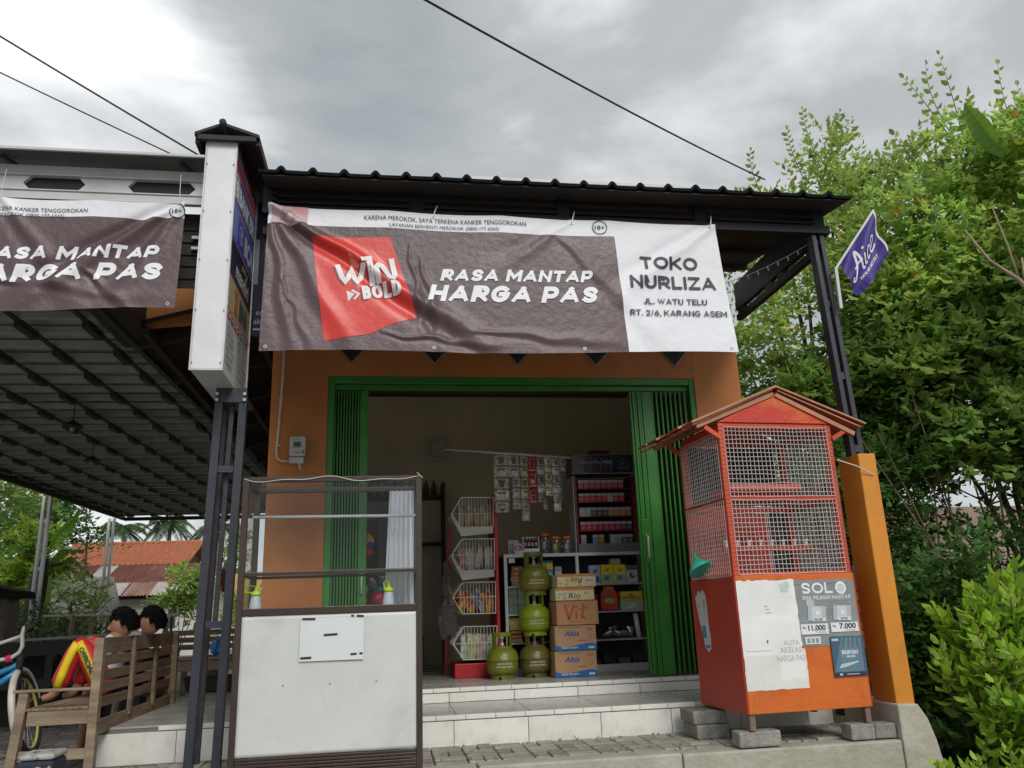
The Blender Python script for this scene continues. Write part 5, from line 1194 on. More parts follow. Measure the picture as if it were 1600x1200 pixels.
pts_ = [(-0.085, 0.001), (0.085, 0.001), (0.082, 0.15), (0.055, 0.185), (0.05, 0.225), (-0.05, 0.23), (-0.055, 0.185), (-0.08, 0.15)]
MB().prism(pts_, 'y', -0.03, 0.03).build('pouch', flat((0.65, 0.10, 0.02), 0.3), t, local=True, bevel=0.012)
p = Print(lambda u, v, l: (u, -0.030-l, v)); p.disc(0.0, 0.09, 0.05, (0.7, 0.35, 0.05), ry=0.03); p.disc(-0.02, 0.095, 0.025, (0.5, 0.55, 0.1)); p.rect(-0.03, 0.19, 0.03, 0.215, (0.55, 0.3, 0.3)); p.rect(-0.04, 0.115, 0.03, 0.135, (0.05, 0.15, 0.5)); p.rect(-0.075, 0.008, 0.075, 0.03, (0.6, 0.05, 0.25)); p.build('print', t, local=True)
goods('red_pack', 'pouch', 'small red pack behind the cartons left of the orange pouch', 1.80, 7.46, S2, 1.90, 7.5, S2+0.15, (0.5, 0.02, 0.02))
goods('soap_box', 'soap box', 'green and white box with a face, below the yellow box on the middle right shelf', 2.11, 7.42, S2, 2.325, 7.5, S2+0.085, (0.35, 0.62, 0.38), lambda p, w, h: (p.poly([(w*.1, h*.2), (w*.55, h*.2), (w*.7, h*.85)], (0.6, 0.68, 0.6)), p.disc(w*.85, h*.55, 0.022, (0.5, 0.32, 0.22))))
goods('soap_box', 'soap box', 'yellow and orange box lying on the green box', 2.115, 7.42, S2+0.0865, 2.32, 7.5, S2+0.168, (0.72, 0.50, 0.03), lambda p, w, h: (p.rect(w*.05, h*.15, w*.9, h*.45, (0.65, 0.2, 0.02)), p.disc(w*.5, h*.5, 0.02, (0.1, 0.3, 0.1)), p.rect(w*.1, h*.6, w*.35, h*.8, (0.5, 0.5, 0.45))))
for k in range(3):
    for c_ in range(2):
        goods('matchbox_carton', 'small carton', 'pale green printed carton in row %s, column %s of the middle left shelf' % (['one', 'two', 'three'][k], ['left', 'right'][c_]), 1.07+c_*0.085, 7.42, S2+k*0.077, 1.148+c_*0.085, 7.5, S2+k*0.077+0.074, (0.42, 0.48, 0.42), lambda p, w, h: (p.rect(w*.15, h*.2, w*.85, h*.3, (0.2, 0.25, 0.2)), p.rect(w*.3, h*.5, w*.7, h*.75, (0.3, 0.36, 0.32))))
stack(6, 'flat yellow pack on the lower left shelf', 'soap pack', 1.068, 1.185, S3, 0.785, [(0.6, 0.45, 0.15), (0.5, 0.02, 0.02), (0.5, 0.02, 0.02), (0.7, 0.6, 0.1), (0.7, 0.6, 0.08), (0.72, 0.62, 0.1)], pr=band((0.55, 0.4, 0.1)), name='soap_pack')
t = thing('paper_roll', 'white rolled sheet leaning at the right end of the lower shelf', 'roll', (2.26, 7.46, S3)); MB().tube([(2.272, 7.45, S3+0.002), (2.248, 7.45, S3+0.215)], 0.022, 14).build('tube', vinw, t, smooth=True)
foil = mat('foil', (0.45, 0.45, 0.46), 0.2, 0.2, 20, 0.8, 25, metal=0.7)
for k, (x, z, s_) in enumerate(((1.99, 0.03, 0.13), (2.07, 0.03, 0.11), (2.14, 0.03, 0.09), (2.20, 0.045, 0.075), (2.04, 0.055, 0.09))):
    o = bpy.data.objects.new('foil_packet', pack_mesh('packet', foil, s_, 0.04, 0.07 if k < 3 else 0.09, k)); COL.objects.link(o); o.location = (x, 7.46+0.01*k, S3+z+0.012); o.rotation_euler = (0.9 if k < 3 else 0.3, random.uniform(-.4, .4), random.uniform(-.3, .3))
    tag(o, 'crumpled silver foil packet, %s on the lower right shelf' % ['leftmost', 'third from left', 'fourth from left', 'rightmost and upright', 'small one second from left'][k], 'packet', 'silver packets on the lower right shelf')
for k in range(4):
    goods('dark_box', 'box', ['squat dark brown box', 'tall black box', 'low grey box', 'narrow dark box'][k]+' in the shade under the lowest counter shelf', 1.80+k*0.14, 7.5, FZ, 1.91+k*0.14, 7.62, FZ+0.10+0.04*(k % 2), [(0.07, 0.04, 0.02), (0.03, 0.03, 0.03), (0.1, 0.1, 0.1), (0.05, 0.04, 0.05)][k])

# on the counter
CZ = cz+0.001
jarg = glass('jar_glass', (0.8, 0.85, 0.85), 0.15, 0.08); oc = mat('jar_lid_orange', (0.62, 0.12, 0.03), 0.45, 0.1)
def jar(x, h, r, c1, label):
    t = thing('candy_jar', label, 'jar', (x, 7.52, CZ))
    MB().lathe([(r*0.9, 0), (r, 0.01), (r, h*0.72), (r*0.8, h*0.82), (r*0.78, h*0.84)], (x, 7.52, CZ), 18).build('glass', jarg, t, smooth=True)
    MB().lathe([(r*0.86, h*0.84), (r*0.9, h*0.85), (r*0.9, h*0.97), (r*0.8, h)], (x, 7.52, CZ), 18).build('lid', oc, t, smooth=True)
    mb = MB()
    for k in range(34):
        a = random.uniform(0, 6.28); q = r*0.7*math.sqrt(random.random()); z = CZ+0.012+random.random()*h*0.5; c = Vector((x+q*math.cos(a), 7.52+q*math.sin(a), z))
        mb.bar(c, c+Vector((random.uniform(-1, 1), random.uniform(-1, 1), random.uniform(-1, 1))).normalized()*0.026, 0.014, 0.012)
    mb.build('sweets', c1, t)
jar(1.44, 0.20, 0.05, mat('sweet_blue', (0.15, 0.22, 0.28), 0.4, 0.6, 60), 'tallest orange lidded sweet jar on the counter, left of three')
jar(1.545, 0.165, 0.047, mat('sweet_yellow', (0.6, 0.5, 0.05), 0.4, 0.4, 60), 'orange lidded jar with yellow sweets, middle of three')
jar(1.655, 0.165, 0.047, mat('sweet_white', (0.5, 0.5, 0.48), 0.4, 0.4, 60), 'orange lidded jar with white sweets, right of three')
t = thing('bottle_caddy', 'white caddy holding small dark bottles on the counter, left of the jars', 'caddy', (1.30, 7.5, CZ))
mb = MB().box(1.225, 7.44, CZ, 1.375, 7.56, CZ+0.055); mb.box(1.225, 7.55, CZ+0.055, 1.375, 7.56, CZ+0.17); mb.box(1.225, 7.44, CZ+0.056, 1.23, 7.549, CZ+0.16); mb.box(1.37, 7.44, CZ+0.056, 1.375, 7.549, CZ+0.16); mb.build('tray', vinw, t)
for k in range(8):
    x = 1.248+(k % 4)*0.034; y = 7.465+(k//4)*0.05
    b_ = thing('small_bottle', 'small dark bottle, %s in the %s row of the counter caddy' % (['leftmost', 'second from left', 'third from left', 'rightmost'][k % 4], 'front' if k < 4 else 'back'), 'bottle', (x, y, CZ+0.056), group='small bottles in the counter caddy')
    MB().lathe([(0.012, 0), (0.012, 0.07), (0.006, 0.085), (0.006, 0.092)], (x, y, CZ+0.056), 10).build('glass', flat((0.06, 0.03, 0.02), 0.2), b_, smooth=True)
    MB().lathe([(0.0125, 0.02), (0.0125, 0.055)], (x, y, CZ+0.056), 10).build('label', flat((0.5, 0.45, 0.45)), b_, smooth=True)
    MB().lathe([(0.008, 0.092), (0.008, 0.105)], (x, y, CZ+0.056), 8).build('cap', flat((0.5, 0.5, 0.5) if k % 3 else (0.5, 0.03, 0.03)), b_)
goods('carton_small', 'small carton', 'white small carton at the left end of the counter top', 1.09, 7.5, CZ, 1.19, 7.58, CZ+0.14, (0.45, 0.45, 0.46), band((0.3, 0.3, 0.35)))
goods('carton_small', 'small carton', 'pink and white carton in front of the white carton on the counter', 1.13, 7.42, CZ, 1.215, 7.48, CZ+0.10, (0.5, 0.42, 0.44), lambda p, w, h: (p.rect(w*.1, h*.45, w*.9, h*.8, (0.4, 0.05, 0.15)), p.rect(w*.25, h*.55, w*.6, h*.7, (0.6, 0.6, 0.6))))
goods('notice_card', 'card', 'small white card lying low at the left front of the counter top', 1.13, 7.36, CZ, 1.215, 7.41, CZ+0.03, (0.55, 0.55, 0.53))

# cigarette cabinet
cb = thing('cigarette_cabinet', 'open maroon cigarette cabinet with a dark header on the right of the counter', 'cabinet', (2.04, 7.6, CZ))
maroon = mat('cabinet_maroon', (0.16, 0.012, 0.02), 0.4, 0.1); hdr = mat('cabinet_header', (0.035, 0.035, 0.055), 0.25, 0.15)
kx0, kx1, ky0, ky1 = 1.745, 2.34, 7.45, 7.68
B(kx0, ky0-0.03, CZ, kx1, ky0+0.10, CZ+0.085).build('tray', mat('cabinet_grey', (0.16, 0.17, 0.18), 0.4, 0.1), cb, bevel=0.003)
for x in (kx0-0.012, kx1-0.03): B(x, ky0, CZ+0.086, x+0.03, ky1, 2.07).build('side', maroon, cb, bevel=0.003)
B(kx0-0.018, ky0-0.005, CZ, kx0-0.0125, ky1, 2.07).build('side_trim', alm, cb); B(kx1+0.001, ky0-0.005, CZ, kx1+0.006, ky1, 2.07).build('side_trim', alm, cb)
B(kx0+0.019, ky1-0.01, CZ+0.086, kx1-0.031, ky1, 2.07).build('back', darkb, cb)
shz = [1.945, 1.818, 1.682, 1.548, 1.425]
for z in shz[:4]: B(kx0+0.019, ky0+0.002, z-0.008, kx1-0.031, ky1-0.011, z).build('shelf', maroon, cb)
B(1.722, 7.44, 2.083, 2.335, 7.70, 2.278).build('header', hdr, cb, bevel=0.004)
p = Print(onY(1.722, 7.44, 2.083), 0.001)
p.rect(0.0, 0.0, 0.613, 0.012, (0.2, 0.2, 0.22)); p.rect(0.0, 0.183, 0.613, 0.193, (0.14, 0.14, 0.18))
for k in range(6): p.poly([(0.12+k*0.05, 0.03), (0.15+k*0.05, 0.03), (0.17+k*0.05, 0.16), (0.14+k*0.05, 0.16)], (0.08, 0.075, 0.09) if k % 2 else (0.11, 0.03, 0.035))
p.text('Surya Pro Mild', 0.08, 0.10, 0.034, (0.42, 0.44, 0.5), w=0.31, shear=0.3, bold=0.01); p.disc(0.06, 0.115, 0.018, (0.2, 0.2, 0.4)); p.rect(0.44, 0.03, 0.60, 0.17, (0.02, 0.022, 0.04)); p.ring(0.52, 0.10, 0.05, 0.006, (0.15, 0.17, 0.22)); p.text('18+', 0.495, 0.09, 0.026, (0.3, 0.32, 0.35)); p.text('PERINGATAN', 0.462, 0.05, 0.012, (0.25, 0.27, 0.3), w=0.11)
p.build('print', cb)
goods('red_tin', 'tin', 'dark red tin lying on top of the cigarette cabinet header', 1.93, 7.5, 2.279, 2.12, 7.6, 2.325, (0.08, 0.008, 0.01))
rows = [(shz[0], [(0.45, 0.09, 0.13)]*8, 'pink red'), (shz[1], [(0.5, 0.06, 0.08)]*5+[(0.5, 0.4, 0.4)]+[(0.45, 0.06, 0.09)]*2, 'crimson'),
        (shz[2], [(0.45, 0.45, 0.45)]*2+[(0.12, 0.07, 0.07)]*3+[(0.42, 0.22, 0.10)]*4, 'mixed white and brown'), (shz[3], [(0.5, 0.03, 0.06)]*7+[(0.1, 0.05, 0.05)]*2, 'red'), (shz[4], [(0.3, 0.3, 0.32), None, (0.15, 0.25, 0.4), (0.5, 0.22, 0.06), None, (0.4, 0.4, 0.4), (0.3, 0.3, 0.3), (0.12, 0.12, 0.12), (0.08, 0.08, 0.08)], 'scattered')]
ORD = ['first', 'second', 'third', 'fourth', 'fifth', 'sixth', 'seventh', 'eighth', 'ninth']
rn = ['top', 'second', 'third', 'fourth', 'lowest']
for ri, (z, cs, nm) in enumerate(rows):
    for k, c in enumerate(cs):
        if c is None: continue
        x = kx0+0.036+k*0.0565; zz = z+0.0 if ri < 4 else CZ+0.086
        t = thing('cigarette_pack', '%s cigarette pack, %s from the left, on the %s row of the cabinet' % (nm.split()[0], ORD[k], rn[ri]), 'cigarette pack', (x+0.026, ky0+0.03, zz), group='cigarette packs on the %s row' % rn[ri])
        B(x, ky0+0.012, zz+0.0005, x+0.052, ky0+0.034, zz+0.083).build('box', flat(c, 0.35), t)
        B(x+0.0005, ky0+0.0105, zz+0.058, x+0.0515, ky0+0.012, zz+0.082).build('lid', flat((0.42, 0.42, 0.44), 0.35), t)
        p = Print(onY(x, ky0+0.012, zz), 0.0006); p.rect(0.010, 0.018, 0.042, 0.040, tuple(v*0.5+0.15 for v in c)); p.build('print', t)

# rod with strings of sachets
rod = thing('hanging_rod', 'pale rod hanging level above the counter, carrying the sachet strips', 'rod', (1.07, 7.2, 2.24)); MB().tube([(0.493, 7.2, 2.283), (1.665, 7.2, 2.197)], 0.0095, 8).build('rod', whitep, rod, smooth=True)
strips = [(0.946, 0.118, 5, 0.108, [(0.36, 0.30, 0.22), (0.42, 0.36, 0.30)], 'leftmost wide beige'), (1.072, 0.100, 2, 0.104, [(0.30, 0.29, 0.28), (0.34, 0.32, 0.30)], 'short grey wide'), (1.108, 0.065, 4, 0.10, [(0.33, 0.31, 0.28)], 'pale narrow'),
          (1.186, 0.066, 6, 0.100, [(0.30, 0.25, 0.16), (0.36, 0.31, 0.22)], 'long olive'), (1.262, 0.068, 3, 0.145, [(0.32, 0.03, 0.035), (0.36, 0.05, 0.05)], 'dark red'), (1.342, 0.066, 5, 0.084, [(0.20, 0.17, 0.14), (0.45, 0.44, 0.42)], 'brown and white'),
          (1.414, 0.066, 5, 0.072, [(0.50, 0.42, 0.26)], 'cream yellow'), (1.485, 0.062, 6, 0.083, [(0.28, 0.26, 0.22), (0.48, 0.46, 0.44)], 'speckled'), (1.555, 0.055, 2, 0.062, [(0.22, 0.22, 0.17)], 'short dark green'),
  (1.030, 0.055, 4, 0.10, [(0.28, 0.24, 0.18)], 'rear tan'), (1.150, 0.05, 5, 0.085, [(0.24, 0.22, 0.2)], 'rear grey'), (1.232, 0.05, 5, 0.09, [(0.22, 0.12, 0.1)], 'rear rust brown'), (1.312, 0.05, 4, 0.09, [(0.34, 0.30, 0.22)], 'rear cream'), (1.390, 0.045, 6, 0.08, [(0.22, 0.2, 0.17)], 'rear dark brown'), (1.462, 0.045, 4, 0.09, [(0.3, 0.26, 0.12)], 'rear mustard'), (1.530, 0.045, 5, 0.08, [(0.2, 0.2, 0.2)], 'rear charcoal')]
for si, (x, w, n, h, cs, nm) in enumerate(strips):
    zt2 = 2.283-0.0734*(x-0.493)-0.012
    t = thing('sachet_strip', '%s strip of sachets hanging from the rod' % nm, 'sachet strip', (x+w/2, 7.2 if si < 9 else 7.24, zt2), rz=random.uniform(-.15, .15))
    top = 0.0; start = 0
    if nm == 'pale narrow': start = 2
    w *= 1.16
    for k in range(start, n+ (1 if start else 0)):
        c = cs[k % len(cs)]; m_ = mat('sachet_%d_%d' % (si, k % len(cs)), c, 0.25, 0.1, 25, 0.6, 30, col2=tuple(min(1, v*1.6+0.08) for v in c), thr=(0.48, 0.62))
        z = -k*h
        mb = MB().grid(lambda u, v: (-w/2+u*w, -0.012*max(0, math.sin(u*math.pi))**.6*max(0, math.sin(v*math.pi))**.6+0.004*math.sin(k), z-h*0.98+v*h*0.96), 5, 5)
        mb.build('sachet', m_, t, local=True, smooth=True, thick=0.001)
        if si in (0, 1) :
            MB().box(-0.001, -0.014, z-h, 0.001, -0.010, z).build('crease', darkgap, t, local=True)
        p = Print(lambda u, v, l: (u, -0.013-l, v+z-h)); dk = tuple(v*0.3 for v in c)
        p.rect(-w*.25, h*.55, w*.25, h*.72, dk); p.disc(0, h*.36, w*.2, (0.5, 0.48, 0.45) if k % 2 else dk, 10); p.rect(-w*.45, h*.05, w*.45, h*.1, (0.5, 0.5, 0.48)); p.build('print', t, local=True)

# clock on the back wall
ck = thing('wall_clock', 'rounded square pale green wall clock on the dim back wall', 'clock', (0.565, 9.49, 2.75))
ckm = mat('clock_green', (0.55, 0.62, 0.50), 0.5, 0.1); r_ = 0.155
sq = [(0.565+r_*math.copysign(abs(math.cos(t))**0.45, math.cos(t)), 2.75+r_*math.copysign(abs(math.sin(t))**0.45, math.sin(t))) for t in [2*math.pi*i/40 for i in range(40)]]
MB().prism(sq, 'y', 9.455, 9.497).build('case', ckm, ck, bevel=0.008)
p = Print(onY(0.565, 9.455, 2.75), 0.001); p.disc(0, 0, 0.115, (0.62, 0.66, 0.60), 32); p.ring(0, 0, 0.122, 0.006, (0.12, 0.15, 0.12))
for k in range(12): a = math.pi/6*k; s_ = str(12 if k == 0 else k); p.text(s_, 0.092*math.sin(a)-0.008, 0.092*math.cos(a)-0.012, 0.024, (0.03, 0.04, 0.03), bold=0.03)
p.build('face', ck)
MB().bar((0.565, 9.448, 2.75), (0.645, 9.448, 2.745), 0.006, 0.002).build('hand', darkgap, ck); MB().bar((0.565, 9.446, 2.75), (0.52, 9.446, 2.72), 0.008, 0.002).build('hand', darkgap, ck)

# things in the dim left part of the shop
shelf2 = thing('back_shelf', 'dark shelf with bottles in the dim left part of the shop', 'shelf', (0.3, 9.2, FZ))
B(-0.3, 9.15, 2.13, 0.62, 9.45, 2.15).build('board', darkb, shelf2); B(-0.3, 9.15, 1.6, 0.62, 9.45, 1.62).build('board', darkb, shelf2); B(-0.3, 9.15, FZ, -0.27, 9.45, 2.3).build('side', darkb, shelf2); B(0.59, 9.15, FZ, 0.62, 9.45, 2.3).build('side', darkb, shelf2)
for k in range(9):
    x = -0.22+k*0.09
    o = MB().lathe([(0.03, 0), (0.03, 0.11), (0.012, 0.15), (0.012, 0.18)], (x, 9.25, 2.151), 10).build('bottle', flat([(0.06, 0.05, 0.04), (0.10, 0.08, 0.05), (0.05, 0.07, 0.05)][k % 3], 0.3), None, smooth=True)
    tag(o, 'dim bottle %s from the left on the top board of the back shelf' % ['first', 'second', 'third', 'fourth', 'fifth', 'sixth', 'seventh', 'eighth', 'ninth'][k], 'bottle', 'bottles on the back shelf')
plast = mat('thin_plastic', (0.30, 0.27, 0.27), 0.12, 0.3, 10, 1.0, 14, trans=0.75, alpha=0.75); 
def crumple(name, c, sx, sy, sz, m, label, cat, seed=0, n=18, parent=None):
    def f(u, v):
        a = u*2*math.pi; b = (v-0.5)*math.pi; d = Vector((math.cos(a)*math.cos(b), math.sin(a)*math.cos(b), math.sin(b)))
        q = 1+0.45*noise.noise(d*1.7+Vector((seed, 0, 0)))+0.22*noise.noise(d*4.5+Vector((0, seed, 0)))
        return (c[0]+d.x*sx*q, c[1]+d.y*sy*q, c[2]+d.z*sz*q)
    o = MB().grid(f, n*2, n).build(name, m, parent, smooth=False)
    return tag(o, label, cat)
crumple('plastic_bag', (0.50, 7.32, 0.80), 0.09, 0.06, 0.16, plast, 'crumpled clear plastic bag hanging low on the left side of the red rack', 'plastic bag', 3)
crumple('plastic_bag', (0.50, 7.36, 1.10), 0.035, 0.035, 0.17, plast, 'thin clear plastic bag hanging high on the left side of the red rack', 'plastic bag', 8)
crumple('snack_bundle', (0.52, 7.40, 1.0), 0.03, 0.03, 0.10, packmat('pk_brown3', (0.14, 0.06, 0.03), (0.4, 0.25, 0.12), 20), 'brown snack bundle hanging between the plastic bags', 'snack bundle', 4)
t = thing('toy_pack', 'orange, blue and red toy pack hanging on the gate leaf behind the glass case', 'toy pack', (-0.185, 7.2, 1.37))
crumple('card', (-0.185, 7.2, 1.49), 0.045, 0.02, 0.045, flat((0.6, 0.3, 0.03)), None, None, 1, 8, t); crumple('card', (-0.185, 7.2, 1.44), 0.055, 0.02, 0.03, flat((0.04, 0.05, 0.28)), None, None, 2, 8, t); crumple('card', (-0.187, 7.2, 1.39), 0.04, 0.02, 0.04, flat((0.5, 0.02, 0.02)), None, None, 3, 8, t)
t = thing('hanging_bundle', 'tangle of small toys and packets over a red packet, behind the glass case', 'toy bundle', (-0.15, 7.2, 0.95))
for k in range(14):
    c = [(0.12, 0.12, 0.13), (0.3, 0.3, 0.33), (0.05, 0.35, 0.28), (0.05, 0.1, 0.3), (0.35, 0.34, 0.34)][k % 5]
    crumple('trinket', (-0.23+random.random()*0.17, 7.18+random.random()*0.05, 1.03+random.random()*0.15), 0.025, 0.02, 0.025, flat(c), None, None, k, 6, t)
crumple('packet', (-0.09, 7.17, 0.985), 0.065, 0.03, 0.05, flat((0.5, 0.02, 0.04), 0.3), None, None, 12, 8, t); crumple('packet', (-0.23, 7.19, 0.99), 0.035, 0.03, 0.06, flat((0.6, 0.2, 0.02), 0.3), None, None, 13, 8, t)
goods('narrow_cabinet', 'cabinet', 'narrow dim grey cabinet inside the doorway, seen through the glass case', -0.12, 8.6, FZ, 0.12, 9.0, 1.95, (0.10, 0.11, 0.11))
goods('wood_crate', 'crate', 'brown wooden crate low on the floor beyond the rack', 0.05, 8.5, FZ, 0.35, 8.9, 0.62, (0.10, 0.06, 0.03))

# electricity meter and its conduit on the front wall
em = thing('electric_meter', 'grey electricity meter box with its white conduit on the orange wall left of the gate', 'meter', (-0.75, 6.55, 2.0))
em_m = mat('meter_case', (0.50, 0.50, 0.48), 0.4, 0.15, 10, 0.2, 40)
B(-0.80, 6.475, 2.09, -0.675, 6.55, 2.255).build('case', em_m, em, bevel=0.012)
B(-0.80, 6.485, 2.035, -0.685, 6.55, 2.085).build('terminal_cover', em_m, em, bevel=0.006)
p = Print(onY(-0.80, 6.475, 2.09), 0.001); p.rect(0.03, 0.07, 0.095, 0.12, (0.2, 0.22, 0.18)); p.rect(0.04, 0.08, 0.085, 0.11, (0.05, 0.06, 0.05)); p.text('kWh', 0.04, 0.13, 0.012, (0.1, 0.1, 0.1)); p.rect(0.03, 0.025, 0.1, 0.03, (0.1, 0.1, 0.1)); p.rect(0.105, 0.02, 0.115, 0.05, (0.1, 0.1, 0.1)); p.build('print', em)
cond = mat('conduit', (0.55, 0.48, 0.36), 0.5, 0.1)
MB().tube([(-0.872, 6.53, 3.42), (-0.885, 6.53, 2.6), (-0.905, 6.53, 2.13), (-0.895, 6.53, 2.08), (-0.86, 6.53, 2.06), (-0.80, 6.53, 2.06)], 0.011, 8).build('conduit', cond, em, smooth=True)
MB().tube([(-0.72, 6.50, 2.035), (-0.712, 6.50, 2.0), (-0.705, 6.49, 1.975)], 0.008, 6).build('cable_end', em_m, em)
for z in (2.57, 2.18): MB().box(-0.905 if z < 2.4 else -0.90, 6.515, z, -0.88+0.01, 6.55, z+0.012).build('clip', cond, em)

# ================================================================== the big canopy on the left
cnp = thing('carport_roof', 'large dark steel canopy with a corrugated ceiling over the yard, left of the shop', 'canopy', (-2.03, 5.5, 3.0), rz=R(-1.3))
cgreen = mat('canopy_sheet', (0.36, 0.41, 0.37), 0.5, 0.3, 3, 0.3, 30); cdark = mat('canopy_steel', (0.030, 0.038, 0.032), 0.55, 0.3, 5)
cbat = mat('canopy_batten', (0.36, 0.40, 0.37), 0.5, 0.25, 4, 0.2, 30)
LX, LY = 3.75, 12.3
mb = MB(); n = int(LY/0.03)
def shf(u, v):
    y = -0.25+v*(LY+0.25); ph = (y % 0.21)/0.21
    return (-LX-0.1+u*(LX+0.1), y, 0.115+(0.028 if ph < 0.28 else 0.0))
mb.grid(shf, 2, 830); mb.build('roof_sheet', cgreen, cnp, local=True)
k = 0; y = -0.2
while y < LY:
    B(-LX, y, 0.045, 0, y+0.055, 0.10).build('batten', cbat, cnp, local=True); y += 0.335
for k in range(8):
    x = -0.24-k*0.475
    mb = MB(); y = -0.15
    while y < LY-0.05: mb.box(x-0.028, y, -0.01, x+0.028, min(y+0.28, LY), 0.046); y += 0.67
    mb.box(x-0.02, -0.15, 0.03, x+0.02, LY, 0.044)
    mb.build('rafter', cdark, cnp, local=True)
for c in ((-LX-0.06, -0.2, -0.03, -LX, LY+0.05, 0.13), (-0.03, -0.2, -0.03, 0.02, LY+0.05, 0.10), (-LX, LY-0.03, -0.05, 0, LY+0.03, 0.02), (-LX, LY-0.02, 0.09, 0, LY+0.02, 0.115)):
    B(*c).build('edge_beam', cdark, cnp, local=True)
# two pale lattice posts at the left edge
for (x, y, zt_) in ((-5.71, 14.5, 2.99), (-5.70, 17.75, 2.99)):
    mb = MB()
    p_ = thing('canopy_post', 'pale lattice steel post carrying the %s of the canopy, nearer the %s' % (('left edge', 'camera') if y < 15 else ('far corner', 'house')), 'post', (x, y, -0.15))
    for dx in (-0.046, 0.046): B(x+dx-0.022, y-0.035, -0.15, x+dx+0.022, y+0.035, zt_).build('channel', galv, p_)
    mb = MB(); z = 0.2
    while z < zt_: mb.box(x-0.024, y-0.02, z, x+0.024, y+0.02, z+0.06); z += 0.78
    mb.build('batten_plates', galv, p_)
def pendant(x, y, label):
    t = thing('pendant_lamp', label, 'lamp', (x, y, 2.6)); u = 0.55
    MB().lathe([(0.015, 0.07), (0.03, 0.06), (0.09, 0.02), (0.10, 0.0), (0.085, 0.0)], (x, y, 2.76), 14).build('shade', darkgap, t, smooth=True)
    MB().tube([(x, y, 2.82), (x, y, 3.02)], 0.006, 5).build('cord', darkgap, t)
    MB().lathe([(0.0, -0.045), (0.02, -0.035), (0.025, -0.012), (0.02, 0.012)], (x, y, 2.76), 10).build('bulb', flat((0.3, 0.3, 0.28)), t, smooth=True)
pendant(-3.57, 10.2, 'small dark shaded lamp under the canopy, the one nearer the house'); pendant(-3.14, 8.35, 'small dark shaded lamp under the canopy, the one nearer the banner')
# white gable truss and gutter above the left banner
tr = thing('white_truss', 'white steel truss with black hexagonal openings above the left banner', 'truss', (-2.5, 5.2, 3.6))
bx = [(-5.2, -1.30)]
def stripz(z0, z1, y0, y1, m=whitep, name='rail'):
    return B(-5.2, y0, z0, -1.25, y1, z1).build(name, m, tr, bevel=0.003)
stripz(3.580, 3.655, 5.17, 5.20); stripz(3.575, 3.590, 5.15, 5.17); stripz(3.645, 3.655, 5.16, 5.17)
stripz(3.755, 3.835, 5.17, 5.20); stripz(3.755, 3.766, 5.155, 5.17)
stripz(3.64, 3.83, 5.207, 5.24, mat('hex_dark', (0.02, 0.02, 0.022), 0.6), 'backing')
for a, b in ((-1.79, -1.33), (-2.43, -2.05), (-3.06, -2.68), (-3.7, -3.3)):
    pass
hexes = [(-1.775, -1.335), (-2.435, -2.045), (-3.10, -2.71), (-3.77, -3.38), (-4.4, -4.0)]
edges_ = [-1.25]
for i, (a, b) in enumerate(hexes):
    right = -1.25 if i == 0 else hexes[i-1][0]
    # white web between two openings, with pointed ends
    mb = MB().prism([(b, 3.705), (b-0.045, 3.755), (right+(0.045 if i else 0), 3.755), (right, 3.705), (right+(0.045 if i else 0), 3.655), (b-0.045, 3.655)], 'y', 5.175, 5.205); mb.build('web', whitep, tr)
mb = MB().add([(-5.2, 5.02, 3.862), (-1.25, 5.02, 3.862), (-1.25, 5.34, 3.895), (-5.2, 5.34, 3.895)], [(0, 1, 2, 3)]); mb.build('roof_edge', mat('soffit', (0.05, 0.055, 0.055), 0.5), tr, thick=0.02)
B(-5.2, 5.0, 3.852, -1.25, 5.018, 3.870).build('gutter_lip', whitep, tr)
for x in (-1.42, -2.55, -3.7): MB().bar((x, 5.1, 3.85), (x+.05, 5.2, 3.84), 0.03, 0.02).build('bracket', cdark, tr)
# dark cladding between the truss and the canopy ceiling
mb = MB()
def clad(u, v):
    z = 3.02+v*0.56; return (-5.2+u*3.95, 5.30+0.012*(1 if (z*100) % 9 < 3 else 0), z)
mb.grid(clad, 2, 60); mb.build('cladding', roofund, tr)
B(-2.12, 5.32, 2.99, -1.86, 6.5, 3.5).build('cladding', roofund, tr)  # dark filler box added to close the bright gap beside the canopy
for z in (3.30, 3.38): B(-1.36, 5.27, z, -1.245, 5.285, z+0.02).build('strip', galv, tr)

# ================================================================== benches, table and yard things
wood = mat('bench_wood', (0.26, 0.195, 0.13), 0.75, 0.3, 3, 0.5, 30, col2=(0.13, 0.09, 0.06), thr=(0.35, 0.7), stretch=(8, 1, 8)); woodx = mat('bench_wood_cross', (0.32, 0.25, 0.17), 0.75, 0.3, 3, 0.5, 30, col2=(0.16, 0.11, 0.075), thr=(0.35, 0.7), stretch=(1, 6, 6))
bn = thing('wooden_bench', 'weathered slatted wooden bench with armrest where the two boys sit', 'bench', (-2.05, 6.7, -0.1))
for y in (5.70, 7.60):
    MB().bar((-1.826, y+.03, -0.12), (-1.832, y+.03, 0.768), 0.055, 0.06, upv=(0, 1, 0)).build('back_post', woodx, bn, bevel=0.003)
    MB().bar((-2.29, y+.03, -0.12), (-2.245, y+.03, 0.452), 0.055, 0.06, upv=(0, 1, 0)).build('front_leg', woodx, bn, bevel=0.003)
    B(-2.215, y+.012, 0.258, -1.858, y+.045, 0.345).build('seat_rail', woodx, bn, bevel=0.003)
    B(-2.31, y+.0, 0.456, -1.86, y+.055, 0.472).build('armrest', woodx, bn, bevel=0.003)
    B(-2.24, y+.012, 0.055, -1.858, y+.04, 0.115).build('stretcher', woodx, bn, bevel=0.003)
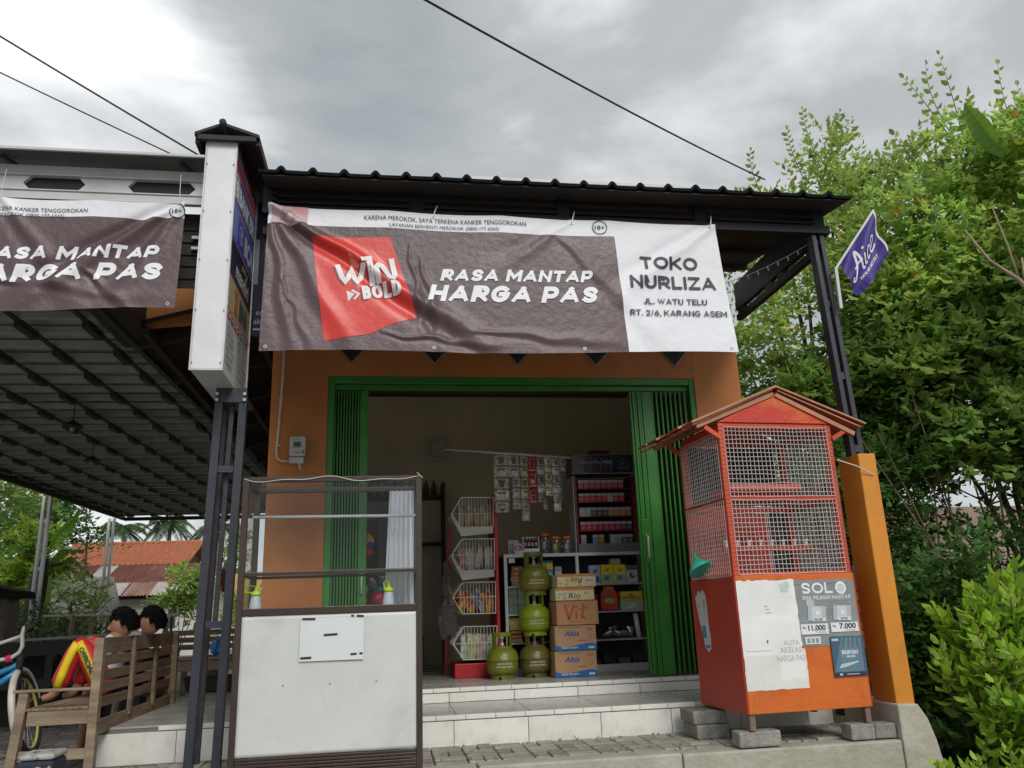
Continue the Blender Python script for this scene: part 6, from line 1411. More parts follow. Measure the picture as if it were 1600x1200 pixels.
for k in range(5):
    z = 0.335+k*0.083+(0.006 if k % 2 else 0); B(-1.862, 5.765, z, -1.845, 7.598, z+(0.062 if k < 4 else 0.10)).build('back_slat', wood, bn, bevel=0.002)
for y in (6.43, 7.02): B(-1.842, y, 0.235, -1.815, y+0.055, 0.760).build('upright', wood, bn, bevel=0.002)
B(-1.86, 5.765, 0.175, -1.83, 7.598, 0.262).build('lower_rail', wood, bn, bevel=0.002); B(-2.26, 5.765, 0.265, -2.235, 7.598, 0.34).build('front_rail', wood, bn, bevel=0.002)
for k in range(8):
    B(-2.235+k*0.047, 5.705, 0.346, -2.192+k*0.047, 7.655, 0.360).build('seat_slat', wood, bn, bevel=0.002)
tb = thing('wooden_table', 'low wooden table on the tiled platform behind the sign post', 'table', (-1.75, 8.4, 0.187))
B(-2.10, 8.25, 0.505, -1.25, 8.95, 0.525).build('tabletop', wood, tb, bevel=0.003); B(-2.06, 8.27, 0.41, -1.29, 8.295, 0.503).build('apron', wood, tb, bevel=0.002); B(-2.06, 8.90, 0.41, -1.29, 8.925, 0.503).build('apron', wood, tb)
for x in (-2.055, -1.33):
    for y in (8.27, 8.87): B(x, y, 0.187 if x > -1.9 else -0.15, x+0.05, y+0.05, 0.409).build('leg', wood, tb)
b2 = thing('wooden_bench', 'slatted wooden bench facing the camera beyond the low table', 'bench', (-1.9, 9.5, -0.1))
for k in range(3): B(-2.45, 9.60, 0.56+k*0.075, -1.20, 9.62, 0.615+k*0.075).build('back_slat', woodx, b2)
for k in range(5): B(-2.45, 9.20+k*0.08, 0.44, -1.20, 9.265+k*0.08, 0.46).build('seat_slat', woodx, b2)
B(-2.45, 9.19, 0.36, -1.20, 9.20, 0.438).build('front_rail', woodx, b2)
for x in (-2.45, -1.25): B(x, 9.62, -0.15, x+0.05, 9.66, 0.80).build('back_post', wood, b2); B(x, 9.21, 0.187 if x > -2 else -0.15, x+0.05, 9.25, 0.438).build('front_leg', wood, b2)
t = thing('plastic_tub', 'black plastic tub on the platform under the low table', 'tub', (-1.74, 8.75, 0.187))
tubm = mat('tub_black', (0.015, 0.018, 0.02), 0.4)
mb = MB().prism([(-1.93, 0.19), (-1.53, 0.19), (-1.49, 0.33), (-1.97, 0.33)], 'y', 8.62, 8.86); mb.build('tub', tubm, t, bevel=0.01); B(-1.985, 8.605, 0.318, -1.475, 8.875, 0.333).build('rim', tubm, t, bevel=0.004)
o = B(-1.78, 8.68, 0.334, -1.67, 8.78, 0.409).build('brick', mat('buff_stone', (0.28, 0.25, 0.17), 0.8)); tag(o, 'buff stone standing in the black tub under the table', 'stone')
crumple('plastic_bag', (-1.62, 8.45, 0.60), 0.07, 0.06, 0.085, mat('blue_bag', (0.03, 0.20, 0.5), 0.3, 0.3, 12, col2=(0.25, 0.45, 0.65), thr=(0.5, 0.7)), 'blue plastic bag on the low wooden table', 'plastic bag', 7)
o = B(-2.02, 8.5, 0.526, -1.88, 8.58, 0.535).build('papers', paper); tag(o, 'small white papers lying on the low wooden table', 'papers')
st = thing('painted_stone', 'white capped dark blue painted block with faded yellow letters at the bench foot', 'block', (-1.98, 5.32, -0.1))
B(-2.085, 5.30, -0.15, -1.885, 5.52, 0.115).build('block', mat('stone_navy', (0.02, 0.025, 0.05), 0.8, 0.3, 20, 0.6, 60), st, bevel=0.02)
B(-2.085, 5.30, 0.118, -1.885, 5.52, 0.15).build('cap', mat('stone_cap', (0.42, 0.42, 0.40), 0.85, 0.4, 16, 0.8, 50, col2=(0.08, 0.08, 0.1), thr=(0.5, 0.62)), st, bevel=0.012)
p = Print(onY(-1.99, 5.30, 0.0)); p.text('04', 0.0, 0.015, 0.07, (0.35, 0.32, 0.06), bold=0.04); p.build('print', st)
# black railing between the yard and the garden
rl = thing('black_railing', 'black timber railing with cross bars behind the seated boys', 'railing', (-3.2, 9.0, -0.15))
blk = mat('black_timber', (0.012, 0.013, 0.012), 0.7, 0.3, 6)
MB().bar((-4.2, 9.0, 0.72), (-2.45, 9.0, 0.765), 0.06, 0.025).build('top_rail', mat('rail_top', (0.22, 0.23, 0.23), 0.5), rl)
MB().bar((-4.2, 9.02, 0.63), (-2.45, 9.02, 0.67), 0.03, 0.13).build('rail', blk, rl); MB().bar((-4.2, 9.02, 0.30), (-2.45, 9.02, 0.34), 0.03, 0.08).build('rail', blk, rl)
for x in (-4.0, -3.35, -2.85, -2.5): MB().bar((x, 9.05, -0.15), (x, 9.05, 0.68), 0.07, 0.07).build('post', blk, rl)
for a in (-4.0, -3.35): MB().bar((a, 9.03, 0.3), (a+0.55, 9.03, 0.66), 0.04, 0.03).build('cross_bar', blk, rl); MB().bar((a, 9.04, 0.66), (a+0.55, 9.04, 0.3), 0.04, 0.03).build('cross_bar', blk, rl)
B(-4.3, 9.3, -0.15, -2.2, 9.35, 0.6).build('infill', mat('shade_net', (0.018, 0.022, 0.018), 0.9, 0.4, 10), rl)

# bicycle, only its front end is in view
bk = thing('bicycle', 'blue bicycle with cream handlebar and fender at the left edge, behind the bench', 'bicycle', (-3.0, 7.1, -0.1))
cream_p = mat('bike_cream', (0.52, 0.50, 0.44), 0.4, 0.2, 10, 0.2, 40); bluef = mat('bike_blue', (0.02, 0.22, 0.42), 0.35, 0.2, 8); rub = mat('rubber', (0.02, 0.02, 0.018), 0.8)
hb = [(-3.10, 7.0, 0.60), (-2.99, 7.0, 0.614), (-2.884, 7.0, 0.625), (-2.825, 7.0, 0.665), (-2.808, 7.0, 0.711), (-2.819, 7.0, 0.806), (-2.811, 7.0, 0.849), (-2.784, 7.0, 0.862)]
MB().tube(hb, 0.016, 8).build('handlebar', cream_p, bk, smooth=True); MB().tube([(-3.10, 7.02, 0.70), (-3.015, 7.02, 0.728), (-2.834, 7.02, 0.787)], 0.014, 8).build('crossbar', cream_p, bk, smooth=True)
MB().tube([(-2.785, 7.0, 0.865), (-2.755, 6.98, 0.83)], 0.028, 8).build('grip', rub, bk); MB().tube([(-2.91, 7.0, 0.618), (-2.875, 7.0, 0.628)], 0.030, 10).build('clamp', flat((0.5, 0.02, 0.08)), bk)
MB().tube([(-3.4, 7.30, 0.33), (-3.016, 7.07, 0.502), (-2.85, 7.05, 0.573)], 0.024, 8).build('top_tube', bluef, bk, smooth=True); MB().tube([(-3.4, 7.32, 0.16), (-3.005, 7.07, 0.419), (-2.84, 7.05, 0.525)], 0.026, 8).build('down_tube', bluef, bk, smooth=True)
MB().tube([(-2.83, 7.03, 0.68), (-2.825, 7.05, 0.49)], 0.024, 10).build('head_tube', rub, bk, smooth=True)
wc = Vector((-2.766, 7.12, 0.215)); wd = Vector((math.sin(R(-6)), math.cos(R(-6)), 0)); wu = Vector((-0.24, 0, 0.97)).normalized()
def ring(rad, r, name, m, a0=0, a1=360, n=36):
    pts = [wc+wd*rad*math.cos(R(a0+(a1-a0)*i/n))+wu*rad*math.sin(R(a0+(a1-a0)*i/n)) for i in range(n+(0 if a1-a0 == 360 else 1))]
    if a1-a0 == 360: pts.append(pts[0])
    return MB().tube(pts, r, 8, caps=False).build(name, m, bk, smooth=True)
ring(0.288, 0.024, 'tyre', rub); ring(0.262, 0.010, 'rim', mat('rim_yellow', (0.45, 0.42, 0.08), 0.5))
ring(0.325, 0.026, 'fender', cream_p, 15, 200, 30)
mb = MB()
for k in range(14): mb.tube([wc, wc+wd*0.26*math.cos(k*0.449)+wu*0.26*math.sin(k*0.449)], 0.0015, 4)
mb.build('spokes', galv, bk)
s_ = wd.cross(wu)*0.05
for q in (1, -1): MB().tube([Vector((-2.83, 7.05, 0.49)), wc+s_*q], 0.012, 6).build('fork_blade', rub, bk, smooth=True)
MB().tube([(-3.4, 7.30, 0.30), (-3.5, 7.36, 0.12)], 0.02, 8).build('seat_tube', bluef, bk)

# ---------------------------------------------------------------- the two boys
skin = mat('skin', (0.30, 0.145, 0.085), 0.55, 0.1, 6, 0.1, 80); hairm = mat('hair', (0.004, 0.0035, 0.0035), 0.75, 0.3, 60, 1.0, 160, stretch=(1, 1, 0.3), spec=0.15)
def skinned(name, verts, edges, radii, m, parent, lvl=2, root=0):
    me = bpy.data.meshes.new(name); me.from_pydata([tuple(v) for v in verts], edges, []); o = bpy.data.objects.new(name+'_tmp', me); COL.objects.link(o)
    sk = o.modifiers.new('s', 'SKIN'); ss = o.modifiers.new('d', 'SUBSURF'); ss.levels = lvl; ss.render_levels = lvl
    lay = me.skin_vertices[0].data if me.skin_vertices else None
    if lay is None:
        bm = bmesh.new(); bm.from_mesh(me); bm.verts.layers.skin.verify(); bm.to_mesh(me); bm.free(); lay = me.skin_vertices[0].data
    for i, r in enumerate(radii):
        rr = r if isinstance(r, tuple) else (r, r); lay[i].radius = rr; lay[i].use_root = (i == root)
    dg = bpy.context.evaluated_depsgraph_get(); dg.update()
    nm = bpy.data.meshes.new_from_object(o.evaluated_get(dg)); bpy.data.objects.remove(o)
    if parent is not None: nm.transform(wmat(parent).inverted())
    nm.materials.clear(); nm.materials.append(m); nm.shade_smooth()
    r = bpy.data.objects.new(name, nm); COL.objects.link(r); r.parent = parent
    return r
def head(parent, c, yawdeg, pitchdeg, sc=1.0, name='head'):
    """head with face features and hair cap; local +x is the face direction"""
    M = Matrix.Translation(c) @ Matrix.Rotation(R(yawdeg), 4, 'Z') @ Matrix.Rotation(R(pitchdeg), 4, 'Y') @ Matrix.Scale(sc, 4)
    def hf(u, v):
        a = u*2*math.pi; b = (v-0.5)*math.pi; x, y, z = math.cos(a)*math.cos(b), math.sin(a)*math.cos(b), math.sin(b)
        X, Y, Z = x*0.093, y*0.074, z*0.112
        if z < 0: X *= 1-0.10*abs(z); Y *= 1-0.28*abs(z)**1.3; X += 0.012*abs(z)
        if x < 0: Z += 0.006*abs(x); X *= 1.04
        g = lambda px_, pz, wx, wz, h: h*math.exp(-((Y-px_)/wx)**2-((Z-pz)/wz)**2) if x > 0 else 0
        X += g(0, -0.018, 0.012, 0.020, 0.020)+g(0, -0.002, 0.008, 0.02, 0.008)      # nose
        X -= g(0.028, 0.006, 0.015, 0.010, 0.010)+g(-0.028, 0.006, 0.015, 0.010, 0.010)   # eye sockets
        X += g(0, -0.052, 0.022, 0.007, 0.006)+g(0, -0.064, 0.020, 0.006, 0.006)-g(0, -0.058, 0.02, 0.0025, 0.005)+g(0, -0.09, 0.02, 0.015, 0.008)
        X += g(0.0, 0.022, 0.045, 0.007, 0.004)
        return M @ Vector((X, Y, Z))
    h = MB().grid(hf, 72, 56).build(name, skin, parent, smooth=True)
    for s in (1, -1):
        mb = MB(); mb.lathe([(0.0, -0.011), (0.008, -0.008), (0.011, 0), (0.008, 0.008), (0, 0.011)], (0, 0, 0), 12); mb.v = [M @ (v+Vector((0.0725, 0.028*s, 0.006))) for v in mb.v]; mb.build('eye', mat('eye_white', (0.32, 0.28, 0.25), 0.25), h if False else parent, smooth=True)
        mb = MB(); mb.lathe([(0.0, -0.005), (0.0045, -0.002), (0.0045, 0.002), (0, 0.005)], (0, 0, 0), 10); mb.v = [M @ (v+Vector((0.0808, 0.028*s, 0.005))) for v in mb.v]; mb.build('iris', mat('iris', (0.02, 0.01, 0.008), 0.2), parent, smooth=True)
        mb = MB(); mb.grid(lambda u, v: (0.082+0.002*math.sin(u*3.1), s*(0.014+u*0.030), 0.021+0.005*math.sin(u*2.6)+v*0.004), 8, 2); mb.v = [M @ v for v in mb.v]; mb.build('eyebrow', hairm, parent, thick=0.003)
        # ear: a cupped oval
        def ear(u, v):
            a = u*2*math.pi; r = v; return M @ Vector((-0.006+0.013*r*math.cos(a), s*(0.073+0.007*r-0.003*(0.4 < r < 0.75)), -0.012+0.024*r*math.sin(a)))
        MB().grid(ear, 20, 6).build('ear', skin, parent, smooth=True, thick=0.004)
    def hair(u, v):
        a = u*2*math.pi; b = v*math.pi*0.5; x, y, z = math.cos(a)*math.cos(b), math.sin(a)*math.cos(b), math.sin(b)
        low = -0.075 if x < -0.25 else (-0.028 if abs(y) > 0.55 and x < 0.15 else 0.038+0.012*math.sin(a*9))
        n = 0.008*noise.noise(Vector((x*3, y*3, z*3)))+0.002*noise.noise(Vector((x*16, y*16, z*6)))
        Z = low+(0.112+0.014-low)*z if True else 0
        k = 1.09 if low < 0 else 1.08
        zz = max(-1, min(1, Z/0.126)); rr = math.sqrt(max(0, 1-zz*zz)); 
        return M @ Vector((math.cos(a)*rr*0.101*(1.06 if x < 0 else 1.0)+n, math.sin(a)*rr*0.084+n, Z+n))
    MB().grid(hair, 90, 26).build('hair', hairm, parent, smooth=True)
    # short tufts breaking the outline
    nt_ = 2600; d = unit(RNG.normal(size=(nt_*3, 3))); d = d[(d[:, 2] > 0.52) | ((d[:, 0] < 0.05) & (d[:, 2] > 0.05)) | ((d[:, 0] < -0.3) & (d[:, 2] > -0.45))][:nt_]; nt_ = len(d)
    Mn = np.array(M); base = d*np.array([0.100, 0.083, 0.122])
    dr = unit(d*0.35+np.array([-0.15, 0, -0.7])+RNG.normal(size=(nt_, 3))*0.16); sd = unit(np.cross(d, dr))
    base = base @ Mn[:3, :3].T+Mn[:3, 3]; dr = dr @ Mn[:3, :3].T; sd = sd @ Mn[:3, :3].T
    leafmesh('hair_tufts', base, unit(dr), unit(sd), 0.034, 0.003, hairm, parent, kind='stuff')
    return h
b1 = thing('person', 'black haired boy in red and yellow tracksuit trousers, knees drawn up on the bench', 'person', (-1.98, 6.35, 0.36))
V = [(-1.965, 6.36, 0.445), (-1.965, 6.37, 0.55), (-1.955, 6.38, 0.66), (-1.945, 6.385, 0.74), (-1.93, 6.39, 0.80),      # pelvis .. neck
     (-1.96, 6.29, 0.44), (-2.15, 6.295, 0.745), (-2.245, 6.29, 0.45), (-2.30, 6.29, 0.385), (-2.36, 6.285, 0.375),   # near leg
     (-1.965, 6.44, 0.44), (-2.10, 6.43, 0.755), (-2.17, 6.44, 0.45), (-2.22, 6.44, 0.385), (-2.28, 6.44, 0.375),    # far leg
     (-1.945, 6.27, 0.715), (-2.0, 6.22, 0.56), (-2.09, 6.36, 0.685), (-2.085, 6.40, 0.715),                          # near arm to the knee
     (-1.945, 6.50, 0.715), (-2.0, 6.54, 0.57), (-2.09, 6.47, 0.70)]
Ed = [(0,1),(1,2),(2,3),(3,4),(0,5),(5,6),(6,7),(7,8),(8,9),(0,10),(10,11),(11,12),(12,13),(13,14),(3,15),(15,16),(16,17),(17,18),(3,19),(19,20),(20,21)]
Rd = [(.10,.085),(.09,.075),(.10,.075),(.085,.06),.045, .072,.052,.036,.03,.022, .072,.052,.036,.03,.022, .042,.034,.025,.02,.042,.034,.025]
skinned('body', V, Ed, Rd, skin, b1)
trs = mat('tracksuit_red', (0.50, 0.012, 0.018), 0.6, 0.12, 6, 0.6, 14); yel = mat('stripe_yellow', (0.72, 0.50, 0.01), 0.6, 0.1, 6, 0.6, 14)
skinned('trousers', [V[0], (-1.965, 6.36, 0.50), V[5], (-2.06, 6.292, 0.60), V[6], (-2.205, 6.292, 0.60), (-2.262, 6.29, 0.435), V[10], (-2.04, 6.435, 0.60), V[11], (-2.14, 6.435, 0.60), (-2.17, 6.44, 0.44)],
        [(0,1),(0,2),(2,3),(3,4),(4,5),(5,6),(0,7),(7,8),(8,9),(9,10),(10,11)], [(.112,.095),(.108,.088),.088,.075,.064,.062,.068,.088,.075,.064,.062,.066], trs, b1)
def sidestripe(pts, w, m, name):        # ribbon along the near side of the leg
    mb = MB(); P_ = [Vector(q) for q in pts]; 
    for i, q in enumerate(P_):
        d = (P_[min(i+1, len(P_)-1)]-P_[max(i-1, 0)]).normalized(); nrm = Vector((0, -1, 0)); s_ = d.cross(nrm).normalized()*w/2
        for k in (-1, -.5, 0, .5, 1): mb.v.append(q+s_*k+Vector((0, 0.016*k*k, 0)))
    for i in range(len(P_)-1):
        for k in range(4): a = i*5+k; mb.f.append((a, a+1, a+6, a+5)); mb.m.append(0)
    return mb.build(name, m, b1, smooth=True, thick=0.002)
yy = 6.222
sidestripe([(-1.985, 6.208, 0.46), (-2.03, 6.208, 0.54), (-2.075, 6.215, 0.62), (-2.12, yy+.003, 0.70), (-2.145, yy+.008, 0.735)], 0.062, yel, 'stripe')
sidestripe([(-2.150, yy+.008, 0.735), (-2.175, yy+.004, 0.68), (-2.20, yy, 0.61), (-2.225, yy-.002, 0.53), (-2.245, yy-.004, 0.45)], 0.060, yel, 'stripe')
p = Print(lambda u, v, l: (-2.115+u*0.47+v*0.88, 6.203+0.010*(u/0.2)*0-l, 0.70-u*0.88+v*0.47-0.0), 0.004)
p.text('OFFICIAL', 0.0, -0.008, 0.030, (0.02, 0.05, 0.05), w=0.20, bold=0.05); p.build('print', b1)
shirt_w = mat('shirt_white', (0.55, 0.56, 0.58), 0.8, 0.06, 5, 0.5, 12)
skinned('shirt', [(-1.965, 6.36, 0.47), V[1], V[2], V[3], (-1.935, 6.39, 0.775), V[15], (-1.975, 6.245, 0.63), V[19], (-1.975, 6.52, 0.635)], [(0,1),(1,2),(2,3),(3,4),(3,5),(5,6),(3,7),(7,8)], [(.108,.088),(.10,.083),(.11,.083),(.095,.07),.05,.052,.05,.052,.05], shirt_w, b1)
head(b1, Vector((-1.905, 6.40, 0.858)), 190, 14, 0.93)
def hand(parent, wrist, d, n, sc=0.8, curl=0.9):
    d = Vector(d).normalized(); n = Vector(n).normalized(); s_ = d.cross(n).normalized(); W = Vector(wrist)
    V = [W, W+d*0.035*sc, W+d*0.075*sc]; E = [(0, 1), (1, 2)]; Rr = [(.018*sc, .014*sc), (.036*sc, .013*sc), (.036*sc, .012*sc)]
    skinned('palm', V, E, Rr, skin, parent, 2)
    for k, (o_, l_) in enumerate(((-0.028, 0.058), (-0.010, 0.068), (0.009, 0.064), (0.027, 0.050))):
        a = W+d*0.075*sc+s_*o_*sc; q = [a-d*0.02*sc]; dd = d.copy()
        for j in range(3):
            dd = (dd-n*curl*0.45).normalized(); q.append(q[-1]+dd*l_*sc*(0.42, 0.33, 0.27)[j]+(d*0.02*sc if j == 0 else Vector()))
        skinned('finger', q, [(0, 1), (1, 2), (2, 3)], [.0092*sc, .0088*sc, .0082*sc, .007*sc], skin, parent, 2)
    a = W+d*0.025*sc-s_*0.030*sc; skinned('thumb', [a, a+(d*0.6-s_*0.8).normalized()*0.03*sc, a+(d*0.9-s_*0.9).normalized()*0.055*sc-n*0.012*sc], [(0, 1), (1, 2)], [.012*sc, .010*sc, .008*sc], skin, parent, 2)
hand(b1, (-2.075, 6.385, 0.705), (-0.55, 0.05, 0.55), (-0.1, -0.75, 0.6))
b2_ = thing('person', 'boy with black hair, mostly hidden behind the first boy at the bench back', 'person', (-1.95, 6.85, 0.36))
V2 = [(-1.97, 6.80, 0.445), (-1.965, 6.80, 0.56), (-1.95, 6.80, 0.67), (-1.93, 6.80, 0.745), (-1.90, 6.80, 0.80), (-1.98, 6.74, 0.44), (-2.20, 6.74, 0.46), (-2.21, 6.73, 0.16), (-2.22, 6.73, -0.03), (-2.30, 6.73, -0.06), (-1.98, 6.88, 0.44), (-2.20, 6.90, 0.46), (-2.21, 6.90, 0.16), (-2.22, 6.90, -0.03), (-2.30, 6.90, -0.06),
      (-1.93, 6.69, 0.71), (-1.99, 6.66, 0.56), (-2.12, 6.70, 0.54), (-1.93, 6.92, 0.71), (-1.99, 6.95, 0.56), (-2.12, 6.92, 0.54)]
skinned('body', V2, [(0,1),(1,2),(2,3),(3,4),(0,5),(5,6),(6,7),(7,8),(8,9),(0,10),(10,11),(11,12),(12,13),(13,14),(3,15),(15,16),(16,17),(3,18),(18,19),(19,20)], [(.10,.085),(.09,.075),(.10,.075),(.085,.06),.045]+[.07,.055,.036,.028,.024]*2+[.042,.034,.025]*2, skin, b2_)
skinned('shirt', [(-1.97, 6.80, 0.46)]+V2[1:5]+[V2[15], (-1.97, 6.67, 0.63), V2[18], (-1.97, 6.94, 0.63)], [(0,1),(1,2),(2,3),(3,4),(3,5),(5,6),(3,7),(7,8)], [(.108,.09),(.10,.085),(.11,.085),(.095,.07),.048,.052,.05,.052,.05], mat('shirt_grey', (0.30, 0.31, 0.33), 0.8), b2_)
skinned('shorts', [V2[0], V2[5], (-2.15, 6.74, 0.46), V2[10], (-2.15, 6.90, 0.46)], [(0,1),(1,2),(0,3),(3,4)], [(.112,.095),.085,.072,.085,.072], mat('shorts_dark', (0.03, 0.03, 0.05), 0.8), b2_)
hand(b2_, (-2.11, 6.70, 0.54), (-1, 0, -0.1), (0, 0, 1)); hand(b2_, (-2.11, 6.92, 0.54), (-1, 0, -0.1), (0, 0, 1))
head(b2_, Vector((-1.815, 6.80, 0.868)), 188, 8, 0.93)

# ================================================================== vegetation
bark = mat('bark', (0.10, 0.075, 0.05), 0.9, 0.4, 6, 1.0, 30, stretch=(1, 1, 0.3)); barkp = mat('bark_pale', (0.30, 0.24, 0.15), 0.8, 0.3, 8, 0.6, 30)
lf1 = mat('leaf_mid', (0.16, 0.28, 0.062), 0.45, 0.1, 1.2, spec=0.35, leaf=0.45, attr=True); lf2 = mat('leaf_fresh', (0.25, 0.38, 0.09), 0.42, 0.1, 1.2, spec=0.35, leaf=0.5, attr=True)
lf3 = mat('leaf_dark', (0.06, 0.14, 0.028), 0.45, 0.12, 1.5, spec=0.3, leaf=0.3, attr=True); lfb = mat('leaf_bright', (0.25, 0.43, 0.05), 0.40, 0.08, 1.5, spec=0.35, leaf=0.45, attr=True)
lfd = mat('leaf_dry', (0.22, 0.16, 0.05), 0.7, 0.2, 2, leaf=0.25, attr=True)
vleaf = mat('vine_leaf', (0.13, 0.26, 0.04), 0.45, 0.1, 2, leaf=0.4); palmf = mat('palm_rib', (0.07, 0.11, 0.04), 0.6)
def limbs(root, base, lobes, r0, m=bark, seed=0, fork=0.35):
    rnd = random.Random(seed); b0 = Vector(base); cen = sum((Vector(l[:3]) for l in lobes), Vector())/len(lobes)
    zf = b0.z+(cen.z-b0.z)*fork; f = Vector((b0.x+(cen.x-b0.x)*0.3, b0.y+(cen.y-b0.y)*0.3, zf)); mid = (b0+f)/2+Vector((rnd.uniform(-.08, .08), rnd.uniform(-.08, .08), 0))
    MB().tube([b0, mid, f], [r0, r0*0.85, r0*0.75], 8).build('trunk', m, root, smooth=True)
    mb = MB()
    for l in lobes:
        e = Vector(l[:3]); q = f+(e-f)*0.5+Vector((rnd.uniform(-.2, .2), rnd.uniform(-.2, .2), rnd.uniform(0, .25)))
        mb.tube([f, q, e, e+Vector((rnd.uniform(-.3, .3), rnd.uniform(-.2, .2), l[3]*0.7))], [r0*0.45, r0*0.28, r0*0.15, 0.008], 6)
        for k in range(4): mb.tube([q, q+Vector((rnd.uniform(-1, 1), rnd.uniform(-1, 1), rnd.uniform(-.2, .8)))*l[3]*0.9], [r0*0.12, 0.006], 5)
    mb.build('limbs', m, root, smooth=True)
def tree(name, label, base, lobes, density, leaf, m, r0=0.08, cat='tree', group=None, seed=0, **kw):
    t = thing(name, label, cat, base, group=group); limbs(t, base, lobes, r0, seed=seed)
    P, dr, sd, Ln, Wd, tint = sprays(lobes, density, leaf=leaf, **kw)
    leafmesh('crown', P, dr, sd, Ln, Wd, m, t, tint, kind='stuff'); return t
G = -0.66
tree('feathery_tree', 'light green feathery leaved tree rising behind the right end of the porch roof', (6.6, 11.6, G),
     [(6.56,11.50,7.35,.62),(7.53,11.50,7.9,.72),(7.65,11.00,7.0,.9),(6.11,11.50,6.30,.75),(6.57,11.00,5.85,.9),(5.86,11.00,4.65,.85),(7.16,10.50,5.6,.9),(7.96,10.50,7.2,.7)], 34, 0.13, lf2, r0=0.12, twig=0.45, width=0.5, up=0.5)
tree('leafy_tree', 'mid green tree filling the gap between the porch and the cage, behind the shop corner', (6.1, 10.9, G),
     [(5.47,11.00,4.03,.75),(6.16,10.50,3.60,.9),(7.16,10.50,4.7,.9),(6.50,10.00,3.75,.9),(6.0,10.6,2.6,.9),(6.9,10.2,2.9,.8),(7.02,9.80,4.07,.8)], 74, 0.125, lf1, r0=0.10)
tree('tall_tree', 'tall leafy tree at the right edge with long shoots against the sky', (8.2, 9.3, G),
     [(7.73,9.50,6.10,.9),(8.18,9.20,6.75,.7),(8.58,9.00,6.31,1.0),(7.39,9.50,5.02,.9),(7.90,9.00,5.01,.9),(8.75,8.80,5.2,1.0),(9.1,8.9,6.9,.7)], 62, 0.125, lf2, r0=0.13, width=0.55, light=(0.8, 1.55))
tree('broadleaf_tree', 'darker round leaved tree below the tall tree at the right edge', (7.9, 9.1, G),
     [(7.32,9.30,3.91,.9),(7.96,9.00,3.56,.8),(8.45,8.80,4.2,.9),(7.49,8.60,2.74,.75),(6.96,9.00,2.75,.6),(8.5,8.6,3.0,.7)], 60, 0.15, lf1, r0=0.11, width=0.7)
tree('shrub', 'dark leafy thicket behind the ochre column', (6.6, 9.5, G),
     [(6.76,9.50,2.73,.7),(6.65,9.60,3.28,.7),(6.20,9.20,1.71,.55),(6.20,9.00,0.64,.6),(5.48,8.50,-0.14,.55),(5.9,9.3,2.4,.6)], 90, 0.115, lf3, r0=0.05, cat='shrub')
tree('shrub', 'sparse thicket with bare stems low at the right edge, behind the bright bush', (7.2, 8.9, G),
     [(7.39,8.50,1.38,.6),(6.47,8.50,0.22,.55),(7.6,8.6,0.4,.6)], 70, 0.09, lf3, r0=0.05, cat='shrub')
# bare stems in the thicket
bs = thing('bare_stems', 'cluster of bare leaning stems in the dark thicket at the right', 'stems', (6.9, 9.0, G))
for k in range(15):
    x = 6.2+k*0.12+random.uniform(-.1, .1); y = 9.0+random.uniform(-.5, .6)
    MB().tube([(x, y, G), (x+random.uniform(-.35, .25), y, 1.0), (x+random.uniform(-.9, .5), y, random.uniform(2.0, 3.4))], [0.022, 0.016, 0.006], 5).build('stem', bark, bs, smooth=True)
pw = B(6.5, 12.5, G, 14.5, 12.65, 2.3).build('garden_wall', mat('pale_brick', (0.36, 0.27, 0.22), 0.85, 0.3, 6, 0.5, 20)); tag(pw, 'pale wall glimpsed through the thicket at the right', 'wall')
# pale branch crossing the tall tree
br = thing('pale_branch', 'pale forked branch reaching down and left out of the tall right tree', 'branch', (7.6, 8.0, 4.5))
MB().tube([(7.75, 8.0, 4.2), (7.55, 8.0, 4.5), (7.2, 8.0, 4.75), (6.95, 8.0, 5.15)], [0.035, 0.03, 0.02, 0.012], 7).build('limb', barkp, br, smooth=True)
MB().tube([(7.55, 8.0, 4.5), (7.5, 8.0, 4.95), (7.42, 8.02, 5.5)], [0.02, 0.014, 0.008], 6).build('limb', barkp, br, smooth=True); MB().tube([(7.62, 8.0, 4.42), (7.66, 8.0, 4.8)], [0.02, 0.012], 6).build('limb', barkp, br, smooth=True)
# long shoots standing out of the crowns
def shoots(name, label, roots, m, leaf, n=16, parent=None, cat='shoots', r=0.010):
    t = thing(name, label, cat, roots[0][0]); Pb, D, S, LL = [], [], [], []
    for (a, b, bend) in roots:
        a, b = Vector(a), Vector(b); c = (a+b)/2+Vector(bend); pts = [a.lerp(c, s).lerp(c.lerp(b, s), s) for s in [i/12 for i in range(13)]]
        MB().tube(pts, [r*(1-0.8*i/12) for i in range(13)], 5).build('stem', bark, t, smooth=True)
        for k in range(n):
            s = 0.15+0.85*k/(n-1); i = min(11, int(s*12)); p_ = pts[i].lerp(pts[i+1], s*12-i); d = (pts[i+1]-pts[i]).normalized()
            sg = 1 if k % 2 else -1; sd_ = d.cross(Vector((0, 0.9, 0.3))).normalized()*sg
            if k == n-1: q = d
            else: q = (sd_+d*0.6+Vector((random.uniform(-.3, .3), random.uniform(-.4, .4), random.uniform(-.25, .15)))).normalized()
            Pb.append(p_); D.append(q); S.append(q.cross(Vector((random.uniform(-.3, .3), 0.6, 0.8))).normalized()); LL.append(leaf*random.uniform(0.7, 1.2)*(1-0.3*s))
    A = lambda x: np.array([tuple(v) for v in x])
    LL = np.array(LL); leafmesh('leaves', A(Pb), A(D), A(S), LL, LL*0.52, m, t, kind='stuff', hexa=True); return t
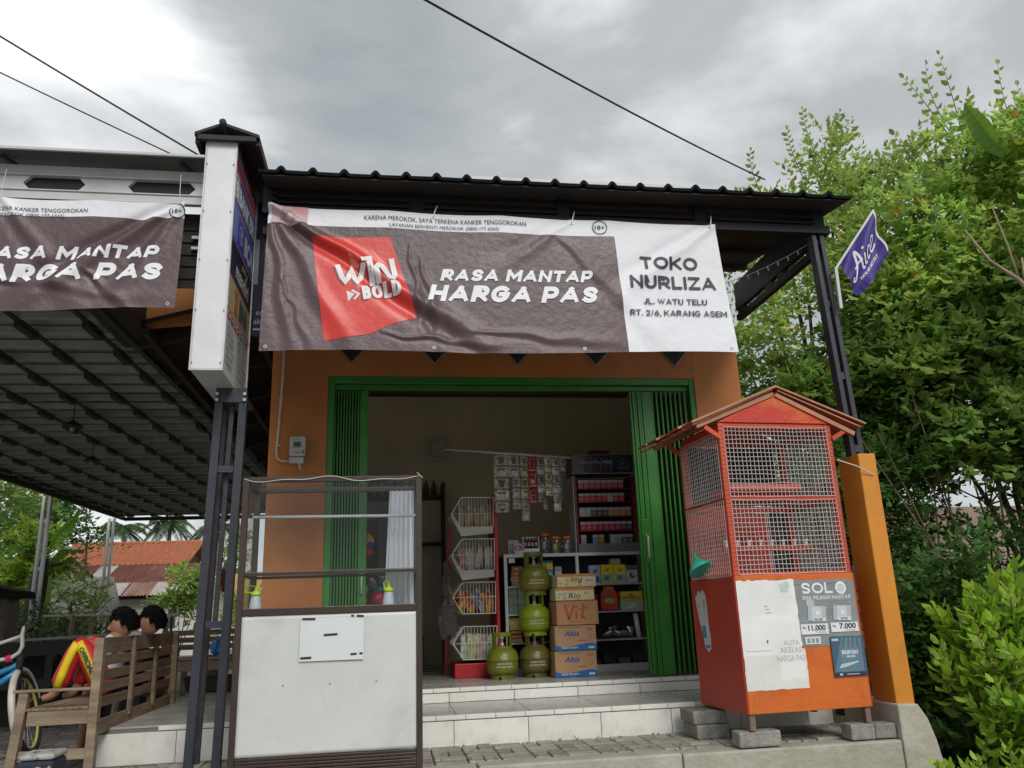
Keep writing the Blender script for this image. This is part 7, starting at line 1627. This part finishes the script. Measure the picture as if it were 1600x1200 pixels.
shoots('tall_shoots', 'slender leafy shoots standing above the tall right tree', [((8.2, 9.1, 6.9), (7.75, 9.0, 8.35), (-.3, 0, .1)), ((8.2, 9.1, 7.0), (8.0, 9.0, 8.55), (.05, 0, .1)), ((8.1, 9.1, 7.0), (7.35, 9.0, 8.1), (-.1, 0, .3)), ((8.2, 9.1, 6.9), (8.35, 9.0, 7.9), (.1, 0, 0)), ((9.0, 9, 7.0), (8.95, 9.0, 8.45), (-.1, 0, 0)), ((9.0, 9, 7.0), (9.2, 9.0, 8.1), (.1, 0, 0)), ((7.7, 9.2, 6.3), (7.1, 9.1, 7.2), (-.1, 0, .2))], lf2, 0.15)
shoots('feathery_shoots', 'feathery shoots reaching left over the porch roof end', [((6.3, 11.4, 7.2), (5.55, 11.2, 7.35), (0, 0, .35)), ((6.3, 11.4, 7.3), (6.0, 11.2, 8.2), (-.2, 0, .1)), ((6.2, 11.4, 6.9), (5.2, 11.2, 7.3), (0, 0, .1)), ((7.3, 11.3, 8.0), (7.0, 11.1, 9.0), (-.1, 0, .2)), ((7.4, 11.3, 8.0), (7.7, 11.1, 9.0), (.1, 0, .1)), ((6.9, 11.2, 7.7), (6.6, 11, 8.5), (-.1, 0, .1))], lf2, 0.14)
# folded banana leaf up in the crown
def blade(root_, pts, w, m, name='leaf', seed=0, tear=0.0):
    P_ = [Vector(q) for q in pts]; n = 28
    def C(s):
        s *= len(P_)-1; i = min(len(P_)-2, int(s)); return P_[i].lerp(P_[i+1], s-i)
    def f(u, v):
        c = C(v); d = (C(min(1, v+.03))-C(max(0, v-.03))).normalized(); sd_ = d.cross(Vector((0.1, 0.3, 1))).normalized(); nn = sd_.cross(d)
        ww = w*math.sin(math.pi*min(1, v*0.93+0.07))**0.6; k = (u-0.5)*2
        return c+sd_*ww*k*0.5-nn*abs(k)*ww*0.22+nn*0.01*math.sin(v*60+k*2)+Vector((0, 0, -abs(k)*tear*abs(noise.noise(Vector((v*14, seed, 0))))))
    return MB().grid(f, 8, n*2).build(name, m, root_, smooth=True)
banl = mat('banana_leaf', (0.13, 0.27, 0.035), 0.4, 0.15, 3, 0.4, 60, leaf=0.35); band_ = mat('banana_leaf_dark', (0.05, 0.14, 0.02), 0.4, 0.15, 3, 0.3, 60, leaf=0.25)
bl2 = thing('banana_leaf', 'broad banana leaf sticking up in the crown at the right', 'leaf', (8.1, 8.4, 6.6))
blade(bl2, [(7.98, 8.2, 6.38), (7.72, 8.2, 6.72), (7.52, 8.2, 7.12)], 0.26, banl, 'blade', 2, 0.05)
# heart-leaved vine
vn = thing('vine', 'twining vine with heart shaped leaves hanging in front of the right trees', 'vine', (5.8, 7.4, 5))
pts = [(5.80, 7.2, 5.75), (5.72, 7.1, 5.6), (5.75, 7.0, 5.3), (5.73, 7.0, 4.7), (5.72, 7.0, 4.4)]
MB().tube(pts, 0.004, 4).build('stem', bark, vn)
for k, (x, z, s_) in enumerate(((5.75, 4.82, .11), (5.72, 4.60, .10), (5.66, 5.3, .08), (5.8, 5.5, .09), (5.62, 4.4, .08))):
    hp = [(0, 0.25), (0.28, 0.42), (0.5, 0.25), (0.48, -0.05), (0.25, -0.4), (0, -0.72), (-0.25, -0.4), (-0.48, -0.05), (-0.5, 0.25), (-0.28, 0.42)]
    c = Vector((x, 6.98, z)); MB().add([c]+[c+Vector((a*s_, -0.03*abs(a)*3, b*s_)) for a, b in hp], [(0, i+1, (i+1) % 10+1) for i in range(10)]).build('leaf', vleaf, vn)

# bright bush in the right foreground: upright shoots with whorled obovate leaves
def bush(name, label, stems, m, leaf, cat='bush', per=30):
    t = thing(name, label, cat, (stems[0][0][0], stems[0][0][1], G)); Pb, D, S, LL, T = [], [], [], [], []
    mb = MB()
    for a, b in stems:
        a, b = Vector(a), Vector(b); c = (a+b)/2+Vector((random.uniform(-.06, .06), random.uniform(-.06, .06), 0.03))
        pts = [a.lerp(c, s).lerp(c.lerp(b, s), s) for s in [i/10 for i in range(11)]]; mb.tube(pts, [0.008*(1-0.7*i/10) for i in range(11)], 5)
        Ls = (b-a).length; n = max(8, int(per*Ls)); ph = random.uniform(0, 6)
        for k in range(n):
            s = 0.25+0.75*(k/(n-1))**0.8; i = min(9, int(s*10)); p_ = pts[i].lerp(pts[i+1], s*10-i); d = (pts[i+1]-pts[i]).normalized()
            ph += 2.4; x_ = d.cross(Vector((0.3, 1, 0))).normalized(); y_ = d.cross(x_); out_ = x_*math.cos(ph)+y_*math.sin(ph)
            up_ = 0.35+0.9*s*s; q = (out_+d*up_+Vector((0, 0, random.uniform(-.25, .1)))).normalized()
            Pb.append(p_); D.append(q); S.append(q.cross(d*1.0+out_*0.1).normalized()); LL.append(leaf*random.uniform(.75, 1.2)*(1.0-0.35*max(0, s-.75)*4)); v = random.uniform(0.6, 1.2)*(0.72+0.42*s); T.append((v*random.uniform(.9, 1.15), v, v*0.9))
    mb.build('stems', bark, t, smooth=True); A = lambda x: np.array([tuple(v) for v in x]); LL = np.array(LL)
    leafmesh('leaves', A(Pb), A(D), A(S), LL, LL*0.46, m, t, A(T), kind='stuff', hexa=True, fold=0.16); return t
rnd = random.Random(4); st_ = []
for (x, y, z, r) in [(3.78,5.00,0.80,.10),(3.92,4.9,.62,.12),(3.76,4.80,0.56,.2),(3.62,5.00,0.50,.12),(4.06,4.80,0.80,.2),(4.1,4.60,0.40,.25),(3.75,4.60,0.25,.2),(3.62,4.80,0.15,.12),(3.64,5.10,0.66,.08),(3.95,4.6,.1,.25),(3.9,4.9,.35,.2),(4.2,4.9,.62,.2),(4.15,5.1,.95,.15)]:
    for k in range(6):
        tip_ = (x+rnd.uniform(-1, 1)*r, y+rnd.uniform(-1, 1)*r*.8, z+rnd.uniform(-.12, .10)); b0 = (3.95+rnd.uniform(-.2, .25), 5.0+rnd.uniform(-.25, .2), max(G, z-rnd.uniform(.45, .75)))
        st_.append((b0, tip_))
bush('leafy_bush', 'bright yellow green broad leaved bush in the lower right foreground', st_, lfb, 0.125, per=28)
st2 = []
for k in range(9):
    x = 3.05+rnd.uniform(-.05, .6); st2.append(((x+.15, 4.55, -0.5), (x+rnd.uniform(-.08, .08), 4.45+rnd.uniform(-.08, .08), -0.11+rnd.uniform(-.03, .15)*(1 if x > 3.2 else 0.4))))
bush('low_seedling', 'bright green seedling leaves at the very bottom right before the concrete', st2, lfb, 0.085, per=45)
# darker undergrowth under the bush
P, dr, sd, Ln, Wd, tint = sprays([(4.3, 5.9, 0.1, .6), (3.95, 5.6, -.3, .45), (4.7, 6.2, .7, .6), (4.1, 6.2, .5, .4), (5.2, 6.9, .3, .7), (4.6, 5.0, -.3, .6)], 170, leaf=0.085, width=0.6)
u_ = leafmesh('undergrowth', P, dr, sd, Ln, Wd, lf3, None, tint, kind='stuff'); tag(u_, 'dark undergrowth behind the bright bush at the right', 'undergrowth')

# ================================================================== background on the left
house1 = thing('rusty_roof_house', 'white walled house under a rusty patched metal roof, nearest beyond the yard', 'house', (-6.8, 25, G))
whitewall = mat('limewash', (0.55, 0.56, 0.54), 0.85, 0.12, 1.2, 0.2, 20)
rust = [mat('rust_%d' % i, c, 0.75, 0.3, 1.6, 0.4, 20, col2=c2, thr=(0.35, 0.75), stretch=(2, 1, 1)) for i, (c, c2) in enumerate([((0.12, 0.035, 0.028), (0.17, 0.055, 0.04)), ((0.10, 0.03, 0.028), (0.22, 0.09, 0.06)), ((0.42, 0.40, 0.38), (0.30, 0.25, 0.22)), ((0.20, 0.08, 0.05), (0.36, 0.25, 0.2))])]
B(-11.2, 24.6, G, -5.35, 28.4, 1.55).build('wall', whitewall, house1)
MB().prism([(24.6, 1.55), (28.4, 1.55), (26.2, 2.50)], 'x', -5.45, -5.36).build('gable', whitewall, house1)
seq = [0, 1, 0, 1, 0, 0, 2, 1, 3, 0, 1, 0, 3]
for k in range(13):
    x = -5.10-k*0.50
    def rs(u, v, x=x, k=k):
        return (x-0.51*u-0.0, 24.15+v*2.1, 1.63+v*0.96+0.015*math.sin(u*38)+0.008*(k % 2)+0.02*noise.noise(Vector((x, v*3, 0))))
    MB().grid(rs, 24, 4).build('roof_sheet', rust[seq[k]], house1, thick=0.01)
for k in range(9):
    x = -5.12-k*0.72-random.uniform(0, .1)
    MB().grid(lambda u, v: (x-0.72*u, 24.08+v*0.85, 1.60+v*0.39+0.03+0.015*math.sin(u*50)), 30, 3).build('patch_sheet', rust[[2, 2, 3, 2, 1, 0, 1, 0, 1][k]], house1, thick=0.008)
MB().prism([(26.25, 2.61), (28.8, 1.55), (28.8, 1.5), (26.25, 2.55)], 'x', -11.3, -5.05).build('roof_back', rust[0], house1)
B(-5.10, 24.1, 1.5, -5.02, 24.14, 1.62).build('barge_board', bark, house1)
MB().bar((-5.06, 24.12, 1.58), (-5.06, 26.25, 2.56), 0.03, 0.10).build('barge_board', whitep, house1); MB().bar((-5.06, 26.25, 2.56), (-5.06, 28.8, 1.5), 0.03, 0.12).build('barge_board', bark, house1)
MB().box(-5.352, 25.6, 0.95, -5.33, 26.0, 1.35).build('window', flat((0.02, 0.03, 0.05)), house1); MB().box(-6.15, 24.57, 0.75, -5.95, 24.6, 1.25).build('window', flat((0.03, 0.04, 0.06)), house1)
house2 = thing('tiled_roof_house', 'house with an orange clay tile roof behind the rusty roofed house', 'house', (-8.5, 31, G))
clay = mat('clay_tile', (0.42, 0.135, 0.06), 0.85, 0.35, 9, 0.3, 20, col2=(0.26, 0.085, 0.045), thr=(0.35, 0.7), dirt=0.6, dscale=1.2)
B(-11.4, 30.3, G, -7.3, 34.2, 2.95).build('wall', whitewall, house2)
def tl(u, v):
    x = -11.6+u*4.62; y = 29.9+v*2.3; z = 2.78+v*0.97; c = (v*15) % 1
    return (x, y, z+0.05*abs(math.sin(u*math.pi*26))+0.05*(1-c)+0.03*noise.noise(Vector((x*1.2, v*3, 0))))
MB().grid(tl, 260, 90).build('roof_tiles', clay, house2)['kind'] = 'stuff'
MB().prism([(32.2, 3.72), (34.8, 2.7), (34.8, 2.6), (32.2, 3.62)], 'x', -11.6, -6.98).build('roof_back', clay, house2)
MB().prism([(30.3, 2.9), (34.2, 2.9), (32.2, 3.66)], 'x', -7.4, -7.3).build('gable', bark, house2)
MB().tube([(-11.6, 32.2, 3.80), (-6.95, 32.2, 3.80)], 0.07, 8).build('ridge', clay, house2)
house3 = thing('yellow_tile_house', 'house with a dull yellow tiled roof seen between the legs of the sign post', 'house', (-5, 33, G))
ytile = mat('yellow_tile', (0.38, 0.27, 0.09), 0.8, 0.3, 9, 0.3, 20)
B(-6.0, 33, G, -2.8, 36, 1.5).build('wall', whitewall, house3)
MB().grid(lambda u, v: (-6.2+u*3.6, 32.5+v*2.2, 1.5+v*1.15+0.05*abs(math.sin(u*math.pi*22))+0.05*(1-(v*13) % 1)), 200, 70).build('roof_tiles', ytile, house3)['kind'] = 'stuff'
house4 = thing('grey_roof_shed', 'low shed with a grey sheet roof in front of the rusty roofed house', 'shed', (-6.3, 19.5, G))
gsh = mat('grey_sheet', (0.13, 0.125, 0.115), 0.7, 0.3, 3, 0.3, 20)
MB().grid(lambda u, v: (-8.6+u*(3.0-0.9*v), 18.6+v*2.2, 1.12+v*0.85+0.012*math.sin(u*120)), 200, 4).build('roof', gsh, house4, thick=0.02); B(-8.4, 18.9, G, -5.9, 20.6, 1.1).build('wall', mat('shed_wall', (0.10, 0.085, 0.06), 0.9), house4)
MB().grid(lambda u, v: (-5.9+u*1.3, 18.4+v*1.0, 0.93+v*0.12), 4, 2).build('roof_slab', gsh, house4, thick=0.03); B(-5.8, 18.6, G, -5.75, 18.65, 1.0).build('post', bark, house4); B(-4.6, 18.6, G, -4.55, 18.65, 1.0).build('post', bark, house4)
shed = thing('dark_shed', 'dark roofed brick shed at the far left edge', 'shed', (-5.9, 12, G))
MB().prism([(-8.0, 2.1), (-4.86, 1.33), (-4.84, 1.24), (-8.0, 1.35)], 'y', 11.7, 12.3).build('roof', mat('dark_roof', (0.014, 0.011, 0.010), 0.9, spec=0.1), shed); B(-7.6, 11.9, G, -5.02, 12.25, 1.25).build('wall', mat('old_brick', (0.14, 0.12, 0.10), 0.9, 0.4, 14, 0.6, 40), shed)
ra = thing('bamboo_rail', 'weathered bamboo frame standing in the garden behind the boys', 'frame', (-4.1, 12, G))
bam = mat('bamboo', (0.28, 0.20, 0.11), 0.6, 0.25, 6)
MB().tube([(-4.6, 12, 1.003), (-3.5, 12, 0.985)], 0.016, 6).build('rail', galv, ra); MB().tube([(-4.225, 12, 1.0), (-4.20, 12, G)], 0.032, 7).build('post', bam, ra); MB().tube([(-4.0, 12.05, 0.97), (-3.99, 12.05, G)], 0.026, 7).build('post', bam, ra); MB().tube([(-3.93, 12.02, 0.98), (-4.13, 12.02, 0.84)], 0.010, 5).build('brace', bam, ra)

tree('garden_tree', 'large dense green tree at the far left beyond the canopy', (-9.2, 21, G), [(-8.9, 20, 2.4, 1.3), (-9.6, 21, 3.4, 1.4), (-8.6, 20.5, 3.7, 0.9), (-8.0, 19.5, 1.2, 0.9), (-10.5, 21, 2.2, 1.4)], 16, 0.17, lf1, r0=0.15, twig=0.6)
tree('garden_tree', 'bushy green tree behind the banana plant, left of the tiled roof', (-8.6, 26, G), [(-9.9, 26, 3.9, .9), (-10.6, 27, 4.3, 1.1), (-9.0, 26, 3.4, 0.5), (-11.3, 27, 3.7, 1.1), (-10.4, 26.5, 2.8, .9)], 14, 0.18, lf3, r0=0.15, twig=0.6)
tree('papaya_tree', 'yellow green young tree with spiky rosettes at the left, before the big tree', (-6.9, 16.5, G), [(-6.75, 16.5, 2.45, .42), (-6.95, 16.6, 1.8, .4), (-6.5, 16.4, 2.0, .35), (-6.8, 16.5, 1.35, .4)], 26, 0.17, lfb, r0=0.05, twig=0.3, light=(0.5, 0.85))
tree('garden_shrub', 'light green airy shrub right of the canopy post, before the grey shed roof', (-5.3, 15.2, G), [(-5.25, 15.3, 1.45, .42), (-5.0, 15.2, 1.05, .38), (-5.5, 15.4, 1.0, .4)], 38, 0.09, lf2, r0=0.03, cat='shrub', twig=0.3)
tree('garden_shrub', 'dark low shrub behind the black railing', (-4.6, 12.6, G), [(-4.5, 12.6, 0.55, .4), (-4.0, 12.8, 0.45, .38), (-3.6, 12.7, 0.40, .3), (-5.0, 12.8, 0.6, .45), (-5.2, 13.4, .9, .4)], 60, 0.08, lf3, r0=0.03, cat='shrub', twig=0.25)
tree('slender_tree', 'slender young tree with drooping leaves in front of the white house wall', (-4.85, 20.5, G), [(-4.85, 20.5, 1.85, .38), (-4.65, 20.5, 1.5, .3), (-5.1, 20.5, 1.45, .28), (-4.5, 20.5, 1.9, .2)], 9, 0.15, lf2, r0=0.03, twig=0.3, droop=.6, up=-.2)
tree('garden_shrub', 'yellowish shrub before the yellow tiled roof, between the sign post legs', (-4.3, 24, G), [(-4.1, 24, 1.2, .5), (-3.6, 24, 1.5, .45), (-4.5, 24, .8, .5)], 22, 0.13, lf2, r0=0.04, cat='shrub')
tree('far_tree', 'thin airy tree on the skyline right of the palms', (-8.6, 45, G), [(-8.4, 45, 4.2, .9), (-7.9, 45, 5.2, .6), (-8.9, 45, 3.2, .9)], 12, 0.22, lf1, r0=0.10, twig=0.7)
tree('far_tree', 'low round tree on the skyline right of the tiled roof', (-9.3, 40, G), [(-8.9, 40, 2.7, .7), (-8.2, 40, 2.2, .8)], 20, 0.22, lf3, r0=0.10, twig=0.6)
# pollarded dark trunk behind the canopy post, banana plant
tk = thing('mossy_trunk', 'dark mossy tree trunk behind the canopy post on the left', 'tree', (-5.75, 14.9, G)); MB().tube([(-5.98, 14.9, G), (-5.92, 14.9, 0.8), (-5.85, 14.9, 1.6), (-5.83, 14.9, 1.98)], [0.20, 0.17, 0.14, 0.10], 10).build('trunk', mat('moss_bark', (0.05, 0.055, 0.03), 0.95, 0.4, 8, 1.2, 30), tk, smooth=True); MB().tube([(-5.83, 14.9, 1.85), (-5.5, 14.9, 1.90)], 0.03, 6).build('branch', bark, tk)
bp = thing('banana_plant', 'banana plant with drooping torn leaves between the canopy posts', 'banana plant', (-6.0, 16.2, G))
MB().tube([(-6.2, 16.1, G), (-6.2, 16.1, 1.5), (-6.17, 16.05, 2.0)], [0.14, 0.11, 0.07], 10).build('trunk', banl, bp, smooth=True)
for i, pts in enumerate(([(-6.15, 16, 2.25), (-5.98, 16, 2.6), (-5.72, 16, 2.92)], [(-6.2, 16, 1.95), (-5.9, 16, 2.25), (-5.55, 16, 2.2)], [(-6.2, 16, 1.9), (-5.75, 16, 2.1), (-5.35, 16, 1.72)], [(-6.15, 16, 1.85), (-5.8, 16, 1.95), (-5.5, 16, 1.72)], [(-6.2, 16.1, 1.9), (-6.45, 16.1, 2.4), (-6.7, 16, 2.3)], [(-6.2, 16.1, 1.8), (-6.45, 16.2, 1.8), (-6.6, 16.2, 1.3)])):
    blade(bp, pts, 0.24, banl, 'leaf', i, 0.12)
# coconut palms far behind the roofs
palm_m = mat('palm_leaf', (0.055, 0.10, 0.035), 0.5, 0.15, 2, leaf=0.25, attr=True)
def palm(x, y, zt_, s_, label, seed):
    rnd = random.Random(seed); t = thing('coconut_palm', label, 'palm tree', (x, y, G))
    MB().tube([(x+0.4, y, G), (x+0.2, y, zt_*0.5), (x, y, zt_)], [0.2, 0.16, 0.12], 8).build('trunk', bark, t, smooth=True)
    Pb, D, S, LL = [], [], [], []; mb = MB()
    for k in range(20):
        a = k*2.4+rnd.uniform(-.2, .2); e = rnd.uniform(-.35, 1.15); L_ = rnd.uniform(2.2, 2.9)*s_; h = Vector((math.cos(a), math.sin(a), 0)); pts = []
        for i in range(11):
            s = i/10; pts.append(Vector((x, y, zt_))+h*L_*s*math.cos(e)*(1-0.15*s)+Vector((0, 0, L_*(math.sin(e)*s-0.75*s*s))))
        mb.tube(pts, [0.03*(1-.8*i/10) for i in range(11)], 4)
        for i in range(1, 44):
            s = i/44; j = min(9, int(s*10)); p_ = pts[j].lerp(pts[j+1], s*10-j); d = (pts[j+1]-pts[j]).normalized(); sd_ = d.cross(Vector((0, 0, 1))).normalized()
            for g in (1, -1):
                q = (sd_*g*0.8+d*0.55+Vector((0, 0, -0.45+rnd.uniform(-.15, .15)))).normalized(); Pb.append(p_); D.append(q); S.append(d); LL.append(0.62*s_*math.sin(math.pi*min(.97, s*0.85+.12)))
    mb.build('fronds', palmf, t); A = lambda v: np.array([tuple(q) for q in v]); LL = np.array(LL); leafmesh('leaflets', A(Pb), A(D), A(S), LL, LL*0+0.05*s_, palm_m, t, kind='stuff')
palm(-15.4, 60, 7.7, 1.1, 'coconut palm on the skyline standing above the middle of the tiled roof', 3); palm(-18.4, 60, 7.3, 1.1, 'coconut palm on the skyline at the left end of the tiled roof', 5)
palm(-12.0, 60, 7.5, 1.1, 'coconut palm on the skyline seen through the sign post legs', 8); palm(-23.0, 56, 8.6, 1.0, 'coconut palm on the skyline just below the left canopy edge', 9)
# distant belt of trees closing the horizon
P, dr, sd, Ln, Wd, tint = sprays([(-40+k*5.2, 85+6*math.sin(k*1.7), 1.2+1.1*math.sin(k*2.3), 4.2) for k in range(20)], 3.2, leaf=0.75, twig=1.8, width=0.6)
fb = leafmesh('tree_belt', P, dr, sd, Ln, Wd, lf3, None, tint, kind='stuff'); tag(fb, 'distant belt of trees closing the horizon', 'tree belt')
# grassy weeds at the foot of the railing and on the verge
P, dr, sd, Ln, Wd, tint = sprays([(-3.0-k*0.5, 10.2+0.3*math.sin(k), -.1, .28) for k in range(6)]+[(3.9+k*0.5, 5.2+0.4*math.sin(k*3), G+.05, .35) for k in range(5)], 120, leaf=0.07, twig=.15)
wd_ = leafmesh('ground_cover', P, dr, sd, Ln, Wd, lf1, None, tint, kind='stuff'); tag(wd_, 'low weeds at the edge of the paving', 'ground cover')

fb_, fd_, fs_ = LEAF_LITTER
lt = leafmesh('leaf_litter', fb_, fd_, fs_, RNG.uniform(.02, .05, len(fb_)), RNG.uniform(.01, .022, len(fb_)), lfd, None, kind='stuff'); tag(lt, 'dry fallen leaves scattered on the terrace paving', 'fallen leaves')
# ================================================================== overhead cables
cb_m = mat('cable', (0.012, 0.012, 0.014), 0.6)
def cable(a, b, sag, r, label):
    a, b = Vector(a), Vector(b)
    o = MB().tube([a.lerp(b, t)-Vector((0, 0, sag*4*t*(1-t))) for t in [i/40 for i in range(41)]], r, 6).build('overhead_cable', cb_m, None, smooth=True); tag(o, label, 'cable')
cable((-9.0, 5.42, 9.24), (-1.30, 5.42, 4.06), 0.12, 0.007, 'black cable, upper one of the pair running down to the sign cap from the left')
cable((-9.0, 5.42, 8.06), (-1.34, 5.42, 4.00), 0.10, 0.005, 'thin black cable, lower of the pair running to the sign cap from the left')
cable((-2.09, 3.0, 4.85), (5.05, 9.14, 6.41), 0.10, 0.010, 'black cable crossing the sky over the porch roof towards the right trees')
